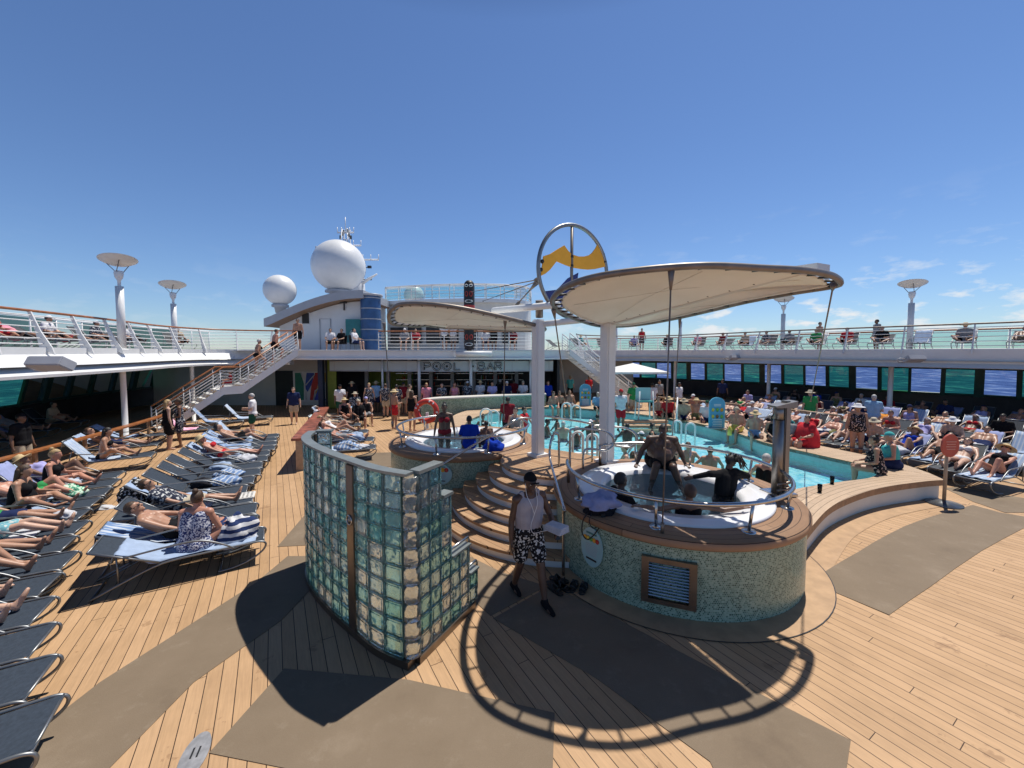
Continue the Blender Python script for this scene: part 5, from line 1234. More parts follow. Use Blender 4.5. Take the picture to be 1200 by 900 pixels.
# parasol
pp_ = PD(741, 470, 21.5); th = thing('parasol', 'square white parasol standing in front of the right staircase', 'parasol', (pp_.x, 21.5, 0))
mb = MB(); mb.tube([(pp_.x, 21.5, 0), (pp_.x, 21.5, 2.75)], .03, seg=8); mb.build('pole', M['alu'], th)
mb = MB(); ap_ = (pp_.x, 21.5, 2.78); h_ = 1.25; q = [(pp_.x+h_*a*1.18, 21.5+h_*b, 2.36) for a, b in ((-1, -1), (1, -1), (1, 1), (-1, 1))]; q2 = [(x, y, z-.10) for x, y, z in q]
mb.add([ap_]+q+q2, [(0, 1, 2), (0, 2, 3), (0, 3, 4), (0, 4, 1), (1, 5, 6, 2), (2, 6, 7, 3), (3, 7, 8, 4), (4, 8, 5, 1)]); mb.build('cover', simple('parasol cloth', (.80, .80, .76), .8), th)
for s in ((-1, -1), (1, -1), (1, 1), (-1, 1)): mb = MB(); mb.tube([(pp_.x, 21.5, 2.7), (pp_.x+h_*s[0]*1.15, 21.5+h_*s[1]*.97, 2.33)], .012, seg=5); mb.build('rib', M['alu'], th)
# wooden rails and partition on the left
lr = [p+n*(.02) for p, n in zip(GL, normals(GL))][8:24]
th = thing('wooden_rail', 'low wooden rail with broad teak top along the shaded left side', 'rail', lr[len(lr)//2])
lp = [p+Vector((.25, 0, 0)) for p in lr]; mb = MB(); nn_ = normals(lp); a_ = [p+n*.11 for p, n in zip(lp, nn_)]; b_ = [p-n*.11 for p, n in zip(lp, nn_)]
mb.strip([v3(p, .90) for p in a_], [v3(p, .90) for p in b_]); mb.strip([v3(p, .85) for p in a_], [v3(p, .85) for p in b_]); mb.strip([v3(p, .90) for p in a_], [v3(p, .85) for p in a_]); mb.strip([v3(p, .90) for p in b_], [v3(p, .85) for p in b_]); mb.build('top_rail', M['teak'], th)
for z in (.3, .55): mb = MB(); mb.tube([v3(p, z) for p in lp], .022, seg=5); mb.build('lower_rail', M['wood'], th)
for p in resample(lp, 1.7): mb = MB(); mb.box((p.x, p.y, .42), (.07, .07, .84)); mb.build('post', M['wood'], th)
q0, q1 = Vector((-6.02, 11.3, 0)), Vector((-8.3, 17.6, 0)); d = (q1-q0).normalized(); n = Vector((d.y, -d.x, 0))
th = thing('wooden_partition', 'solid wooden partition with a broad red brown varnished top', 'partition', q0)
mb = MB(); 
mb.prism([tuple((q0+n*.13)[:2]), tuple((q0-n*.13)[:2]), tuple((q1-n*.13)[:2]), tuple((q1+n*.13)[:2])], 0.0, .88); mb.build('panel', M['teakpale'], th)
mb = MB(); e0_, e1_ = q0-d*.06, q1+d*.06; mb.prism([tuple((e0_+n*.23)[:2]), tuple((e0_-n*.23)[:2]), tuple((e1_-n*.2)[:2]), tuple((e1_+n*.2)[:2])], .882, .95)
mb.build('top', simple('worn varnish', (.27, .085, .05), .35, 0, .6, 5), th)
# timber rails among the right-hand loungers
def timber_rail(pa, pb, label, h=.92):
    a_, b_ = Vector(pa), Vector(pb); th = thing('timber_rail', label, 'rail', a_); mb = MB(); mb.tube([a_+Vector((0, 0, h)), b_+Vector((0, 0, h))], .045, seg=6); mb.build('top_rail', M['teakpale'], th)
    for t in (0, .33, .66, 1): p = a_.lerp(b_, t); mb = MB(); mb.box((p.x, p.y, h/2), (.09, .09, h)); mb.build('post', M['wood'], th)
timber_rail(G(985, 515), (11.6, 17.6, 0), 'timber rail ending behind the red draped chair, right of the pool')
timber_rail((10.6, 18.6, 0), (6.9, 23.0, 0), 'farther timber rail among the loungers behind the rules board')
# wooden steps into the pool at the far edge
p = PD(790, 490, 16.6); mb = MB()
th = thing('pool_steps', 'short flight of teak steps down into the far side of the pool', 'steps', (p.x-.6, 16.6, .3))
for i in range(3): mb = MB(); mb.box((p.x-1.1, 17.0-.34*i, .42-.13*i), (1.9, .36, .10)); mb.build('step', M['teakpale'], th)
mb = MB(); mb.tube([(p.x-.2, 15.9, .2), (p.x-.2, 15.9, 1.05), (p.x+.25, 16.9, 1.45), (p.x+.25, 16.9, .46)], .03, seg=8); mb.build('handrail', M['white'], th)
# lifeguard chair
p = PD(756, 480, 17.2); th = thing('lifeguard_stand', 'teal and white lifeguard stand with a green cover at the far pool edge', 'stand', (p.x, 17.3, .46))
for sx in (-.33, .33):
    for sy in (-.25, .25): mb = MB(); mb.tube([(p.x+sx, 17.3+sy, .46), (p.x+sx*.85, 17.3+sy*.85, 1.7)], .03, seg=6); mb.build('leg', M['white'], th)
mb = MB(); mb.box((p.x, 17.3, 1.25), (.66, .5, .06)); mb.build('seat', M['teal'], th)
mb = MB(); mb.box((p.x, 17.5, 1.55), (.66, .06, .55), bev=.02); mb.build('backrest', simple('pale aqua plate', (.34, .55, .56), .35), th)
# drinks
def glass(px, py, z, label, colr, h=.16):
    p = G(px, py, z); th = thing('drink_glass', label, 'glass', p)
    mb = MB(); mb.lathe([(0, .004), (.034, .004), (.042, h), (.045, h), (.037, 0), (0, 0)], p, 0, 14); mb.build('cup', M['pane_clear'], th)
    mb = MB(); mb.lathe([(0, .01), (.032, .01), (.039, h*.8), (0, h*.8)], p, 0, 14); mb.build('drink', simple(label, colr, .2), th)
glass(960.5, 577, .46, 'dark red drink in a plastic cup on the pool ledge', (.12, .02, .015), .17)
glass(975, 567, .46, 'pale yellow drink in a clear plastic cup on the pool ledge', (.75, .6, .2), .17)
p = G(855, 510, .46); mb = MB(); mb.lathe([(0, 0), (.07, 0), (.07, .22), (.03, .27), (.03, .32), (0, .32)], p, 0, 12); solo(mb, 'sunscreen_bottle', M['yellow'], 'yellow bottle standing on the far pool edge beside the blue board', 'bottle', p)
# sandals
def sandals(px, py, label, rz, m_):
    p = G(px, py); th = thing('sandals', label, 'shoes', p, rz)
    for s in (-.07, .07):
        mb = MB(); pts = smooth_path([(s-.04, -.13, 0), (s+.04, -.13, 0), (s+.052, .05, 0), (s+.03, .14, 0), (s-.03, .14, 0), (s-.052, .05, 0)], 4, True); mb.prism([(q.x, q.y) for q in pts], .006, .035)
        mb.tube([(s-.045, .0, .03), (s-.02, .05, .085), (s+.02, .05, .085), (s+.045, .0, .03)], .016, seg=6); mb.tube([(s-.042, -.07, .03), (s, -.09, .08), (s+.042, -.07, .03)], .012, seg=6)
        loc_part(th, mb, 'sandal', m_)
sandals(655, 691, 'pair of black strap sandals beside the walking man', .6, M['rubber'])
sandals(653, 684, 'dark slip-on shoes pushed against the stair foot', 1.1, simple('dark leather', (.02, .018, .016), .5))
sandals(678, 690, 'pair of black sandals beside the mosaic drum', -.4, M['black'])
# ================================================================== SUN LOUNGERS
def copy_tree(o, parent=None):
    c = o.copy(); COL.objects.link(c)
    if parent: c.parent = parent
    for ch in list(o.children): copy_tree(ch, c)
    return c
def lpart(th, mb, nm, m_): o_ = bpy.data.objects.new(nm, mb.mesh(nm, m_ if isinstance(m_, list) else [m_])); COL.objects.link(o_); o_.parent = th; return o_
HIN = (-.28, .36)
def back_pt(a, s): return (HIN[0]-s*cos(a), HIN[1]+s*sin(a))
def make_lounger(a, sling):
    th = bpy.data.objects.new('sun_lounger', None); COL.objects.link(th); th.empty_display_size = .2; th['category'] = 'sun lounger'
    W = .31
    mb = MB(); n = 10; rows = []
    for i in range(n+1):
        y = HIN[0]+.01+(1.0-HIN[0])*i/n; z = .362-.012*sin(pi*i/n); rows.append([(-W+.02, y, z), (-.1, y, z-.012), (.1, y, z-.012), (W-.02, y, z)])
    for r0, r1 in zip(rows, rows[1:]): mb.strip(r0, r1, 0, False, True)
    lpart(th, mb, 'seat_sling', sling)
    mb = MB(); rows = []
    for i in range(7):
        y, z = back_pt(a, .02+.78*i/6); rows.append([(-W+.02, y, z), (-.1, y+.012*sin(a), z-.014), (.1, y+.012*sin(a), z-.014), (W-.02, y, z)])
    for r0, r1 in zip(rows, rows[1:]): mb.strip(r0, r1, 0, False, True)
    lpart(th, mb, 'back_sling', sling)
    for s in (-1, 1):
        x = s*W; mb = MB()
        mb.tube(smooth_path([(x, -1.02, .02), (x, -.62, .20), (x, -.25, .335), (x, .2, .358), (x, .8, .362), (x, .97, .355), (x, 1.03, .30), (x, .98, .20), (x, .82, .10), (x, .60, .035), (x, .40, .02)], 4), .0155, seg=7); lpart(th, mb, 'side_frame', M['alu'])
        mb = MB(); y, z = back_pt(a, .42)
        mb.tube(smooth_path([(x+s*.02, .62, .34), (x+s*.025, .45, .46), (x+s*.025, .2, .57), (x+s*.025, -.1, .58), (x+s*.02, y*.7-.1, (z+.55)/2), (x, y, z)], 4), .014, seg=7); lpart(th, mb, 'armrest', M['alu'])
        mb = MB(); y1, z1 = back_pt(a, .80); mb.tube([(x, HIN[0], HIN[1]), (x, y1, z1)], .015, seg=7); lpart(th, mb, 'back_frame', M['alu'])
        mb = MB(); y2, z2 = back_pt(a, .5); mb.tube([(x*.93, y2, z2), (x*.93, -.72, .17)], .012, seg=6); lpart(th, mb, 'back_stay', M['alu'])
    for y, z in ((1.0, .345), (.42, .02), (-1.0, .022), back_pt(a, .80), (-.3, .33)):
        mb = MB(); mb.tube([(-W, y, z), (W, y, z)], .014, seg=7); lpart(th, mb, 'crossbar', M['alu'])
    return th
ANG = {'flat': radians(6), 'low': radians(24), 'mid': radians(36), 'high': radians(52)}
sling_grey = simple('grey sling mesh', (.065, .072, .082), .75, 0, .2, 30, .3, .3)
PROTO = {}
for k_, a in ANG.items():
    PROTO[k_, 0] = make_lounger(a, M['sling']); PROTO[k_, 1] = make_lounger(a, sling_grey)
USED = set()
def put_lounger(x, y, z, dirf, ang, label, group, kind=0):
    p = PROTO[ang, kind]
    if (ang, kind) in USED: o_ = copy_tree(p)
    else: o_ = p; USED.add((ang, kind))
    o_.location = (x, y, z); o_.rotation_euler = (0, 0, facing(*dirf)); o_['label'] = label; o_['group'] = group
    return o_

# ------------------------------------------------------------------ towels
def towel_mesh(a, s_top, y_end, w, seed, drop=.1):
    """a towel laid over the backrest and part of the seat, with ripples"""
    r = random.Random(seed); pr = []
    yb, zb = back_pt(a, s_top); pr.append((yb-.05, zb-drop)); pr.append((yb-.035, zb+.01)); pr.append((yb, zb+.03))
    for i in range(1, 7):
        y, z = back_pt(a, s_top*(1-i/6.5)); pr.append((y, z+.022))
    n = max(2, int((y_end-HIN[0])/.12))
    for i in range(1, n+1): pr.append((HIN[0]+(y_end-HIN[0])*i/n, .384))
    mb = MB(); m_ = 12; rows = []
    ph = r.random()*6; off = (r.random()-.5)*.06
    for i, (y, z) in enumerate(pr):
        row = []
        for j in range(m_+1):
            u = j/m_-.5; x = u*w+off+.015*sin(i*.9+ph); dz = .010*sin(u*19+i*.8+ph)+.007*sin(u*33-i*1.7)
            if abs(x) > .30: dz -= (abs(x)-.30)*1.6
            row.append((x, y+.012*sin(j*.8+ph)*(1 if i == len(pr)-1 else .3), z+dz))
        rows.append(row)
    for r0, r1 in zip(rows, rows[1:]): mb.strip(r0, r1, 0, False, True)
    lo = [[(x, y, z-.012) for x, y, z in row] for row in rows]
    for r0, r1 in zip(lo, lo[1:]): mb.strip(r0, r1, 0, False, True)
    for A_, B_ in ((rows, lo),):
        mb.strip(A_[0], B_[0]); mb.strip(A_[-1], B_[-1]); mb.strip([q[0] for q in A_], [q[0] for q in B_]); mb.strip([q[-1] for q in A_], [q[-1] for q in B_])
    return mb
def heap_mesh(seed, sx=.24, sy=.20, h=.13):
    from mathutils import noise as mn
    mb = MB(); mb.sphere((0, 0, 0), 1, 0, 30, 18); r = random.Random(seed); o = Vector((r.random()*20, r.random()*20, 0)); out = []
    for v in mb.v:
        v = Vector(v); n = mn.noise(v*1.7+o)*.35+abs(mn.noise(v*3.7+o))*.34+mn.noise(v*8+o)*.07
        q = v*(1+n); q = Vector((q.x*sx, q.y*sy, max(-.0, q.z+.25)*h)); out.append(q)
    mb.v = out; return mb
TM = {
 'blue_stripe': stripe_mat('blue and white striped towel', (.52, .57, .64), (.17, .27, .47), 0, 10, .34),
 'pale_stripe': stripe_mat('pale blue striped towel', (.52, .57, .64), (.33, .43, .60), 0, 13, .4),
 'pale': cloth('pale blue towel', (.33, .42, .58)), 'white': cloth('white towel', (.56, .57, .61)),
 'pink': stripe_mat('pink striped towel', (.75, .25, .42), (.85, .62, .70), 0, 9, .5),
 'teal': stripe_mat('teal and white striped towel', (.75, .80, .80), (.05, .33, .32), 0, 5, .45),
 'lilac': cloth('lilac blue towel', (.30, .34, .56)), 'green': print_mat('green printed towel', (.10, .35, .22), (.6, .75, .6), None, 16),
 'navy_stripe': stripe_mat('navy and white striped bag', (.72, .72, .74), (.03, .05, .14), 2, 9, .5), 'black': cloth('black cloth', (.02, .02, .025)), 'blk_print': print_mat('black and white printed bag', (.02, .02, .02), (.7, .7, .7), None, 26, .56), 'red': cloth('red towel cloth', (.62, .04, .05)), 'pinkhat': cloth('hot pink cloth', (.85, .06, .28)), 'orange': cloth('orange towel cloth', (.75, .30, .06)),
}
TW = {}
def put_towel(x, y, z, dirf, ang, m_, label, group='towels spread over sun loungers', long=.2, seed=0, top=None):
    key = (ang, round(long, 1), seed % 3, top)
    if key not in TW: TW[key] = towel_mesh(ANG[ang], top or .74+.03*(seed % 3), long, .60, seed*7+3).mesh('towel', [TM['white']])
    o_ = bpy.data.objects.new('towel', TW[key]); COL.objects.link(o_); o_.location = (x, y, z); o_.rotation_euler = (0, 0, facing(*dirf))
    o_.material_slots[0].link = 'OBJECT'; o_.material_slots[0].material = TM[m_]; return tag(o_, label, 'towel', group)
HP = {}
def put_heap(p, m_, label, cat='towel', group=None, sz=(.24, .2, .13), seed=0, rz=0, name=None):
    key = (seed % 4, sz)
    if key not in HP: HP[key] = heap_mesh(seed*5+1, *sz).mesh(name or 'crumpled_towel', [TM['white']])
    o_ = bpy.data.objects.new(name or 'crumpled_towel', HP[key]); COL.objects.link(o_); o_.location = p; o_.rotation_euler = (0, 0, rz)
    o_.material_slots[0].link = 'OBJECT'; o_.material_slots[0].material = TM[m_]; return tag(o_, label, cat, group)

# ================================================================== PEOPLE
def ik(a, c, l1, l2, pole):
    d = c-a; L = min(d.length, (l1+l2)*.999); dn = d.normalized(); x = (l1*l1-l2*l2+L*L)/(2*L); h = math.sqrt(max(0, l1*l1-x*x))
    p = pole-dn*pole.dot(dn)
    p = p.normalized() if p.length > 1e-4 else dn.orthogonal().normalized()
    return a+dn*x+p*h
def V(*a): return Vector(a)
class Skel: pass
def skel(pose):
    s = Skel(); X = V(1, 0, 0); s.palm = None
    P = pose; s.name = P
    up = V(0, 0, 1); fr = V(0, 1, 0); pel = V(0, 0, .96); hup = None; hfr = None
    wr = [V(-.29, .04, .84), V(.29, .04, .84)]; an = [V(-.10, 0, .075), V(.10, 0, .075)]; kpole = V(0, 1, 0); epole = [V(-.4, -1, 0), V(.4, -1, 0)]
    toe = [V(-.04, 1, -.12), V(.04, 1, -.12)]
    if P == 'stand2': wr = [V(-.14, .24, 1.12), V(.16, .26, 1.15)]
    elif P == 'phone': wr = [V(-.10, .30, 1.25), V(.27, .06, .85)]
    elif P == 'walk':
        up = V(0, .05, 1).normalized(); an = [V(-.10, .27, .075), V(.09, -.24, .09)]; pel = V(0, 0, .93); wr = [V(-.22, .30, 1.02), V(.27, .02, .80)]; epole = [V(-.5, -1, 0), V(.5, -1, -.2)]
        hfr = V(.05, 1, -.22)
    elif P == 'climb':
        up = V(0, .12, 1).normalized(); an = [V(-.10, -.12, .075), V(.10, .22, .25)]; pel = V(0, 0, .95); wr = [V(-.34, .25, .98), V(.28, .05, .9)]
    elif P in ('sit_edge', 'sit_edge2', 'sit_big'):
        pel = V(0, 0, .12); up = V(0, .10, 1).normalized(); an = [V(-.14, .44, -.34), V(.14, .42, -.36)]; wr = [V(-.20, .30, .22), V(.20, .32, .22)]
        if P == 'sit_edge2': up = V(0, -.16, 1).normalized(); wr = [V(-.34, -.16, .05), V(.34, -.14, .05)]
        if P == 'sit_big': up = V(0, .38, 1).normalized(); wr = [V(-.46, .06, .05), V(.46, .18, .05)]; an = [V(-.30, .52, -.30), V(.26, .50, -.30)]; hfr = V(.1, 1, -.55)
    elif P == 'sit_chair':
        pel = V(0, -.05, .52); up = V(0, -.12, 1).normalized(); an = [V(-.14, .42, .075), V(.14, .44, .075)]; wr = [V(-.18, .28, .66), V(.18, .28, .66)]
    elif P == 'sit_lounge':
        pel = V(0, -.05, .47); up = V(0, .12, 1).normalized(); an = [V(-.12, .62, .42), V(.12, .45, .42)]; wr = [V(-.18, .34, .66), V(.18, .32, .66)]; toe = [V(0, .6, 1), V(0, .9, .3)]
    elif P in ('recline', 'recline_bent', 'recline_hand'):
        a = radians(38); up = V(0, -cos(a), sin(a)); fr = V(0, sin(a), cos(a)); pel = V(0, -.16, .475)
        hup = V(0, -.62, .80).normalized(); hfr = V(0, .80, .62)
        an = [V(-.13, .72, .42), V(.11, .70, .42)]; kpole = V(0, -.1, 1); toe = [V(-.25, .45, 1), V(.25, .45, 1)]
        wr = [V(-.30, .06, .46), V(.30, .08, .46)]; epole = [V(-1, -.3, 0), V(1, -.3, 0)]
        if P == 'recline_bent': an = [V(-.12, .42, .42), V(.12, .62, .42)]; toe = [V(-.05, 1, -.1), V(.2, .5, 1)]; wr = [V(-.14, .12, .62), V(.28, .1, .47)]
        if P == 'recline_hand': wr = [V(-.30, -.62, 1.12), V(.12, .05, .60)]; epole = [V(-1, -.2, .5), V(1, -.3, 0)]
    elif P == 'lie':
        a = radians(14); up = V(0, -cos(a), sin(a)); fr = V(0, sin(a), cos(a)); pel = V(0, -.08, .47); hup = V(0, -.9, .43).normalized(); hfr = V(.1, .43, .9)
        an = [V(-.11, .78, .42), V(.13, .77, .42)]; kpole = V(0, 0, 1); toe = [V(-.35, .3, 1), V(.35, .3, 1)]; wr = [V(-.32, .08, .44), V(.30, .10, .45)]; epole = [V(-1, 0, 0), V(1, 0, 0)]
    elif P == 'prone':
        up = V(0, -1, .06).normalized(); fr = V(0, -.06, -1); pel = V(0, -.05, .47); hup = V(0, -1, .1).normalized(); hfr = V(.9, 0, -.35)
        an = [V(-.12, .80, .45), V(.12, .80, .45)]; kpole = V(0, 0, -1); toe = [V(-.1, 1, -.3), V(.1, 1, -.3)]; wr = [V(-.34, -.72, .44), V(.34, -.74, .44)]; epole = [V(-1, 0, 0), V(1, 0, 0)]
    elif P == 'wade': wr = [V(-.42, .18, .98), V(.40, .26, .98)]; epole = [V(-1, -.6, 0), V(1, -.6, 0)]
    elif P == 'spread':   # seated in a tub, arms out along the rim behind
        pel = V(0, .18, .26); up = V(0, -.30, 1).normalized(); an = [V(-.14, .78, .05), V(.14, .78, .05)]; wr = [V(-.72, -.06, .72), V(.72, -.04, .72)]; epole = [V(0, -1, -.2), V(0, -1, -.2)]; hup = V(0, -.1, 1).normalized()
    elif P == 'lean_out':   # half risen from the water, one arm reaching aside
        pel = V(0, 0, .55); up = V(.30, .10, 1).normalized(); an = [V(-.12, -.1, -.2), V(.12, .1, -.2)]; wr = [V(-.55, .12, .96), V(.66, .30, .78)]; hup = V(.42, .1, 1).normalized(); hfr = V(.75, .5, -.1); epole = [V(-.3, -1, .6), V(.4, -1, .2)]
    pr = up.cross(X)  # unused helper axis
    s.up, s.fr, s.pel = up, fr, pel
    s.hup = (hup or (up+V(0, 0, .001))).normalized(); f = (hfr or fr); s.hfr = (f-s.hup*f.dot(s.hup)).normalized()
    s.chest = pel+up*.36; s.neck = pel+up*.50; s.head = s.neck+s.hup*.165+s.hfr*.025
    w_ = .225 if P == 'sit_big' else .185; s.sh = [pel+up*.455-X*w_, pel+up*.455+X*w_]; s.hip = [pel-up*.02-X*.095, pel-up*.02+X*.095]
    s.wr, s.an, s.toe = wr, an, toe
    for i in (0, 1):
        d = s.wr[i]-s.sh[i]
        if d.length > .56: s.wr[i] = s.sh[i]+d.normalized()*.56
        d = s.an[i]-s.hip[i]
        if d.length > .868: s.an[i] = s.hip[i]+d.normalized()*.868
    s.kn = [ik(s.hip[i], s.an[i], .44, .43, kpole+V((-.12, .12)[i], 0, 0)) for i in (0, 1)]
    s.el = [ik(s.sh[i], s.wr[i], .295, .27, epole[i]) for i in (0, 1)]
    return s
def capsule(mb, a, b, ra, rb, seg=12):
    a, b = Vector(a), Vector(b); d = b-a
    if d.length < 1e-4: mb.sphere(a, max(ra, rb), 0, seg, 8); return
    t = d.normalized(); x = t.orthogonal().normalized(); y = t.cross(x); rings = []
    for k_ in range(1, 4): th = pi/2*k_/4; rings.append((a-t*ra*cos(th), ra*sin(th)))
    rings.append((a, ra)); rings.append((a.lerp(b, .5), (ra+rb)/2)); rings.append((b, rb))
    for k_ in range(3, 0, -1): th = pi/2*k_/4; rings.append((b+t*rb*cos(th), rb*sin(th)))
    vs = [a-t*ra]; 
    for c, r in rings: vs += [c+(x*cos(2*pi*i/seg)+y*sin(2*pi*i/seg))*r for i in range(seg)]
    vs.append(b+t*rb); n = len(rings); fs = []
    for i in range(seg): fs.append((0, 1+(i+1) % seg, 1+i))
    for k_ in range(n-1):
        for i in range(seg): q = (i+1) % seg; fs.append((1+k_*seg+i, 1+k_*seg+q, 1+(k_+1)*seg+q, 1+(k_+1)*seg+i))
    L = len(vs)-1
    for i in range(seg): fs.append((1+(n-1)*seg+i, 1+(n-1)*seg+(i+1) % seg, L))
    mb.add(vs, fs, 0, True)
def fuse(mb, name, vox, sm=3):
    """melt overlapping closed pieces into one continuous skin"""
    me = bpy.data.meshes.new('tmp'); me.from_pydata([tuple(v) for v in mb.v], [], mb.f); me.update()
    o_ = bpy.data.objects.new('tmp', me); COL.objects.link(o_)
    r = o_.modifiers.new('r', 'REMESH'); r.mode = 'VOXEL'; r.voxel_size = vox; r.use_smooth_shade = True
    q = o_.modifiers.new('s', 'SMOOTH'); q.iterations = sm; q.factor = .5
    dg = bpy.context.evaluated_depsgraph_get(); me2 = bpy.data.meshes.new_from_object(o_.evaluated_get(dg)); me2.name = name
    bpy.data.objects.remove(o_); bpy.data.meshes.remove(me)
    me2.materials.clear(); me2.materials.append(None); return me2
XA = Vector((1, 0, 0))
def torso(mb, s, fem, bk, g=0.0, parts='pwcb', gut=0):
    up, fr = s.up, s.fr
    w = .078*bk if not fem else .062*bk
    if 'p' in parts: capsule(mb, s.pel-XA*.075*bk, s.pel+XA*.075*bk, .112*bk+g, .112*bk+g)
    if 'w' in parts:
        for q in (-1, 1): capsule(mb, s.pel+up*.06+XA*q*.055*bk, s.pel+up*.26+XA*q*w, .105*bk+g, (.098 if fem else .108)*bk+g)
        if bk > 1.16 or gut: mb.sphere(s.pel+up*.15+fr*(.05+.05*(bk-1)+gut), .135*bk+g, 0, 14, 10)
    if 'c' in parts:
        for q in (-1, 1): capsule(mb, s.pel+up*.24+XA*q*w, s.pel+up*.385+XA*q*.085, .105*bk+g, (.095 if fem else .105)*(.5+bk/2)+g)
    if 'b' in parts:
        if fem:
            for q in (-1, 1): mb.sphere(s.pel+up*.335+fr*.085*bk+XA*q*.078, .066*bk+g, 0, 12, 8)
        else:
            for q in (-1, 1): mb.sphere(s.pel+up*.37+fr*.042*bk+XA*q*.07, .07*bk+g, 0, 12, 8)
    if 'p' in parts:
        for q in (-1, 1): mb.sphere(s.pel-up*.03-fr*.055*bk+XA*q*.075, .088*bk+g, 0, 12, 8)
def hand(mb, s, i, detail):
    d = (s.wr[i]-s.el[i]).normalized(); sx = -1 if i == 0 else 1
    inner = Vector((-sx, 0, 0)); n = inner-d*inner.dot(d)
    if s.name in ('recline', 'recline_bent', 'lie', 'spread', 'sit_edge', 'sit_edge2', 'sit_big', 'sit_lounge', 'wade'): n = Vector((0, 0, -1))-d*(-d.z)
    n = n.normalized() if n.length > .05 else d.orthogonal().normalized()
    lat = n.cross(d)
    if lat.dot(Vector((0, 1, 0))) < 0 and abs(lat.y) > .3 or (abs(lat.y) <= .3 and lat.x*sx > 0): lat = -lat      # thumb side
    if s.name in ('sit_big', 'sit_edge2'): d = (Vector((.25*sx, .8, 0))).normalized(); n = V(0, 0, -1); lat = Vector((-sx*.95, .2, 0)).normalized()
    w = s.wr[i]
    for q in (-.022, 0, .022): capsule(mb, w+d*.0+lat*q*.7, w+d*.085+lat*q*1.15, .016, .0145, 8)
    ln = (.062, .072, .068, .05)
    for k_, q in enumerate((.030, .010, -.010, -.029)):
        a = w+d*.088+lat*q; b = a+(d*.95+n*.25+lat*q*1.5).normalized()*ln[k_]*.55; c = b+(d*.7+n*.7).normalized()*ln[k_]*.5
        capsule(mb, a, b, .0095, .0088, 7); capsule(mb, b, c, .0088, .0076, 7)
    a = w+d*.028+lat*.024; b = a+(d*.55+lat*.75+n*.2).normalized()*.045; c = b+(d*.85+lat*.3+n*.3).normalized()*.034
    capsule(mb, a, b, .0125, .0105, 7); capsule(mb, b, c, .0105, .0085, 7)
def head_frame(s):
    z = s.hup; y = s.hfr; x = y.cross(z); return Matrix((x, y, z)).transposed()
def body_mesh(pose, fem, bk, vox, gut=0):
    s = skel(pose); mb = MB(); torso(mb, s, fem, bk, 0, 'pwcb', gut)
    capsule(mb, s.sh[0]*.72+s.sh[1]*.28+s.up*.0, s.sh[1]*.72+s.sh[0]*.28, .075, .075)
    for i in (0, 1):
        k = (.90 if fem else 1.0)*(.55+.45*bk)
        capsule(mb, s.sh[i], s.sh[i]+(s.neck-s.sh[i])*.62+s.up*.01, .062*k, .05)
        mb.sphere(s.sh[i], .064*k, 0, 12, 8)
        capsule(mb, s.sh[i], s.el[i], .053*k, .040*k); capsule(mb, s.el[i], s.el[i].lerp(s.wr[i], .35), .040*k, .041*k); capsule(mb, s.el[i].lerp(s.wr[i], .35), s.wr[i], .041*k, .026)
        hand(mb, s, i, True)
        kk = (1.04 if fem else 1.0)*(.5+.5*bk)
        capsule(mb, s.hip[i], s.kn[i], .092*kk, .058*kk); back = -(s.kn[i]-s.hip[i]).normalized()
        cd = (s.an[i]-s.kn[i]).normalized(); bk_ = back-cd*back.dot(cd); bk_ = bk_*.02
        capsule(mb, s.kn[i], s.kn[i].lerp(s.an[i], .36)+bk_, .055*kk, .056*kk); capsule(mb, s.kn[i].lerp(s.an[i], .36)+bk_, s.an[i], .056*kk, .035)
        t = s.toe[i].normalized(); a = s.an[i]; h = a+cd*.035-t*.03
        capsule(mb, a, h, .036, .034); capsule(mb, h, h+t*.14-cd*.0, .034, .030); capsule(mb, h+t*.14, h+t*.205, .030, .022); capsule(mb, a, h+t*.11, .034, .026)
        capsule(mb, h+t*.14+XA*.02, h+t*.19+XA*.018, .026, .018); capsule(mb, h+t*.14-XA*.02, h+t*.19-XA*.018, .026, .018)
    capsule(mb, s.neck-s.up*.05, s.head-s.hup*.03, .056*(.9 if fem else 1.05), .052)
    R_ = head_frame(s)
    mb.sphere(s.head+R_@V(0, -.008, .018), 1, 0, 18, 14, (.074, .094, .098), R_)
    mb.sphere(s.head+R_@V(0, .022, -.052), 1, 0, 14, 10, (.056, .066, .062), R_)
    capsule(mb, s.head+R_@V(0, .088, .012), s.head+R_@V(0, .106, -.026), .010, .015, 8)
    capsule(mb, s.head+R_@V(-.03, .078, .030), s.head+R_@V(.03, .078, .030), .016, .016, 8)
    for q in (-1, 1):
        mb.sphere(s.head+R_@V(q*.076, -.01, -.005), 1, 0, 8, 6, (.012, .022, .034), R_)
        mb.sphere(s.head+R_@V(q*.034, .068, -.012), .022, 0, 8, 6)
    capsule(mb, s.head+R_@V(-.016, .085, -.062), s.head+R_@V(.016, .085, -.062), .010, .010, 8)
    capsule(mb, s.head+R_@V(-.008, .078, -.096), s.head+R_@V(.008, .078, -.096), .017, .017, 8)
    return fuse(mb, 'body', vox, 3)
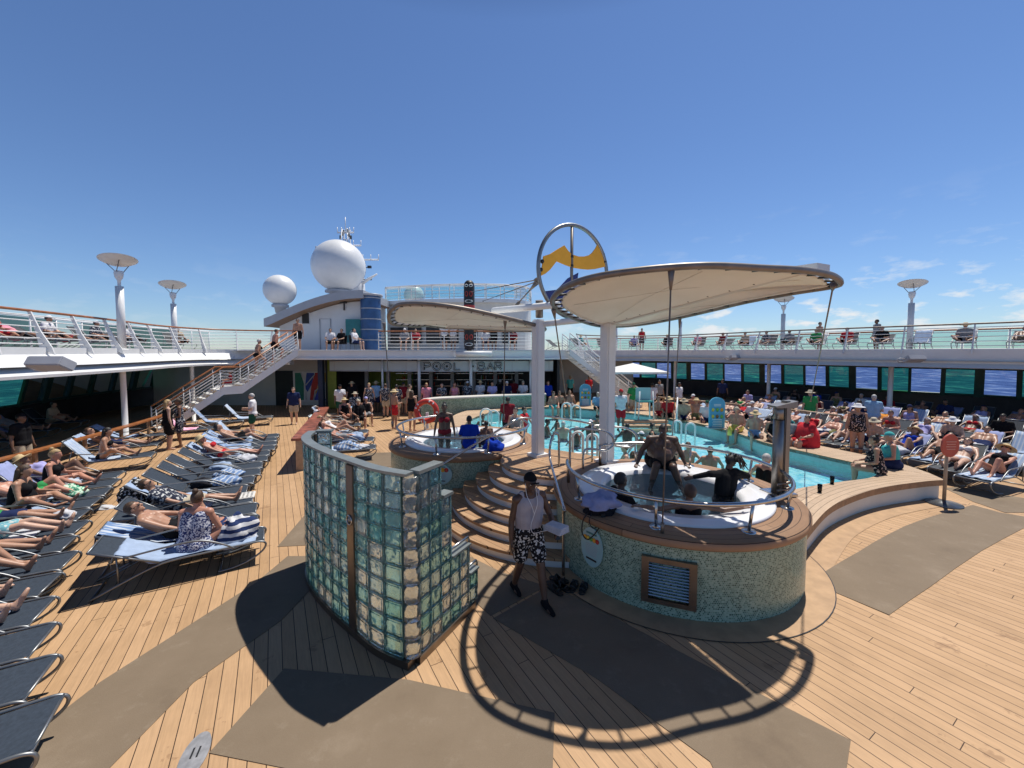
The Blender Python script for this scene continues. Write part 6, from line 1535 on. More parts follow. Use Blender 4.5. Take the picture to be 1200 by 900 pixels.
def cloth_mesh(kind, pose, fem, bk, vox, gut=0):
    s = skel(pose); mb = MB(); up = s.up
    kk = (1.04 if fem else 1.0)*(.5+.5*bk); k = (.90 if fem else 1.0)*(.55+.45*bk)
    if kind in ('trunks', 'shorts', 'long', 'boy'):
        g = .018; torso(mb, s, fem, bk, g, 'p')
        for q in (-1, 1): capsule(mb, s.pel+up*.03+XA*q*.055*bk, s.pel+up*.08+XA*q*.06*bk, .105*bk+g, .103*bk+g)
        f = {'trunks': .52, 'shorts': .72, 'long': 1.0, 'boy': .3}[kind]
        for i in (0, 1):
            capsule(mb, s.hip[i], s.hip[i].lerp(s.kn[i], f), .092*kk+g+.006, .062*kk+(1-f)*.03+g+.012)
            if kind == 'long': capsule(mb, s.kn[i], s.an[i], .062*kk+g, .05+g)
    elif kind == 'suit':
        g = .011; torso(mb, s, fem, bk, g, 'pwcb', gut)
        for i in (0, 1):
            capsule(mb, s.pel+up*.36+XA*(-1, 1)[i]*.09+s.fr*.07, s.sh[i]*.75+s.neck*.25+up*.05, .05, .022); capsule(mb, s.pel+up*.34+XA*(-1, 1)[i]*.08-s.fr*.06, s.sh[i]*.75+s.neck*.25+up*.05, .045, .022)
    elif kind == 'dress':
        g = .014; torso(mb, s, fem, bk, g, 'pwcb', gut)
        for i in (0, 1):
            capsule(mb, s.sh[i]*.8+s.neck*.2, s.pel+up*.38, .058, .09)
            capsule(mb, s.hip[i], s.hip[i].lerp(s.kn[i], .72), .092*kk+g+.012, .105*kk+g)
        capsule(mb, (s.hip[0]+s.hip[1])/2, (s.hip[0].lerp(s.kn[0], .72)+s.hip[1].lerp(s.kn[1], .72))/2, .11, .13)
    elif kind == 'bikini':
        g = .012; torso(mb, s, fem, bk, g, 'b'); capsule(mb, s.pel-XA*.075*bk, s.pel+XA*.075*bk, .108*bk+g, .108*bk+g)
        for q in (-1, 1): mb.sphere(s.pel-up*.03-s.fr*.055*bk+XA*q*.075, .088*bk+g, 0, 12, 8)
        for q in (-1, 1): capsule(mb, s.pel+up*.335+XA*q*.11, s.pel+up*.33+XA*q*.10-s.fr*.10, .03, .018)
        capsule(mb, s.pel+up*.33-XA*.1-s.fr*.10, s.pel+up*.33+XA*.1-s.fr*.10, .024, .024)
    elif kind == 'tank':
        g = .016; torso(mb, s, fem, bk, g, 'pwcb', gut)
        for i in (0, 1): 
            capsule(mb, s.pel+up*.38+XA*(-1, 1)[i]*.09+s.fr*.05, s.sh[i]*.62+s.neck*.38+up*.055, .065, .034); capsule(mb, s.pel+up*.36+XA*(-1, 1)[i]*.085-s.fr*.05, s.sh[i]*.66+s.neck*.34+up*.058, .06, .03)
        capsule(mb, s.pel+up*.40-XA*.09*bk, s.pel+up*.40+XA*.09*bk, .088+g*.6, .088+g*.6)
    elif kind in ('tee', 'rash', 'shirt'):
        g = .018 if kind != 'rash' else .010; torso(mb, s, fem, bk, g+.004, 'pwcb', gut)
        capsule(mb, s.sh[0]*.72+s.sh[1]*.28, s.sh[1]*.72+s.sh[0]*.28, .075+g, .075+g)
        for i in (0, 1):
            f = .58 if kind == 'tee' else .62
            capsule(mb, s.sh[i], s.sh[i]+(s.neck-s.sh[i])*.6, .062*k+g, .05+g*.6); mb.sphere(s.sh[i], .064*k+g, 0, 12, 8)
            capsule(mb, s.sh[i], s.sh[i].lerp(s.el[i], f if kind != 'rash' else 1), .053*k+g, .05*k+g)
            if kind == 'rash': capsule(mb, s.el[i], s.el[i].lerp(s.wr[i], .9), .041*k+g, .03+g)
    return fuse(mb, 'cloth_'+kind, vox, 5 if kind == 'tank' else 2)
def hair_mesh(kind, pose):
    s = skel(pose); R_ = head_frame(s); mb = MB()
    k0 = MB(); k0.sphere((0, 0, 0), 1, 0, 26, 18)
    sc = {'afro': 1.13, 'long': 1.05, 'short': 1.02, 'bun': 1.03, 'bald': 1.0, 'dreads': 1.06}.get(kind, 1.02)
    vs = [Vector((v[0]*.080*sc, v[1]*.101*sc-.012, v[2]*.104*sc+.022)) for v in map(Vector, k0.v)]
    fs = []
    for f in k0.f:
        c = sum((Vector(k0.v[i]) for i in f), Vector())/len(f)
        face = c.y > .25 and c.z < .48
        low = c.z < (-.45 if kind in ('short', 'cap', 'hat', 'afro', 'bald') else -.75) or (c.y > .1 and c.z < -.15)
        if not face and not low: fs.append(f)
    mb.add([s.head+R_@v for v in vs], fs, 0, True)
    T = lambda x, y, z: s.head+R_@V(x, y, z)
    if kind == 'long':
        for q in (-.045, 0, .045): capsule(mb, T(q, -.06, .02), T(q*1.5, -.085, -.22), .05, .03)
    if kind == 'bun': mb.sphere(T(0, -.07, .125), .042, 0, 12, 8)
    if kind == 'dreads':
        r = random.Random(2)
        for q in range(34):
            a = r.uniform(-2.8, .3); b = r.uniform(0, .8); p = T(.075*cos(a)*cos(b), .09*sin(a)*cos(b), .02+.09*sin(b)); d = (p-s.head).normalized(); e1 = p+d*.07+V(.05, 0, -.01); e2 = e1+V(.05+.10*r.random(), -.02+.04*r.random(), -.13-.07*r.random()); mb.tube([p, e1, e2], .011, seg=6, rr=[.012, .012, .008])
    return mb, s, R_, T
def hat_mesh(kind, pose):
    s = skel(pose); R_ = head_frame(s); mb = MB(); prof = []
    if kind == 'cap':
        k0 = MB(); k0.sphere((0, 0, 0), 1, 0, 24, 16); vs = [Vector((v[0]*.086, v[1]*.107-.008, v[2]*.112+.025)) for v in map(Vector, k0.v)]
        fs = [f for f in k0.f if sum(Vector(k0.v[i]).z for i in f)/len(f) > .22]
        mb.add([s.head+R_@v for v in vs], fs, 0, True)
        pts = [(.075*sin(a), .085+.085*cos(a)) for a in [-1.35+2.7*i/12 for i in range(13)]]
        up_ = [s.head+R_@V(x, y, .050-.02*abs(x)/.07) for x, y in pts]; dn = [p-R_@V(0, 0, .008) for p in up_]; n = len(pts)
        mb.add(up_+dn, [tuple(range(n)), tuple(reversed(range(n, 2*n)))]+[(i, n+i, n+(i+1) % n, (i+1) % n) for i in range(n)])
    else:
        prof = [(0, .145), (.06, .14), (.082, .11), (.092, .055), (.17, .035), (.19, .022), (.17, .026), (.09, .044)]
        k0 = MB(); k0.lathe(prof, (0, 0, 0), 0, 24); mb.add([s.head+R_@(V(v[0], v[1]*1.1-.008, v[2])) for v in map(Vector, k0.v)], k0.f, 0, True)
    return mb
def glasses_mesh(pose):
    s = skel(pose); R_ = head_frame(s); mb = MB()
    for q in (-1, 1):
        mb.sphere(s.head+R_@V(q*.034, .088, .006), 1, 0, 10, 6, (.026, .010, .019), R_)
        mb.tube([s.head+R_@V(q*.06, .082, .01), s.head+R_@V(q*.079, -.01, .012)], .004, seg=4)
    mb.tube([s.head+R_@V(-.02, .094, .01), s.head+R_@V(.02, .094, .01)], .004, seg=4)
    return mb
def eyes_mesh(pose):
    s = skel(pose); R_ = head_frame(s); mb = MB()
    for q in (-1, 1): mb.sphere(s.head+R_@V(q*.033, .0815, .004), .0125, 0, 10, 8); mb.sphere(s.head+R_@V(q*.033, .0895, .004), .0068, 1, 8, 6)
    return mb
def shoes_mesh(pose, vox):
    s = skel(pose); mb = MB()
    for i in (0, 1):
        cd = (s.an[i]-s.kn[i]).normalized(); t = s.toe[i].normalized(); a = s.an[i]; h = a+cd*.038-t*.035
        capsule(mb, a+cd*.0, h, .046, .044); capsule(mb, h, h+t*.15, .044, .04); capsule(mb, h+t*.14, h+t*.225, .042, .030); capsule(mb, a+cd*.01, h+t*.12, .044, .034)
    return fuse(mb, 'shoes', vox, 2)
def skin_mat(name, c):
    if name in MC: return MC[name]
    m, nt, b = new_mat(name); o = objco(nt); f = noise(nt, o, 7, 4)
    nt.links.new(ramp(nt, f, [(.3, tuple(q*.88 for q in c)), (.7, tuple(min(1, q*1.1) for q in c))]), b.inputs['Base Color'])
    b.inputs['Roughness'].default_value = .45; b.inputs['Subsurface Weight'].default_value = .05; b.inputs['Subsurface Radius'].default_value = (.01, .004, .002); b.inputs['Subsurface Scale'].default_value = .5
    bump(nt, b, noise(nt, o, 160, 2), .12, .002)
    MC[name] = m; return m
SK = {'light': skin_mat('light skin', (.58, .36, .26)), 'tan': skin_mat('tanned skin', (.44, .24, .155)), 'red': skin_mat('sun flushed skin', (.52, .25, .17)), 'brown': skin_mat('brown skin', (.20, .105, .065)), 'dark': skin_mat('dark brown skin', (.105, .056, .038))}
HC = {'black': simple('black hair', (.012, .010, .010), .5, 0, .3, 40, .4), 'brown': simple('brown hair', (.07, .038, .02), .5, 0, .3, 40, .4), 'blond': simple('blond hair', (.42, .28, .13), .5, 0, .3, 40, .4), 'grey': simple('grey hair', (.45, .44, .43), .5, 0, .2, 40, .4), 'red': simple('auburn hair', (.22, .085, .035), .5, 0, .3, 40, .4)}
CL = {'vest': cloth('greyish white ribbed cotton', (.40, .375, .40)), 'white': cloth('white cotton', (.74, .73, .75)), 'black': cloth('black cotton', (.014, .014, .016)), 'navy': cloth('navy cotton', (.02, .03, .09)), 'blue': cloth('royal blue cotton', (.01, .045, .40)), 'red': cloth('red cotton', (.52, .03, .04)), 'grey': cloth('grey cotton', (.28, .28, .29)), 'beige': cloth('beige cotton', (.48, .39, .28)), 'green': cloth('green cotton', (.05, .32, .10)), 'dkgreen': cloth('dark green cotton', (.02, .09, .06)), 'teal': cloth('teal cotton', (.08, .42, .42)), 'pink': cloth('pink cotton', (.75, .30, .38)), 'lilac': cloth('lilac cotton', (.42, .40, .70)), 'khaki': cloth('khaki cotton', (.50, .44, .34)), 'olive': cloth('olive cotton', (.20, .20, .09)), 'maroon': cloth('maroon cotton', (.22, .02, .03)), 'ltblue': cloth('light blue cotton', (.30, .50, .72)),
      'bw': print_mat('black shorts with white leaf print', (.015, .015, .018), (.62, .62, .60), None, 30, .56), 'bluewhite': print_mat('navy and white speckled print', (.60, .62, .70), (.03, .045, .16), None, 42, .5), 'floral': print_mat('blue floral print', (.05, .10, .45), (.75, .70, .75), (.75, .10, .20), 16, .58), 'hawaii': print_mat('dark leaf print shirt', (.03, .035, .06), (.55, .56, .55), None, 20, .56), 'spots': print_mat('black spotted print', (.02, .02, .025), (.60, .45, .40), None, 24, .6), 'aqua': print_mat('aqua printed trunks', (.18, .42, .48), (.62, .66, .62), None, 18, .55), 'yel': cloth('yellow cotton', (.78, .66, .16)), 'straw': simple('woven straw', (.58, .44, .24), .8, 0, .2, 40, .3)}
PM = {}
def pmesh(key, fn):
    if key not in PM: PM[key] = fn()
    return PM[key]
def setm(o_, m_):
    if not o_.data.materials: o_.data.materials.append(None)
    o_.material_slots[0].link = 'OBJECT'; o_.material_slots[0].material = m_
def person(label, loc, dirf, pose, skin, hair=('short', 'brown'), wear=(), hat=None, glasses=False, fem=False, bk=1.0, sc=1.0, vox=.02, eyes=False, shoes=None, group=None, gut=0, rx=0):
    e_ = thing('person', label, 'person', loc, facing(*dirf), group)
    e_.scale = (sc, sc, sc)
    def add(nm, me, m_):
        o_ = bpy.data.objects.new(nm, me); COL.objects.link(o_); o_.parent = e_; setm(o_, m_); return o_
    add('body', pmesh(('b', pose, fem, bk, vox, gut), lambda: body_mesh(pose, fem, bk, vox, gut)), SK[skin])
    for kind, c in wear: add({'suit': 'swimsuit', 'bikini': 'bikini', 'tank': 'vest', 'tee': 'shirt', 'rash': 'swim_shirt', 'shirt': 'shirt', 'boy': 'trunks', 'long': 'trousers', 'dress': 'dress'}.get(kind, kind), pmesh(('c', kind, pose, fem, bk, vox, gut), lambda: cloth_mesh(kind, pose, fem, bk, vox, gut)), CL[c])
    if hair: add('hair', pmesh(('h', hair[0], pose), lambda: hair_mesh(hair[0], pose)[0].mesh('hair', [None])), HC[hair[1]])
    if hat: add('hat' if hat[0] != 'cap' else 'cap', pmesh(('t', hat[0], pose), lambda: hat_mesh(hat[0], pose).mesh('hat', [None])), CL[hat[1]])
    if glasses: add('sunglasses', pmesh(('g', pose), lambda: glasses_mesh(pose).mesh('sunglasses', [None])), M['black'])
    if eyes:
        me = pmesh(('e', pose), lambda: eyes_mesh(pose).mesh('eyes', [simple('eye white', (.7, .68, .65), .3), M['black']]))
        o_ = bpy.data.objects.new('eyes', me); COL.objects.link(o_); o_.parent = e_
    if shoes: add('shoes', pmesh(('s', pose, vox), lambda: shoes_mesh(pose, vox)), CL[shoes])
    return e_
# ================================================================== PLACEMENT: LOUNGERS AND TOWELS
DF = Vector((.862, .507))          # head-to-foot direction of the left-hand rows
SPOT = {}; RJ = random.Random(21)
def row(key, feet, dirf, rowname, group, angs, z=0.0, kinds=(0,)):
    out = []
    for i, p in enumerate(feet):
        d = Vector(dirf).normalized()+Vector((RJ.uniform(-.05, .05), RJ.uniform(-.05, .05))); d.normalize(); q = RJ.uniform(.95, 1.07)
        a = angs[i % len(angs)]; x, y = p[0]-d.x*q, p[1]-d.y*q
        put_lounger(x, y, z, d, a, '%s sun lounger, %s from the camera in %s' % ('navy' if kinds[i % len(kinds)] == 0 else 'grey', ORD[i], rowname), group, kinds[i % len(kinds)])
        out.append((x, y, z, d, a))
    SPOT[key] = out; return out
def along(pts, step, n=None):
    P_ = [Vector((p[0], p[1], 0)) for p in pts]; out = [(P_[0].x, P_[0].y)]; L = 0; tgt = step
    for a_, b_ in zip(P_, P_[1:]):
        l_ = (b_-a_).length
        while L+l_ >= tgt: q = a_.lerp(b_, (tgt-L)/l_); out.append((q.x, q.y)); tgt += step
        L += l_
    return out[:n] if n else out
gl = lambda x, y: tuple(G(x, y, .36)[:2])
A = row('A', along([gl(62, 842), gl(48, 716), gl(100, 605), gl(152, 546)], .745, 13), DF, 'the left-hand row along the wooden rail', 'sun loungers in the left-hand row', ['mid', 'mid', 'low', 'mid', 'mid', 'mid', 'mid', 'low', 'mid', 'mid', 'mid', 'high', 'mid'])
A2 = row('A2', [gl(178, 532), gl(188, 519), gl(197, 508)], DF, 'the short group near the staircase', 'sun loungers near the left staircase', ['high', 'mid', 'mid'])
B = row('B', along([gl(313, 624), gl(291, 573), gl(331, 506)], .70, 14), DF, 'the middle row beside the open aisle', 'sun loungers in the middle row', ['low', 'low', 'mid', 'flat', 'mid', 'mid', 'mid', 'mid', 'mid', 'mid', 'mid', 'mid', 'mid', 'high'])
B2 = row('B2', [gl(262, 500), gl(285, 492), gl(318, 488)], DF, 'the group in front of the staircase', 'sun loungers in front of the staircase', ['high', 'high', 'high'], kinds=(0, 0, 1))
C = row('C', [gl(440, 523), gl(437, 514), gl(430, 505), gl(424, 497), gl(418, 491)], (.93, .30), 'the group by the wooden partition', 'sun loungers by the wooden partition', ['low', 'low', 'mid', 'mid', 'high'])
DR = Vector((-.90, -.42))
R1 = row('R1', along([(11.0, 9.45), (11.35, 11.0), (10.6, 13.2), (10.2, 15.2), (9.3, 18), (7.6, 21)], .78, 15), DR, 'the row nearest the pool on the right', 'sun loungers in the right poolside row', ['mid', 'mid', 'low', 'mid', 'mid', 'low', 'mid', 'high', 'mid'], kinds=(0, 1))
R2 = row('R2', along([(13.9, 10.3), (13.6, 12.6), (12.7, 15.2), (11.6, 18.4), (9.6, 21.8)], .80, 14), DR, 'the second right row from the pool', 'sun loungers in the second right row', ['mid', 'high', 'mid', 'low', 'mid'], kinds=(0, 1, 0))
R3 = row('R3', along([(16.5, 11.7), (15.9, 14.4), (14.6, 17.4), (13.3, 20.4), (11.0, 23.8)], .86, 14), DR, 'the half shaded third row on the right', 'sun loungers in the third right row', ['high', 'mid', 'high'], kinds=(0, 1, 1))
R4 = row('R4', along([(20.4, 14.0), (18.9, 17.4), (16.6, 20.8), (14.0, 25.0)], 1.0, 12), DR, 'the dark row under the right gallery windows', 'sun loungers under the right gallery', ['mid', 'high'])
def gal(path, off, step, side, n0, n1):
    pp = resample(path, step); nn_ = normals(pp); return [(p+n*side*off, -n*side) for p, n in zip(pp, nn_)][n0:n1]
UL = []
for i, (p, d) in enumerate(gal(GL, 2.9, 1.25, -1, 5, 17)):
    dd = Vector((d.x, d.y)).normalized(); a = ('high', 'mid', 'high')[i % 3]; put_lounger(p.x, p.y, ZF, dd, a, 'grey sun lounger, %s from the camera on the left upper gallery' % ORD[i], 'sun loungers on the left upper gallery', 1); UL.append((p.x, p.y, ZF, dd, a))
UR = []
for i, (p, d) in enumerate(gal(GR, 2.5, 1.45, 1, 3, 21)):
    dd = Vector((d.x, d.y)).normalized(); a = ('high', 'high', 'mid')[i % 3]; put_lounger(p.x, p.y, ZF, dd, a, 'grey sun lounger, %s from the camera on the right upper gallery' % ORD[i], 'sun loungers on the right upper gallery', 1); UR.append((p.x, p.y, ZF, dd, a))
GS = []
for i, (px, py, d) in enumerate(((20, 520, (1, .2)), (60, 507, (1, .3)), (95, 498, (.9, .4)))):
    p = PD(px, py, 13.5+1.8*i); x, y = p.x-1.2, p.y; put_lounger(x, y, 0, Vector(d).normalized(), 'high', 'navy sun lounger in deep shade behind the wooden rail, %s from the camera' % ORD[i], 'sun loungers in the left shade'); GS.append((x, y, 0, Vector(d).normalized(), 'high'))
RN = {'A': 'left-hand row', 'A2': 'short group by the staircase', 'B': 'middle row', 'B2': 'group before the staircase', 'C': 'group by the partition', 'R1': 'right poolside row', 'R2': 'second right row', 'R3': 'third right row', 'R4': 'row under the right gallery'}
TN = {'blue_stripe': 'blue and white striped', 'pale_stripe': 'pale blue striped', 'pale': 'pale blue', 'white': 'white', 'pink': 'pink and white striped', 'teal': 'teal and white striped', 'lilac': 'lilac blue', 'green': 'green', 'orange': 'orange', 'black': 'black', 'navy_stripe': 'navy striped', 'red': 'red'}
def tw(key, i, m_, long=.2, seed=None, top=None):
    x, y, z, d, a = SPOT[key][i]; put_towel(x, y, z, d, a, m_, '%s towel over the %s lounger of the %s' % (TN[m_], ORD[i], RN[key]), long=long, seed=i if seed is None else seed, top=top)
for key, i, m_, l in (('A', 3, 'pale', .7), ('A', 5, 'pale_stripe', .2), ('A', 6, 'pale', .3), ('A', 7, 'white', .5), ('A', 9, 'pale', .4), ('A', 10, 'pale_stripe', .2), ('A', 11, 'lilac', .2), ('A', 12, 'pale', .4), ('A2', 0, 'pale_stripe', .3), ('A2', 1, 'pale', .2), ('A2', 2, 'pale', .2),
    ('B', 1, 'blue_stripe', .2), ('B', 4, 'pale', .3), ('B', 9, 'pale', .3), ('B', 10, 'pale_stripe', .4), ('B', 11, 'blue_stripe', .3), ('B', 12, 'blue_stripe', .3), ('B', 13, 'pale_stripe', .2), ('B2', 0, 'pink', .2), ('B2', 1, 'blue_stripe', .2), ('B2', 2, 'pale_stripe', .2),
    ('C', 1, 'blue_stripe', .7), ('C', 2, 'pale_stripe', .3), ('C', 3, 'teal', .4), ('C', 4, 'blue_stripe', .3), ('C', 0, 'pale_stripe', .6),
    ('R1', 0, 'pale_stripe', .9), ('R1', 2, 'pale', .9), ('R1', 3, 'lilac', .3), ('R1', 5, 'pale_stripe', .2), ('R1', 8, 'pale', .2), ('R1', 10, 'pale_stripe', .2), ('R1', 14, 'pale', .3),
    ('R2', 0, 'pale', .3), ('R2', 1, 'pale_stripe', .6), ('R2', 2, 'lilac', .2), ('R2', 4, 'pale_stripe', .2), ('R2', 6, 'orange', .1), ('R2', 8, 'pale', .2), ('R2', 11, 'pale_stripe', .3), ('R2', 12, 'lilac', .2),
    ('R3', 1, 'lilac', .2), ('R3', 3, 'pale', .2), ('R3', 5, 'pale_stripe', .2), ('R3', 6, 'lilac', .2), ('R3', 8, 'lilac', .2), ('R3', 10, 'lilac', .2), ('R3', 12, 'pale', .2), ('R4', 2, 'lilac', .2), ('R4', 4, 'lilac', .2), ('R4', 7, 'lilac', .2)): tw(key, i, m_, l)
tw('B', 0, 'pale', .9, None, .50)
def onl(key, i, s, dz=.38, lat=0):
    x, y, z, d, a = SPOT[key][i]; n = Vector((d.y, -d.x)); return Vector((x+d.x*s+n.x*lat, y+d.y*s+n.y*lat, z+dz))
def heap(key, i, m_, s, what='crumpled %s towel', seed=0, sz=(.24, .2, .13), rz=0, lat=0, name=None, cat='towel'):
    put_heap(onl(key, i, s, .36, lat), m_, (what % TN[m_] if '%s' in what else what)+' on the %s lounger of the %s' % (ORD[i], RN[key]), cat, None, sz, seed, rz, name)
heap('A', 1, 'white', -.1, seed=1); heap('A', 8, 'white', .75, seed=2, sz=(.16, .12, .09)); heap('A', 10, 'green', .45, 'dark green bundled towel', 3, (.26, .16, .16)); heap('A', 11, 'white', .2, seed=0)
heap('B', 0, 'navy_stripe', .62, 'navy and white striped beach bag', 1, (.27, .2, .30), .4, 0, 'beach_bag', 'bag'); heap('B', 3, 'white', .1, seed=2); heap('B', 5, 'blue_stripe', .45, seed=1, sz=(.30, .22, .12)); heap('B', 6, 'blue_stripe', .35, seed=3, sz=(.30, .2, .10)); heap('B', 7, 'pale', .1, seed=0); heap('B', 4, 'blk_print', -.85, 'black bag with white print standing', 2, (.26, .2, .34), 0, 0, 'beach_bag', 'bag'); heap('B', 5, 'black', .0, 'black cap shaped bundle', 0, (.2, .14, .13)); heap('B', 1, 'white', -.75, 'white towel bundled', 3, (.2, .22, .12)); heap('B', 8, 'white', .5, seed=1)
heap('C', 0, 'blue_stripe', .15, seed=2, sz=(.34, .24, .16)); heap('C', 1, 'pale', .4, seed=0, sz=(.3, .2, .18)); heap('C', 0, 'white', .6, seed=1, sz=(.2, .14, .08))
heap('R2', 1, 'pale', .55, seed=1, sz=(.4, .26, .18)); heap('R2', 2, 'white', .5, seed=2, sz=(.36, .24, .16)); heap('R1', 3, 'white', .6, seed=0, sz=(.3, .22, .16)); heap('R2', 0, 'white', -.2, 'white towel with red print bundled', 3, (.5, .3, .34)); heap('R1', 6, 'navy_stripe', .1, 'navy striped bag', 1, (.24, .18, .24), 0, 0, 'beach_bag', 'bag'); heap('R2', 7, 'white', .3, seed=1); heap('R3', 2, 'pale', .3, seed=2); heap('R2', 3, 'black', .2, 'black backpack', 0, (.22, .18, .3), 0, 0, 'backpack', 'bag')
for i in (0, 3, 4, 7, 10):
    x, y, z, d, a = UR[i]; put_towel(x, y, z, d, a, ('pale', 'white')[i % 2], '%s towel over the %s lounger of the right upper gallery' % (('pale blue', 'white')[i % 2], ORD[i]), seed=i)
for i in (0, 2, 5):
    x, y, z, d, a = UL[i]; put_towel(x, y, z, d, a, 'pale', 'pale blue towel over the %s lounger of the left upper gallery' % ORD[i], seed=i)
x, y, z, d, a = GS[1]; put_towel(x, y, z, d, a, 'lilac', 'dusky blue towel over the second lounger in deep shade behind the wooden rail')
p = G(120, 596, .0); put_heap(p+Vector((.0, 0, 0)), 'white', 'white cloth lying on the open deck of the aisle', 'towel', None, (.22, .12, .05), 2)
# bag and towel on the rim of the right tub, with its strap
bp_ = Vector((1.28, 5.78, COPZ)); th = thing('shoulder_bag', 'black bag under a lilac white towel on the right hot tub rim, strap hanging', 'bag', bp_)
mb = heap_mesh(2, .20, .15, .15); mb.v = [Vector(v)+bp_ for v in mb.v]; mb.build('bag_body', TM['black'], th)
mb = MB(); mb.tube(smooth_path([bp_+Vector(q) for q in ((-.14, -.06, .06), (-.26, -.15, -.05), (-.28, -.2, -.22), (-.20, -.26, -.28), (-.05, -.24, -.12), (0, -.16, .02))], 5), .009, seg=6); mb.tube(smooth_path([bp_+Vector(q) for q in ((-.12, -.1, .05), (-.18, -.18, -.06), (-.12, -.22, -.14), (.0, -.2, -.05))], 5), .007, seg=6)
mb.box(bp_+Vector((.02, -.165, -.03)), (.06, .03, .16)); mb.build('strap', M['rubber'], th)
put_heap(bp_+Vector((.02, .0, .10)), 'lilac', 'lilac white towel thrown over the black bag on the right hot tub', 'towel', None, (.25, .2, .15), 0)
put_heap(PD(578, 528, 9.55)*1.0, 'navy_stripe', 'blue cushion like bag on the rim of the left hot tub', 'bag', None, (.22, .16, .2), 3, 0, 'beach_bag').material_slots[0].material = CL['blue']

# ================================================================== PLACEMENT: PEOPLE
H_ = 'short'
# --- the walking man, with his things
man = person('man in white vest and black printed shorts walking on the shaded deck with a towel', G(619, 701), (.48, -1), 'walk', 'dark', (H_, 'black'), (('tank', 'vest'), ('shorts', 'bw')), ('cap', 'black'), eyes=True, shoes='black', vox=.0085, bk=1.04, sc=1.03)
sk_ = skel('walk'); rzm = Matrix.Rotation(facing(.48, -1), 3, 'Z'); ml = man.location
wl = ml+rzm@(sk_.wr[0]*1.04)
th = thing('folded_towel', 'folded white towel held by the walking man', 'towel', wl+Vector((.05, -.05, .02)))
mb = MB(); c0 = wl+rzm@Vector((.03, .10, .05))
for k_ in range(3): mb.box(c0+Vector((0, 0, .028*k_-.02)), (.20-.01*k_, .27, .026), 0, facing(.48, -1)+.3+.05*k_, bev=.01)
mb.build('cloth_layers', TM['white'], th)
th = thing('earphones', 'white earphone cord hanging on the walking man chest', 'earphones', ml+rzm@Vector((0, .1, 1.5)))
mb = MB(); L_ = lambda x, y, z: ml+rzm@(Vector((x, y, z))*1.04)
hd = sk_.head; nk = sk_.neck
pts = [(-.078, hd.y, hd.z-.01), (-.07, nk.y+.06, nk.z+.0), (-.05, .155, 1.33), (0, .165, 1.20), (.05, .165, 1.06), (.02, .17, .96), (-.10, .22, .98), (-.2, .27, 1.00)]
mb.tube(smooth_path([L_(*q) for q in pts], 4), .0045, seg=5); mb.tube(smooth_path([L_(*q) for q in ((.078, hd.y, hd.z-.01), (.07, nk.y+.06, nk.z), (.045, .155, 1.33), (0, .165, 1.20))], 4), .0045, seg=5); mb.build('cord', M['white'], th)
th = thing('phone', 'dark phone in the hand of the walking man', 'phone', wl); mb = MB(); mb.box(wl+rzm@Vector((.02, .075, -.03)), (.075, .012, .15), 0, facing(.48, -1), rx=.5, bev=.004); mb.build('casing', M['black'], th)
# --- right hot tub
person('big shirtless man in black shorts sitting on the far rim of the right hot tub', (2.98, 7.98, COPZ+.07), (-.16, -1), 'sit_big', 'dark', (H_, 'black'), (('shorts', 'black'),), vox=.009, bk=1.5, eyes=True, gut=.07, sc=1.03)
person('person with dark dreadlocks leaning out of the right hot tub towards the lift', (3.62, 6.75, .32), (-.35, 1), 'lean_out', 'dark', ('dreads', 'black'), (('rash', 'black'),), vox=.010, bk=1.0)
person('person seen from behind, arms stretched along the near rim of the right hot tub', (2.62, 5.78, .42), (0.05, 1), 'spread', 'brown', ('afro', 'brown'), (('suit', 'black'),), vox=.010, fem=True)
person('child with short black hair low in the right hot tub, far left', (1.86, 6.42, .14), (1, .4), 'sit_chair', 'dark', ('afro', 'black'), (('rash', 'black'),), vox=.012)
person('person in sunglasses with hair tied up, in the pool just behind the right hot tub', (3.85, 9.35, -.62), (-.6, -1), 'wade', 'light', ('bun', 'brown'), (('suit', 'black'),), glasses=True, fem=True, vox=.013)
person('grey haired woman in a black swimsuit in the pool right of the steel lift', Vector((5.42, 8.45, -.52)), (.9, .4), 'wade', 'red', (H_, 'grey'), (('suit', 'black'),), fem=True, vox=.013, bk=1.15)
# --- left hot tub
person('woman in a maroon bikini standing in the left hot tub', PD(521, 500, 11.2)+Vector((0, 0, 0)), (.05, -1), 'stand', 'dark', ('bun', 'black'), (('bikini', 'maroon'),), fem=True, vox=.013, sc=1.0).location.z = .20
person('boy in a royal blue shirt on the left hot tub rim, back turned', (-1.02, 9.55, COPZ+.05), (-.2, 1), 'sit_edge', 'brown', (H_, 'black'), (('tee', 'blue'), ('shorts', 'navy')), vox=.013, sc=.85)
person('small child sitting beside the boy in blue on the left hot tub rim', (-.62, 9.85, COPZ+.03), (-.4, 1), 'sit_edge', 'brown', (H_, 'black'), (('boy', 'navy'),), vox=.013, sc=.68)
person('adult with grey back standing in the water right of the left hot tub', (.12, 12.6, -.1), (-.5, -1), 'stand2', 'light', (H_, 'black'), (('tank', 'grey'), ('shorts', 'black')), vox=.018)
person('person in a maroon swim shirt standing in the pool behind the left hot tub', (-.15, 14.2, .05), (.2, 1), 'stand', 'brown', (H_, 'black'), (('tee', 'maroon'), ('shorts', 'black')), vox=.018)
person('child in a red shirt in the pool behind the white column', (.45, 15.2, -.45), (.5, -.3), 'wade', 'tan', (H_, 'black'), (('tee', 'red'),), vox=.02)
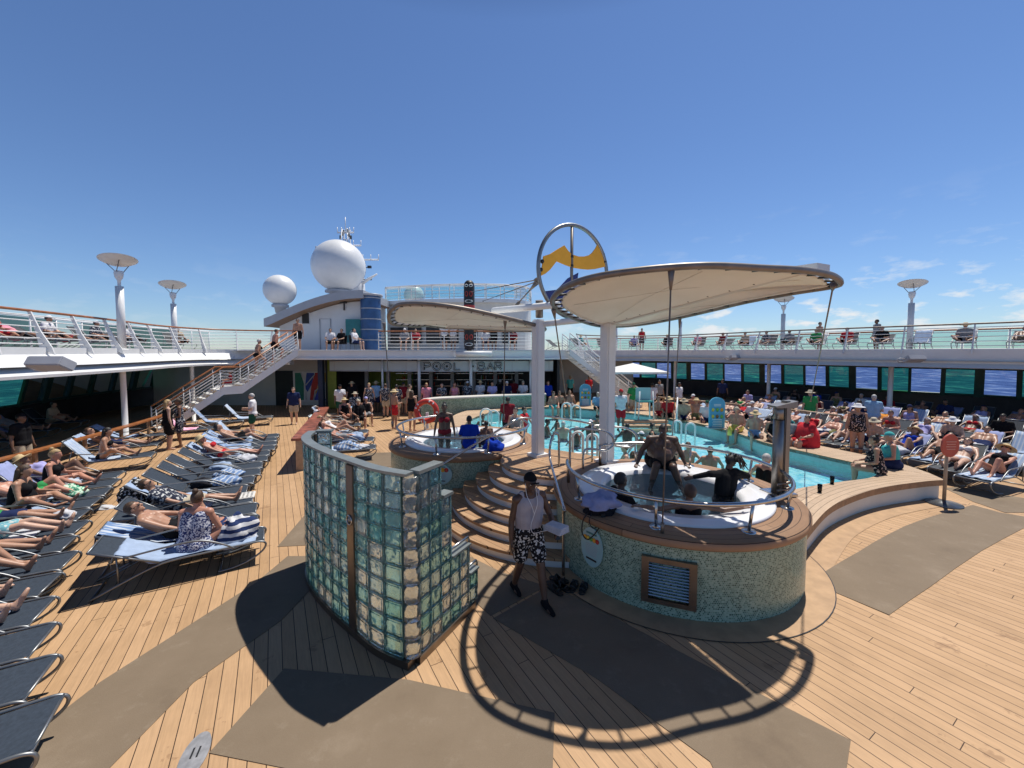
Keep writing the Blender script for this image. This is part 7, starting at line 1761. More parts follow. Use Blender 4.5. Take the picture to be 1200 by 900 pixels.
# --- middle row, nearest
x, y, z, d, a = SPOT['B'][0]
person('woman in a navy and white speckled swimsuit on the nearest middle row lounger', onl('B', 0, .12, -.02, .0), (-.15, .98), 'sit_lounge', 'red', ('bun', 'brown'), (('suit', 'bluewhite'),), fem=True, vox=.010, bk=1.28, gut=.0)
x, y, z, d, a = SPOT['B'][1]; person('person in sunglasses reclining with knees bent on the second middle row lounger', (x, y, z), d, 'recline_bent', 'tan', (H_, 'brown'), (('trunks', 'black'),), glasses=True, vox=.011)
# --- reclining people: (row, index, pose, skin, hair, wear, hat, glasses, fem, bulk, label)
LP = [
 ('A', 7, 'lie', 'light', (H_, 'brown'), (('trunks', 'aqua'),), None, True, False, 1.0, 'bearded looking man in aqua printed trunks lying flat in the left-hand row'),
 ('A', 6, 'recline', 'tan', ('long', 'brown'), (('suit', 'floral'),), None, False, True, 1.0, 'person in a blue floral swimsuit reclining in the left-hand row'),
 ('A', 5, 'recline_bent', 'tan', (H_, 'brown'), (('trunks', 'olive'),), None, False, False, 1.0, 'person in olive trunks with one knee raised in the left-hand row'),
 ('A', 4, 'recline_bent', 'light', (H_, 'brown'), (('trunks', 'bw'),), None, False, False, 1.0, 'person in black printed trunks with bent knees in the left-hand row'),
 ('A', 3, 'recline', 'light', (H_, 'blond'), (('trunks', 'navy'),), None, False, False, 1.0, 'person in navy trunks with outstretched feet in the left-hand row'),
 ('A', 11, 'sit_lounge', 'red', ('bun', 'blond'), (('suit', 'black'),), None, False, True, 1.05, 'blonde woman in a black swimsuit sitting upright near the wooden rail'),
 ('A2', 0, 'sit_lounge', 'tan', ('long', 'black'), (('bikini', 'black'),), None, False, True, 1.0, 'dark haired woman in a black bikini sitting up near the staircase'),
 ('A2', 1, 'recline', 'tan', (H_, 'brown'), (('trunks', 'navy'),), None, True, False, 1.05, 'man in navy trunks leaning back behind the dark haired woman'),
 ('B', 9, 'recline', 'red', ('long', 'blond'), (('bikini', 'red'),), ('hat', 'straw'), False, True, 1.0, 'woman in a straw hat and red bikini reclining in the middle row'),
 ('B', 12, 'recline_bent', 'tan', (H_, 'black'), (('trunks', 'black'),), None, False, False, 1.0, 'person in black trunks with raised knees at the far end of the middle row'),
 ('C', 2, 'recline_bent', 'tan', ('long', 'blond'), (('suit', 'white'),), None, True, True, 1.0, 'blonde woman in a white swimsuit with bent knees by the wooden partition'),
 ('C', 1, 'recline', 'red', (H_, 'brown'), (('trunks', 'grey'),), None, False, False, 1.0, 'person in grey trunks reclining by the wooden partition'),
 ('R1', 2, 'recline', 'tan', ('bald', 'black'), (('trunks', 'black'),), None, True, False, 1.1, 'man in black trunks and sunglasses reclining behind the red oval sign'),
 ('R1', 0, 'recline_bent', 'red', (H_, 'brown'), (('suit', 'black'),), ('hat', 'straw'), True, True, 1.0, 'woman in black swimsuit and straw hat, nearest in the right poolside row'),
 ('R1', 1, 'recline', 'light', ('long', 'brown'), (('bikini', 'white'),), None, True, True, 1.0, 'woman in a white bikini reclining second in the right poolside row'),
 ('R1', 4, 'sit_lounge', 'light', (H_, 'grey'), (('trunks', 'navy'),), ('hat', 'khaki'), False, False, 1.1, 'man in a khaki hat and navy trunks sitting up in the right poolside row'),
 ('R1', 6, 'recline', 'red', (H_, 'grey'), (('trunks', 'olive'),), None, False, False, 1.2, 'stout man in olive trunks reclining in the right poolside row'),
 ('R1', 9, 'prone', 'light', ('long', 'brown'), (('bikini', 'black'),), None, False, True, 1.05, 'woman in a black bikini lying face down in the right poolside row'),
 ('R1', 10, 'sit_lounge', 'tan', (H_, 'black'), (('tee', 'white'), ('shorts', 'black')), ('cap', 'white'), False, False, 1.0, 'person in white shirt and white cap sitting in the right poolside row'),
 ('R1', 12, 'recline', 'light', (H_, 'brown'), (('trunks', 'beige'),), None, True, False, 1.0, 'man in beige trunks reclining far up the right poolside row'),
 ('R1', 13, 'recline_bent', 'red', ('long', 'black'), (('bikini', 'pink'),), None, False, True, 1.0, 'woman in a pink bikini with bent knees far up the right poolside row'),
 ('R2', 2, 'recline', 'tan', (H_, 'black'), (('trunks', 'navy'),), None, True, False, 1.15, 'man in navy trunks reclining third in the second right row'),
 ('R2', 3, 'sit_lounge', 'light', (H_, 'grey'), (('trunks', 'lilac'),), ('hat', 'white'), False, False, 1.1, 'man in a white hat and lilac trunks sitting in the second right row'),
 ('R2', 5, 'sit_lounge', 'red', (H_, 'brown'), (('bikini', 'red'),), None, False, True, 1.0, 'woman in a red bikini sitting in the second right row'),
 ('R2', 7, 'recline', 'red', (H_, 'brown'), (('trunks', 'khaki'),), None, False, False, 1.1, 'man in khaki trunks reclining in the second right row'),
 ('R2', 9, 'sit_lounge', 'light', (H_, 'black'), (('tee', 'white'), ('shorts', 'navy')), ('cap', 'navy'), False, False, 1.0, 'person in white shirt and navy cap sitting in the second right row'),
 ('R2', 10, 'recline_bent', 'tan', ('long', 'brown'), (('suit', 'spots'),), None, True, True, 1.0, 'woman in a spotted swimsuit with bent knees in the second right row'),
 ('R2', 12, 'recline', 'light', (H_, 'blond'), (('trunks', 'aqua'),), None, False, False, 1.0, 'person in aqua trunks reclining far up the second right row'),
 ('R3', 0, 'recline', 'red', (H_, 'brown'), (('tee', 'ltblue'), ('shorts', 'navy')), None, False, False, 1.05, 'person in a light blue shirt reclining in the shade, nearest in the third right row'),
 ('R3', 2, 'sit_lounge', 'brown', (H_, 'black'), (('tee', 'black'), ('shorts', 'black')), None, False, False, 1.0, 'person all in black sitting in the third right row'),
 ('R3', 4, 'recline', 'tan', (H_, 'grey'), (('trunks', 'navy'),), None, False, False, 1.15, 'grey haired man in navy trunks reclining in the third right row'),
 ('R3', 7, 'sit_lounge', 'brown', (H_, 'black'), (('tee', 'navy'), ('shorts', 'black')), None, False, False, 1.0, 'person in a navy shirt sitting in the shaded third right row'),
 ('R3', 9, 'sit_lounge', 'tan', ('long', 'black'), (('dress', 'maroon'),), None, False, True, 1.0, 'woman in a maroon dress sitting in the shaded third right row'),
 ('R3', 11, 'recline', 'light', (H_, 'brown'), (('trunks', 'grey'),), None, False, False, 1.0, 'person in grey trunks reclining far up the third right row'),
 ('R3', 13, 'sit_lounge', 'red', (H_, 'brown'), (('tee', 'lilac'), ('shorts', 'grey')), None, False, False, 1.0, 'person in a lilac shirt at the far end of the third right row'),
 ('R4', 1, 'recline', 'brown', (H_, 'black'), (('tee', 'black'), ('shorts', 'black')), None, False, False, 1.0, 'person in dark clothes lying under the right gallery, nearest'),
 ('R4', 4, 'sit_lounge', 'brown', (H_, 'black'), (('tee', 'navy'), ('shorts', 'navy')), None, False, False, 1.0, 'person in navy sitting in front of the right gallery windows'),
 ('R4', 6, 'sit_lounge', 'tan', (H_, 'black'), (('tee', 'maroon'), ('shorts', 'black')), None, False, False, 1.15, 'broad person in maroon sitting in front of the right gallery windows'),
 ('R4', 7, 'sit_lounge', 'light', (H_, 'grey'), (('tee', 'white'), ('shorts', 'black')), None, False, False, 1.0, 'person in white sitting beside the one in maroon under the right gallery'),
 ('R4', 9, 'sit_lounge', 'brown', (H_, 'black'), (('tee', 'blue'), ('shorts', 'black')), None, False, False, 1.0, 'person in blue sitting far back under the right gallery'),
 ('R4', 10, 'sit_lounge', 'dark', ('long', 'black'), (('dress', 'black'),), None, False, True, 1.0, 'woman in black sitting far back under the right gallery'),
]
for key, i, pose, skin, hr, wear, hat, gls, fem, bk, label in LP:
    x, y, z, d, a = SPOT[key][i]; person(label, (x, y, z), d, pose, skin, hr, wear, hat, gls, fem, bk, vox=.014 if key in 'A' else .02)
# --- standing and sitting groups: (px, py of feet or seat, z, dir, pose, ...)
def at(px, py, z=0.0): return G(px, py, z)
SP = [
 ((198, 527), 0, (.6, .8), 'stand', 'light', ('long', 'blond'), (('dress', 'black'),), None, True, 1.1, 'blonde woman in a black dress standing at the left staircase foot'),
 ((212, 524), 0, (-.5, -.4), 'stand2', 'brown', ('bun', 'brown'), (('dress', 'hawaii'),), None, True, 1.0, 'woman in a dark patterned dress talking with the blonde in black'),
 ((297, 512), 0, (-.8, -.3), 'stand2', 'light', (H_, 'grey'), (('tee', 'white'), ('shorts', 'dkgreen')), None, False, 1.0, 'grey haired man in white shirt and dark green shorts standing among loungers'),
 ((28, 560), 0, (1, .2), 'stand', 'brown', (H_, 'black'), (('tee', 'black'), ('shorts', 'beige')), ('cap', 'black'), False, 1.1, 'man in black shirt and beige shorts walking in the left shade'),
 ((1003, 537), .0, (-.5, -.8), 'stand', 'tan', (H_, 'grey'), (('suit', 'spots'),), ('hat', 'white'), True, 1.2, 'woman in a white hat and dark swimsuit walking along the pool edge'),
 ((727, 505), .1, (.1, -1), 'stand', 'brown', (H_, 'black'), (('tee', 'white'), ('shorts', 'red')), ('cap', 'red'), False, 1.05, 'lifeguard in white shirt, red shorts and red cap standing at the pool'),
 ((764, 487), 0, (0, 1), 'stand', 'brown', (H_, 'black'), (('tee', 'white'), ('long', 'black')), None, False, 1.0, 'waiter in white shirt and black trousers near the right staircase'),
 ((795, 486), 0, (.5, -1), 'stand', 'brown', (H_, 'black'), (('tee', 'white'), ('long', 'black')), None, False, 1.0, 'person in white shirt standing by the slim column right of the parasol'),
 ((742, 489), .1, (-.3, -1), 'stand2', 'tan', (H_, 'grey'), (('tee', 'green'), ('shorts', 'beige')), ('cap', 'dkgreen'), False, 1.0, 'man in a green shirt standing at the lifeguard stand'),
 ((948, 505), 0, (.2, 1), 'stand', 'light', (H_, 'grey'), (('tee', 'green'), ('shorts', 'khaki')), ('hat', 'khaki'), False, 1.05, 'person in bright green shirt and khaki hat among the right loungers'),
 ((399, 491), 0, (.6, -.8), 'phone', 'brown', (H_, 'black'), (('tee', 'white'), ('shorts', 'dkgreen')), ('cap', 'black'), False, 1.05, 'man in white shirt and cap with folded arms left of the bar'),
 ((433, 487), 0, (.3, -1), 'stand', 'light', (H_, 'blond'), (('dress', 'hawaii'),), None, True, 1.0, 'woman in a leaf print dress standing in front of the bar'),
 ((452, 489), 0, (.2, 1), 'stand', 'light', (H_, 'brown'), (('tee', 'hawaii'), ('shorts', 'khaki')), None, False, 1.05, 'man in leaf print shirt queueing at the bar, left one'),
 ((465, 491), 0, (-.1, 1), 'stand2', 'light', (H_, 'black'), (('tee', 'hawaii'), ('shorts', 'khaki')), None, False, 1.15, 'heavier man in leaf print shirt and khaki shorts queueing at the bar'),
 ((480, 491), 0, (.8, .4), 'stand2', 'light', (H_, 'brown'), (('tee', 'beige'), ('shorts', 'black')), None, False, 1.0, 'person in beige shirt reaching for the bar counter'),
 ((416, 489), 0, (.2, -1), 'sit_chair', 'light', (H_, 'grey'), (('tee', 'hawaii'), ('shorts', 'ltblue')), ('hat', 'khaki'), False, 1.1, 'person in light blue shorts sitting in front of the bar'),
 ((405, 500), 0, (.6, -.7), 'sit_chair', 'red', ('long', 'blond'), (('suit', 'black'),), ('hat', 'straw'), True, 1.0, 'woman in a straw hat and black swimsuit sitting left of the bar'),
 ((421, 503), 0, (.5, -.7), 'sit_chair', 'tan', (H_, 'brown'), (('tee', 'black'), ('shorts', 'black')), ('cap', 'khaki'), False, 1.0, 'man in black with khaki cap sitting left of the bar'),
 ((430, 498), 0, (.5, -.8), 'sit_chair', 'tan', (H_, 'black'), (('tank', 'black'), ('shorts', 'grey')), ('cap', 'lilac'), False, 1.0, 'man in black vest with lilac cap sitting left of the bar'),
 ((483, 505), 0, (.3, 1), 'stand', 'tan', ('long', 'brown'), (('suit', 'black'),), None, True, 1.0, 'woman with long brown hair standing left of the lifebuoy'),
 ((518, 487), 0, (.4, -1), 'stand2', 'light', ('long', 'black'), (('tee', 'hawaii'), ('shorts', 'black')), None, True, 1.0, 'woman in patterned top behind the bar counter, left'),
 ((500, 487), 0, (.3, -1), 'stand', 'red', (H_, 'blond'), (('tee', 'pink'), ('shorts', 'grey')), None, False, 1.0, 'person in pink shirt under the letters of the bar sign'),
 ((533, 486), 0, (0, -1), 'stand2', 'red', ('long', 'brown'), (('tank', 'pink'), ('shorts', 'white')), None, True, 1.0, 'woman in a pink vest leaning at the bar counter'),
 ((577, 484), 0, (.1, -1), 'stand2', 'tan', (H_, 'black'), (('tee', 'lilac'), ('shorts', 'navy')), None, False, 1.0, 'man in lilac shirt at the bar counter'),
 ((594, 483), 0, (.1, -1), 'stand', 'light', (H_, 'grey'), (('tee', 'navy'), ('shorts', 'navy')), ('cap', 'white'), False, 1.0, 'person in navy shirt and white cap at the bar counter'),
 ((613, 482), 0, (-.2, -1), 'stand2', 'light', (H_, 'brown'), (('tee', 'white'), ('shorts', 'black')), ('cap', 'beige'), False, 1.05, 'person in white shirt and beige cap at the right end of the bar counter'),
 ((602, 478), 0, (0, 1), 'stand', 'brown', (H_, 'black'), (('tee', 'maroon'), ('long', 'black')), None, False, 1.0, 'bartender in maroon behind the counter'),
 ((642, 482), 0, (.3, -1), 'stand', 'tan', (H_, 'brown'), (('tee', 'blue'), ('shorts', 'black')), None, False, 1.0, 'person in blue shirt right of the tall column near the bar'),
]
for (px, py), z, d, pose, skin, hr, wear, hat, fem, bk, label in SP: person(label, at(px, py, z), d, pose, skin, hr, wear, hat, False, fem, bk, vox=.02, shoes='black' if pose in ('stand',) and not fem else None)
for i, (px, py) in enumerate(((405, 500), (421, 503), (430, 498), (416, 489))):
    p = at(px, py); th = thing('deck_chair', 'low dark chair under a person left of the bar, %s' % ('below the straw hat', 'below the khaki cap', 'below the lilac cap', 'below the light blue shorts')[i], 'chair', p, facing(.5, -.7)); mb = MB(); mb.box((0, -.05, .40), (.46, .44, .04), bev=.01); lpart(th, mb, 'seat', M['sling'])
    mb = MB(); mb.box((0, -.28, .66), (.46, .04, .5), rx=.15, bev=.01); lpart(th, mb, 'backrest', M['sling'])
    for sx in (-.2, .2):
        for sy in (-.22, .14): mb = MB(); mb.tube([(sx, sy, .39), (sx*1.05, sy, 0)], .014, seg=5); lpart(th, mb, 'leg', M['alu'])
SE = [   # sitting on the pool edge (z .46)
 ((801, 491), (-.4, -1), 'sit_edge', 'light', (H_, 'grey'), (('tee', 'beige'), ('shorts', 'navy')), ('hat', 'beige'), False, 1.1, 'man in a beige shirt and hat sitting on the far pool edge'),
 ((828, 494), (-.4, -1), 'sit_edge', 'red', (H_, 'black'), (('tee', 'white'), ('shorts', 'navy')), ('cap', 'dkgreen'), False, 1.1, 'man in white shirt and green cap sitting on the far pool edge'),
 ((864, 505), (-.8, -.6), 'sit_edge', 'red', (H_, 'brown'), (('trunks', 'yel'),), ('cap', 'khaki'), False, 1.1, 'sunburnt man in yellow trunks sitting on the far pool edge beside the blue board'),
 ((906, 516), (-.2, -1), 'sit_edge', 'tan', ('long', 'black'), (('suit', 'black'),), None, True, 1.05, 'dark haired woman in black sitting on the far pool edge'),
 ((1028, 554), (-.8, .6), 'sit_edge', 'tan', ('bun', 'black'), (('suit', 'spots'),), None, True, 1.2, 'woman in a spotted swimsuit sitting on the curved pool ledge'),
 ((1046, 548), (-.85, .5), 'sit_edge', 'red', (H_, 'grey'), (('suit', 'teal'), ('shorts', 'navy')), ('cap', 'teal'), True, 1.2, 'woman in a teal cap and blue shorts sitting on the curved pool ledge'),
 ((655, 478), (.2, -1), 'sit_edge', 'tan', (H_, 'brown'), (('trunks', 'black'),), None, False, 1.0, 'man in black trunks sitting at the far left pool edge'),
 ((668, 477), (.1, -1), 'sit_edge2', 'tan', (H_, 'brown'), (('trunks', 'grey'),), None, False, 1.0, 'man in grey trunks leaning back at the far left pool edge'),
 ((700, 480), (.1, -1), 'sit_edge', 'light', (H_, 'grey'), (('tee', 'ltblue'), ('shorts', 'black')), None, False, 1.0, 'person in light blue shirt sitting by the far rules board'),
 ((771, 487), (-.2, -1), 'sit_edge', 'red', (H_, 'brown'), (('trunks', 'red'),), None, False, 1.0, 'person in red trunks sitting left of the teak pool steps'),
]
for (px, py), d, pose, skin, hr, wear, hat, fem, bk, label in SE: person(label, at(px, py, .46), d, pose, skin, hr, wear, hat, False, fem, bk, vox=.016)
p = at(943, 525, .46)+Vector((.15, .25, 0)); person('person wrapped in a bright red towel sitting low at the far pool edge', p, (-.9, -.3), 'sit_chair', 'red', (H_, 'brown'), (('tee', 'red'), ('shorts', 'red')), None, False, False, 1.35, vox=.02).location.z = .12
mb = MB(); mb.lathe([(.36, 0), (.37, .15), (.34, .38), (.25, .60), (.15, .70), (.1, .72)], (p.x+.12, p.y+.08, .46), 0, 18); rt = solo(mb, 'bath_towel', TM['red'], 'bright red towel wrapped round a person at the far pool edge', 'towel', (p.x+.12, p.y+.08, .46))
WD = [   # in the pool
 ((733, 540), -1.02, (-1, .2), 'light', (H_, 'brown'), ('cap', 'white'), False, 'swimmer in a white cap behind the white canopy column'),
 ((735, 512), -1.0, (0, 1), 'dark', (H_, 'black'), None, False, 'swimmer with short black hair right of the canopy column'),
 ((764, 512), -1.0, (1, -.3), 'tan', ('bun', 'black'), None, True, 'swimmer with tied hair behind the big seated man'),
 ((806, 540), -.95, (-.3, -1), 'light', (H_, 'brown'), None, False, 'man in the pool right beside the big seated man'),
 ((832, 548), -.92, (.2, 1), 'red', (H_, 'black'), None, False, 'dark haired man in the pool seen from behind the hot tub rail'),
 ((641, 504), -1.05, (1, 0), 'dark', (H_, 'black'), None, False, 'swimmer with black hair right of the tall column'),
 ((653, 499), -1.05, (-1, 0), 'dark', (H_, 'black'), None, False, 'second swimmer with black hair near the far ladder'),
 ((566, 500), -1.0, (0, -1), 'brown', ('bun', 'black'), None, True, 'woman in the pool behind the left hot tub'),
 ((700, 498), -1.05, (0, 1), 'tan', (H_, 'black'), None, False, 'swimmer near the far side, left of the lifeguard'),
 ((742, 548), -1.05, (1, 0), 'tan', ('long', 'brown'), None, True, 'woman swimming close behind the hot tub, right of the white cap'),
]
for (px, py), z, d, skin, hr, hat, fem, label in WD:
    q = at(px, py, .24); person(label, (q.x, q.y, z), d, 'wade', skin, hr, (('suit' if fem else 'trunks', 'black'),), hat, False, fem, 1.0, vox=.018)
# on the stairs and terrace
zs = lambda t: ZF*t
person('woman in a dark bikini climbing the left staircase', (-12.75, 20.1, 2.30), (.65, .76), 'climb', 'tan', (H_, 'grey'), (('bikini', 'black'),), None, False, True, 1.1, vox=.02)
person('tanned man in dark trunks climbing the left staircase behind a woman', (-12.25, 20.75, 2.83), (.65, .76), 'climb', 'red', (H_, 'brown'), (('trunks', 'black'),), None, False, False, 1.1, vox=.02)
person('shirtless man in dark trunks standing at the top of the left staircase', (-11.75, 22.1, ZF), (.1, -1), 'stand', 'tan', (H_, 'black'), (('trunks', 'black'),), None, True, False, 1.05, vox=.018)
person('child in a maroon top sitting low on the left staircase', (-13.55, 19.15, 1.65), (-.7, -.7), 'sit_chair', 'red', (H_, 'brown'), (('tee', 'maroon'), ('shorts', 'maroon')), None, False, False, 1.0, sc=.6, vox=.02)
for px, D, d, pose, wear, skin, hr, hat, label in (
 (521, 23.2, (0, 1), 'stand', (('tee', 'white'), ('shorts', 'black')), 'tan', (H_, 'black'), None, 'person in white with back turned on the terrace, left one'),
 (531, 23.3, (.2, 1), 'stand2', (('tee', 'white'), ('shorts', 'grey')), 'brown', (H_, 'brown'), None, 'person in white on the terrace, right one'),
 (387, 23.4, (.3, -1), 'sit_chair', (('tee', 'white'), ('shorts', 'black')), 'tan', (H_, 'black'), None, 'person in white shirt seated at the left end of the terrace'),
 (399, 23.6, (-.3, -1), 'sit_chair', (('tee', 'black'), ('shorts', 'black')), 'tan', (H_, 'black'), None, 'person in black shirt seated at the left end of the terrace'),
 (417, 23.5, (1, -.2), 'sit_chair', (('tee', 'white'), ('shorts', 'navy')), 'light', (H_, 'brown'), None, 'person in white shirt seated below the blue tower'),
 (474, 23.4, (.1, -1), 'sit_chair', (('tee', 'grey'), ('shorts', 'black')), 'light', (H_, 'grey'), ('cap', 'white'), 'person in white cap seated behind the terrace railing'),
 (487, 23.6, (.2, -1), 'sit_chair', (('tee', 'red'), ('shorts', 'black')), 'light', (H_, 'brown'), None, 'person in red shirt seated behind the terrace railing'),
 (569, 23.5, (.1, -1), 'sit_chair', (('tee', 'white'), ('shorts', 'navy')), 'tan', (H_, 'brown'), None, 'person in white seated right of the carved pole'),
 (579, 23.6, (.1, -1), 'stand2', (('tee', 'black'), ('shorts', 'black')), 'brown', (H_, 'black'), None, 'person in black standing right of the carved pole'),
 (601, 24.0, (-.1, -1), 'sit_chair', (('tee', 'maroon'), ('shorts', 'black')), 'tan', (H_, 'black'), None, 'person in maroon seated near the right end of the terrace')):
    p = PD(px, 400, D); person(label, (p.x, p.y, ZF), d, pose, skin, hr, wear, hat, vox=.024)
    if pose == 'sit_chair':
        th = thing('terrace_chair', 'dark terrace chair under the '+label.split(' seated')[0].split(' on ')[0]+(' at the left end' if 'left end' in label else ''), 'chair', (p.x, p.y, ZF), facing(*d)); mb = MB(); mb.box((0, -.05, .40), (.46, .44, .04)); lpart(th, mb, 'seat', M['black'])
        mb = MB(); mb.box((0, -.28, .66), (.46, .04, .5), rx=.15); lpart(th, mb, 'backrest', M['black'])
        for sx in (-.2, .2):
            for sy in (-.22, .14): mb = MB(); mb.tube([(sx, sy, .39), (sx*1.05, sy, 0)], .014, seg=5); lpart(th, mb, 'leg', M['alu'])
# left upper gallery
for i, pose, skin, hr, wear, hat, label in ((1, 'sit_lounge', 'dark', (H_, 'black'), (('tee', 'white'), ('shorts', 'grey')), ('cap', 'black'), 'man in white shirt and black cap sitting on the left upper gallery'), (4, 'recline', 'red', (H_, 'brown'), (('trunks', 'navy'),), None, 'person in navy trunks reclining on the left upper gallery'), (5, 'sit_lounge', 'tan', (H_, 'brown'), (('tee', 'red'), ('shorts', 'red')), None, 'person in red on the left upper gallery'), (8, 'recline', 'tan', (H_, 'black'), (('trunks', 'red'),), None, 'person in red trunks reclining on the left upper gallery'), (10, 'sit_lounge', 'tan', (H_, 'black'), (('tee', 'white'), ('shorts', 'black')), None, 'person in white shirt far along the left upper gallery')):
    x, y, z, d, a = UL[i]; person(label, (x, y, z), d, pose, skin, hr, wear, hat, vox=.02)
for i, pose, skin, hr, wear, hat, label in ((0, 'recline', 'tan', (H_, 'black'), (('tee', 'maroon'), ('shorts', 'black')), None, 'person in maroon shirt reclining nearest on the right upper gallery'), (1, 'recline', 'red', (H_, 'brown'), (('trunks', 'black'),), None, 'person in black trunks lying on the right upper gallery'), (2, 'recline_bent', 'brown', (H_, 'black'), (('trunks', 'beige'),), None, 'person in beige trunks with bent knees on the right upper gallery'), (5, 'sit_lounge', 'tan', (H_, 'brown'), (('tee', 'black'), ('shorts', 'grey')), None, 'person in black shirt sitting on the right upper gallery'), (6, 'sit_lounge', 'red', (H_, 'brown'), (('tee', 'red'), ('shorts', 'black')), None, 'person in red shirt sitting on the right upper gallery'), (8, 'sit_lounge', 'brown', (H_, 'black'), (('tee', 'grey'), ('shorts', 'black')), None, 'person in grey shirt sitting on the right upper gallery'), (9, 'sit_lounge', 'tan', (H_, 'black'), (('tee', 'hawaii'), ('shorts', 'grey')), None, 'person in leaf print shirt sitting on the right upper gallery'), (11, 'sit_lounge', 'tan', (H_, 'brown'), (('tee', 'maroon'), ('shorts', 'black')), ('cap', 'maroon'), 'person in maroon shirt and cap on the right upper gallery'), (12, 'sit_lounge', 'light', (H_, 'brown'), (('tee', 'pink'), ('shorts', 'black')), None, 'person in pink shirt on the right upper gallery'), (14, 'sit_lounge', 'tan', (H_, 'brown'), (('tee', 'lilac'), ('shorts', 'black')), None, 'person in lilac shirt far along the right upper gallery')):
    x, y, z, d, a = UR[i]; person(label, (x, y, z), d, pose, skin, hr, wear, hat, vox=.022)
for px, D, d, wear, skin, label in ((1027, 22.5, (-1, .2), (('tee', 'grey'), ('shorts', 'grey')), 'brown', 'person in grey standing on the right upper gallery against the clouds'), (960, 24.5, (.2, -1), (('trunks', 'khaki'),), 'tan', 'shirtless person standing on the right upper gallery by the canopy stay'), (752, 31.0, (-.2, -1), (('tank', 'red'), ('shorts', 'spots')), 'tan', 'person in red standing on the far right upper gallery')):
    p = PD(px, 400, D); person(label, (p.x, p.y, ZF), d, 'stand', skin, (H_, 'black'), wear, None, vox=.022)
# shade figures left
for i, pose in ((0, 'sit_lounge'), (1, 'recline'), (2, 'sit_lounge')):
    x, y, z, d, a = GS[i]; person(('person in black', 'person in grey', 'person in beige')[i]+' resting in the deep shade behind the wooden rail', (x, y, z), d, pose, 'tan', (H_, 'black'), ((('tee', 'black'), ('shorts', 'black')), (('tee', 'grey'), ('shorts', 'black')), (('tee', 'beige'), ('shorts', 'beige')))[i], None, vox=.02)
# --- the rest of the crowd: one person on most of the loungers still free on the right
taken = {(q[0], q[1]) for q in LP}; rc = random.Random(5)
GAR = (('trunks', False, 'trunks'), ('tee', False, 'shirt'), ('suit', True, 'swimsuit'), ('bikini', True, 'bikini'), ('trunks', False, 'trunks'))
CN = (('black', 'black'), ('navy', 'navy'), ('red', 'red'), ('teal', 'teal'), ('grey', 'grey'), ('olive', 'olive'), ('pink', 'pink'), ('white', 'white'), ('green', 'green'), ('hawaii', 'leaf print'), ('floral', 'floral'), ('beige', 'beige'), ('blue', 'royal blue'), ('lilac', 'lilac'))
PP = {'recline': 'leaning back', 'recline_bent': 'knees up', 'sit_lounge': 'sitting up', 'prone': 'face down', 'lie': 'lying flat'}
for key, frac in (('R1', 1), ('R2', .9), ('R3', .8), ('R4', .7), ('C', .6), ('A', .75), ('B', .25)):
    for i, (x, y, z, d, a) in enumerate(SPOT[key]):
        if (key, i) in taken or rc.random() > frac or (key in 'AB' and i < 2): continue
        g, fem, gn = rc.choice(GAR); c, cn = rc.choice(CN); pose = rc.choice(('recline', 'recline_bent', 'sit_lounge', 'recline', 'recline_bent')); bk = rc.choice((1.0, 1.0, 1.1, 1.2))
        wear = ((g, c),) if g != 'tee' else ((g, c), ('shorts', rc.choice(('black', 'navy', 'khaki'))))
        hat = rc.choice((None, None, None, ('hat', 'straw'), ('cap', 'white'), ('cap', 'navy')))
        person('%s in %s %s, %s on the %s lounger of the %s' % ('woman' if fem else 'man', cn, gn, PP[pose], ORD[i], RN[key].replace('row under the right gallery', 'right gallery shade row').replace('group by the partition', 'partition group')), (x, y, z), d, pose, rc.choice(('light', 'tan', 'red', 'tan', 'brown')), ('long' if fem else H_, rc.choice(('brown', 'black', 'blond', 'grey'))), wear, hat, rc.random() < .4, fem, bk, vox=.02)
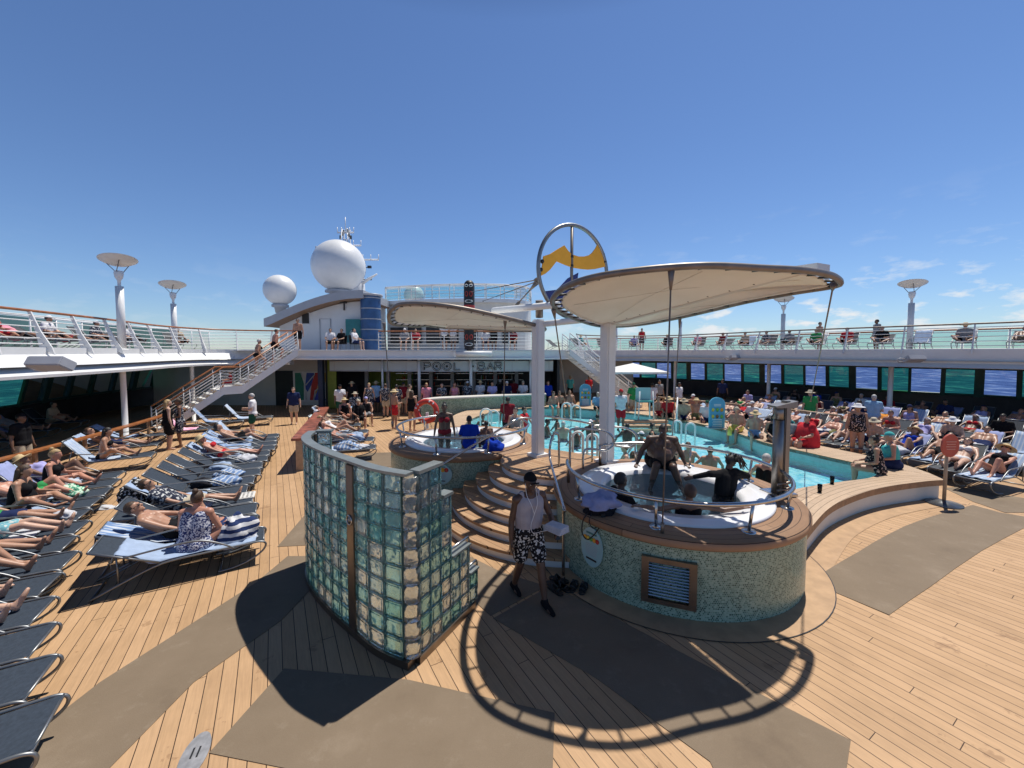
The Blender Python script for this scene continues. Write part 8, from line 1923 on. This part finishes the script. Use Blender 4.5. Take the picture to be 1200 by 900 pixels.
MORE = [   # (px, py, z, facing, pose, skin, garment colours, label)
 (648, 479, .46, (.2, -1), 'sit_edge', 'red', (('trunks', 'teal'),), 'person in teal trunks sitting at the far left corner of the pool'),
 (712, 483, .46, (0, -1), 'sit_edge2', 'light', (('trunks', 'navy'),), 'person in navy trunks sitting just right of the big canopy column'),
 (783, 488, .46, (-.2, -1), 'sit_edge', 'tan', (('tee', 'red'), ('shorts', 'black')), 'person in red shirt sitting left of the man in beige'),
 (816, 491, .46, (-.3, -1), 'sit_edge2', 'tan', (('trunks', 'olive'),), 'person in olive trunks squeezed between two seated men'),
 (884, 511, .46, (-.4, -1), 'sit_edge', 'light', (('trunks', 'ltblue'),), 'person in light blue trunks on the far pool edge'),
 (922, 520, .46, (-.4, -1), 'sit_edge', 'red', (('tee', 'grey'), ('shorts', 'grey')), 'person in grey sitting behind the steel lift'),
 (1022, 515, 0, (.6, .5), 'stand2', 'light', (('tee', 'ltblue'), ('shorts', 'khaki')), 'man in light blue shirt standing among the right loungers'),
 (846, 478, 0, (-.5, -1), 'stand', 'brown', (('tee', 'navy'), ('shorts', 'black')), 'person in navy shirt standing in the far right crowd'),
 (772, 480, 0, (.2, -1), 'stand', 'tan', (('tee', 'grey'), ('shorts', 'black')), 'person in grey shirt standing right of the parasol'),
 (668, 470, 0, (.2, -1), 'stand', 'light', (('tee', 'teal'), ('shorts', 'black')), 'person in teal shirt in the shade beyond the far pool end'),
 (690, 471, 0, (.2, -1), 'stand2', 'tan', (('tee', 'red'), ('shorts', 'black')), 'person in red shirt in the shade beyond the far rules board'),
 (413, 484, 0, (.4, -1), 'stand', 'light', (('tee', 'black'), ('shorts', 'black')), 'person in black standing back under the bar roof'),
 (441, 483, 0, (.1, 1), 'stand', 'brown', (('tee', 'ltblue'), ('shorts', 'navy')), 'person in light blue shirt deep under the bar roof'),
 (473, 485, 0, (.5, 1), 'stand', 'tan', (('tee', 'maroon'), ('shorts', 'khaki')), 'person in maroon shirt between the two queueing men'),
 (548, 483, 0, (.1, -1), 'stand', 'brown', (('tee', 'hawaii'), ('shorts', 'black')), 'person in leaf print shirt behind the counter, centre'),
 (563, 482, 0, (0, -1), 'stand2', 'light', (('tee', 'white'), ('shorts', 'black')), 'person in white shirt behind the counter, under the B of the sign'),
 (586, 479, 0, (.2, 1), 'stand', 'dark', (('tee', 'black'), ('shorts', 'black')), 'bartender in black behind the counter'),
 (462, 503, 0, (.5, .6), 'stand2', 'tan', (('trunks', 'red'),), 'shirtless man in red trunks walking towards the bar'),
 (345, 497, 0, (.3, -1), 'stand', 'light', (('tee', 'navy'), ('shorts', 'beige')), 'person in navy shirt walking past the wooden partition'),
]
for px, py, z, d, pose, skin, wear, label in MORE: person(label, at(px, py, z), d, pose, skin, (H_, rc.choice(('brown', 'black', 'grey'))), wear, rc.choice((None, ('cap', 'white'), ('hat', 'straw'), None)), False, False, rc.choice((1.0, 1.1)), vox=.02)
for i, (px, py) in enumerate(((660, 508), (676, 515), (692, 506), (752, 522))):
    q = at(px, py, .24); person('swimmer %s' % ('left of the stair column in open water', 'near the pool end of the stair landing', 'level with the lifeguard, farther left', 'between the lifeguard and the seated man', 'by the ladder hoops right of the seated man', 'over the dark step, right of the hot tub rail', 'in the far pool below the blue board', 'midway along the pool behind the column')[i], (q.x, q.y, -1.03), (rc.uniform(-1, 1), rc.uniform(-1, 1)), 'wade', rc.choice(('light', 'tan', 'brown', 'dark')), (H_, rc.choice(('brown', 'black', 'grey'))), (('trunks', 'black'),), rc.choice((None, ('cap', 'white'), None)), vox=.02)
for i in (2, 3, 6, 7, 9, 11):
    x, y, z, d, a = UL[i]; c, cn = CN[i]; person('person in %s shirt on the %s lounger of the left upper gallery' % (cn, ORD[i]), (x, y, z), d, 'sit_lounge' if i % 2 else 'recline', 'tan', (H_, 'brown'), (('tee', c), ('shorts', 'black')), rc.choice((None, ('cap', 'white'))), vox=.022)
for i in (3, 7, 10, 13, 15, 16):
    x, y, z, d, a = UR[i]; c, cn = CN[(i+1) % 14]; person('person in %s shirt on the %s lounger of the right upper gallery' % (cn, ORD[i]), (x, y, z), d, 'sit_lounge', 'tan', (H_, 'black'), (('tee', c), ('shorts', 'black')), rc.choice((None, ('hat', 'straw'))), vox=.022)
# unused lounger prototypes leave the scene
for k_, o_ in list(PROTO.items()):
    if k_ not in USED:
        for ch in list(o_.children): bpy.data.objects.remove(ch)
        bpy.data.objects.remove(o_)
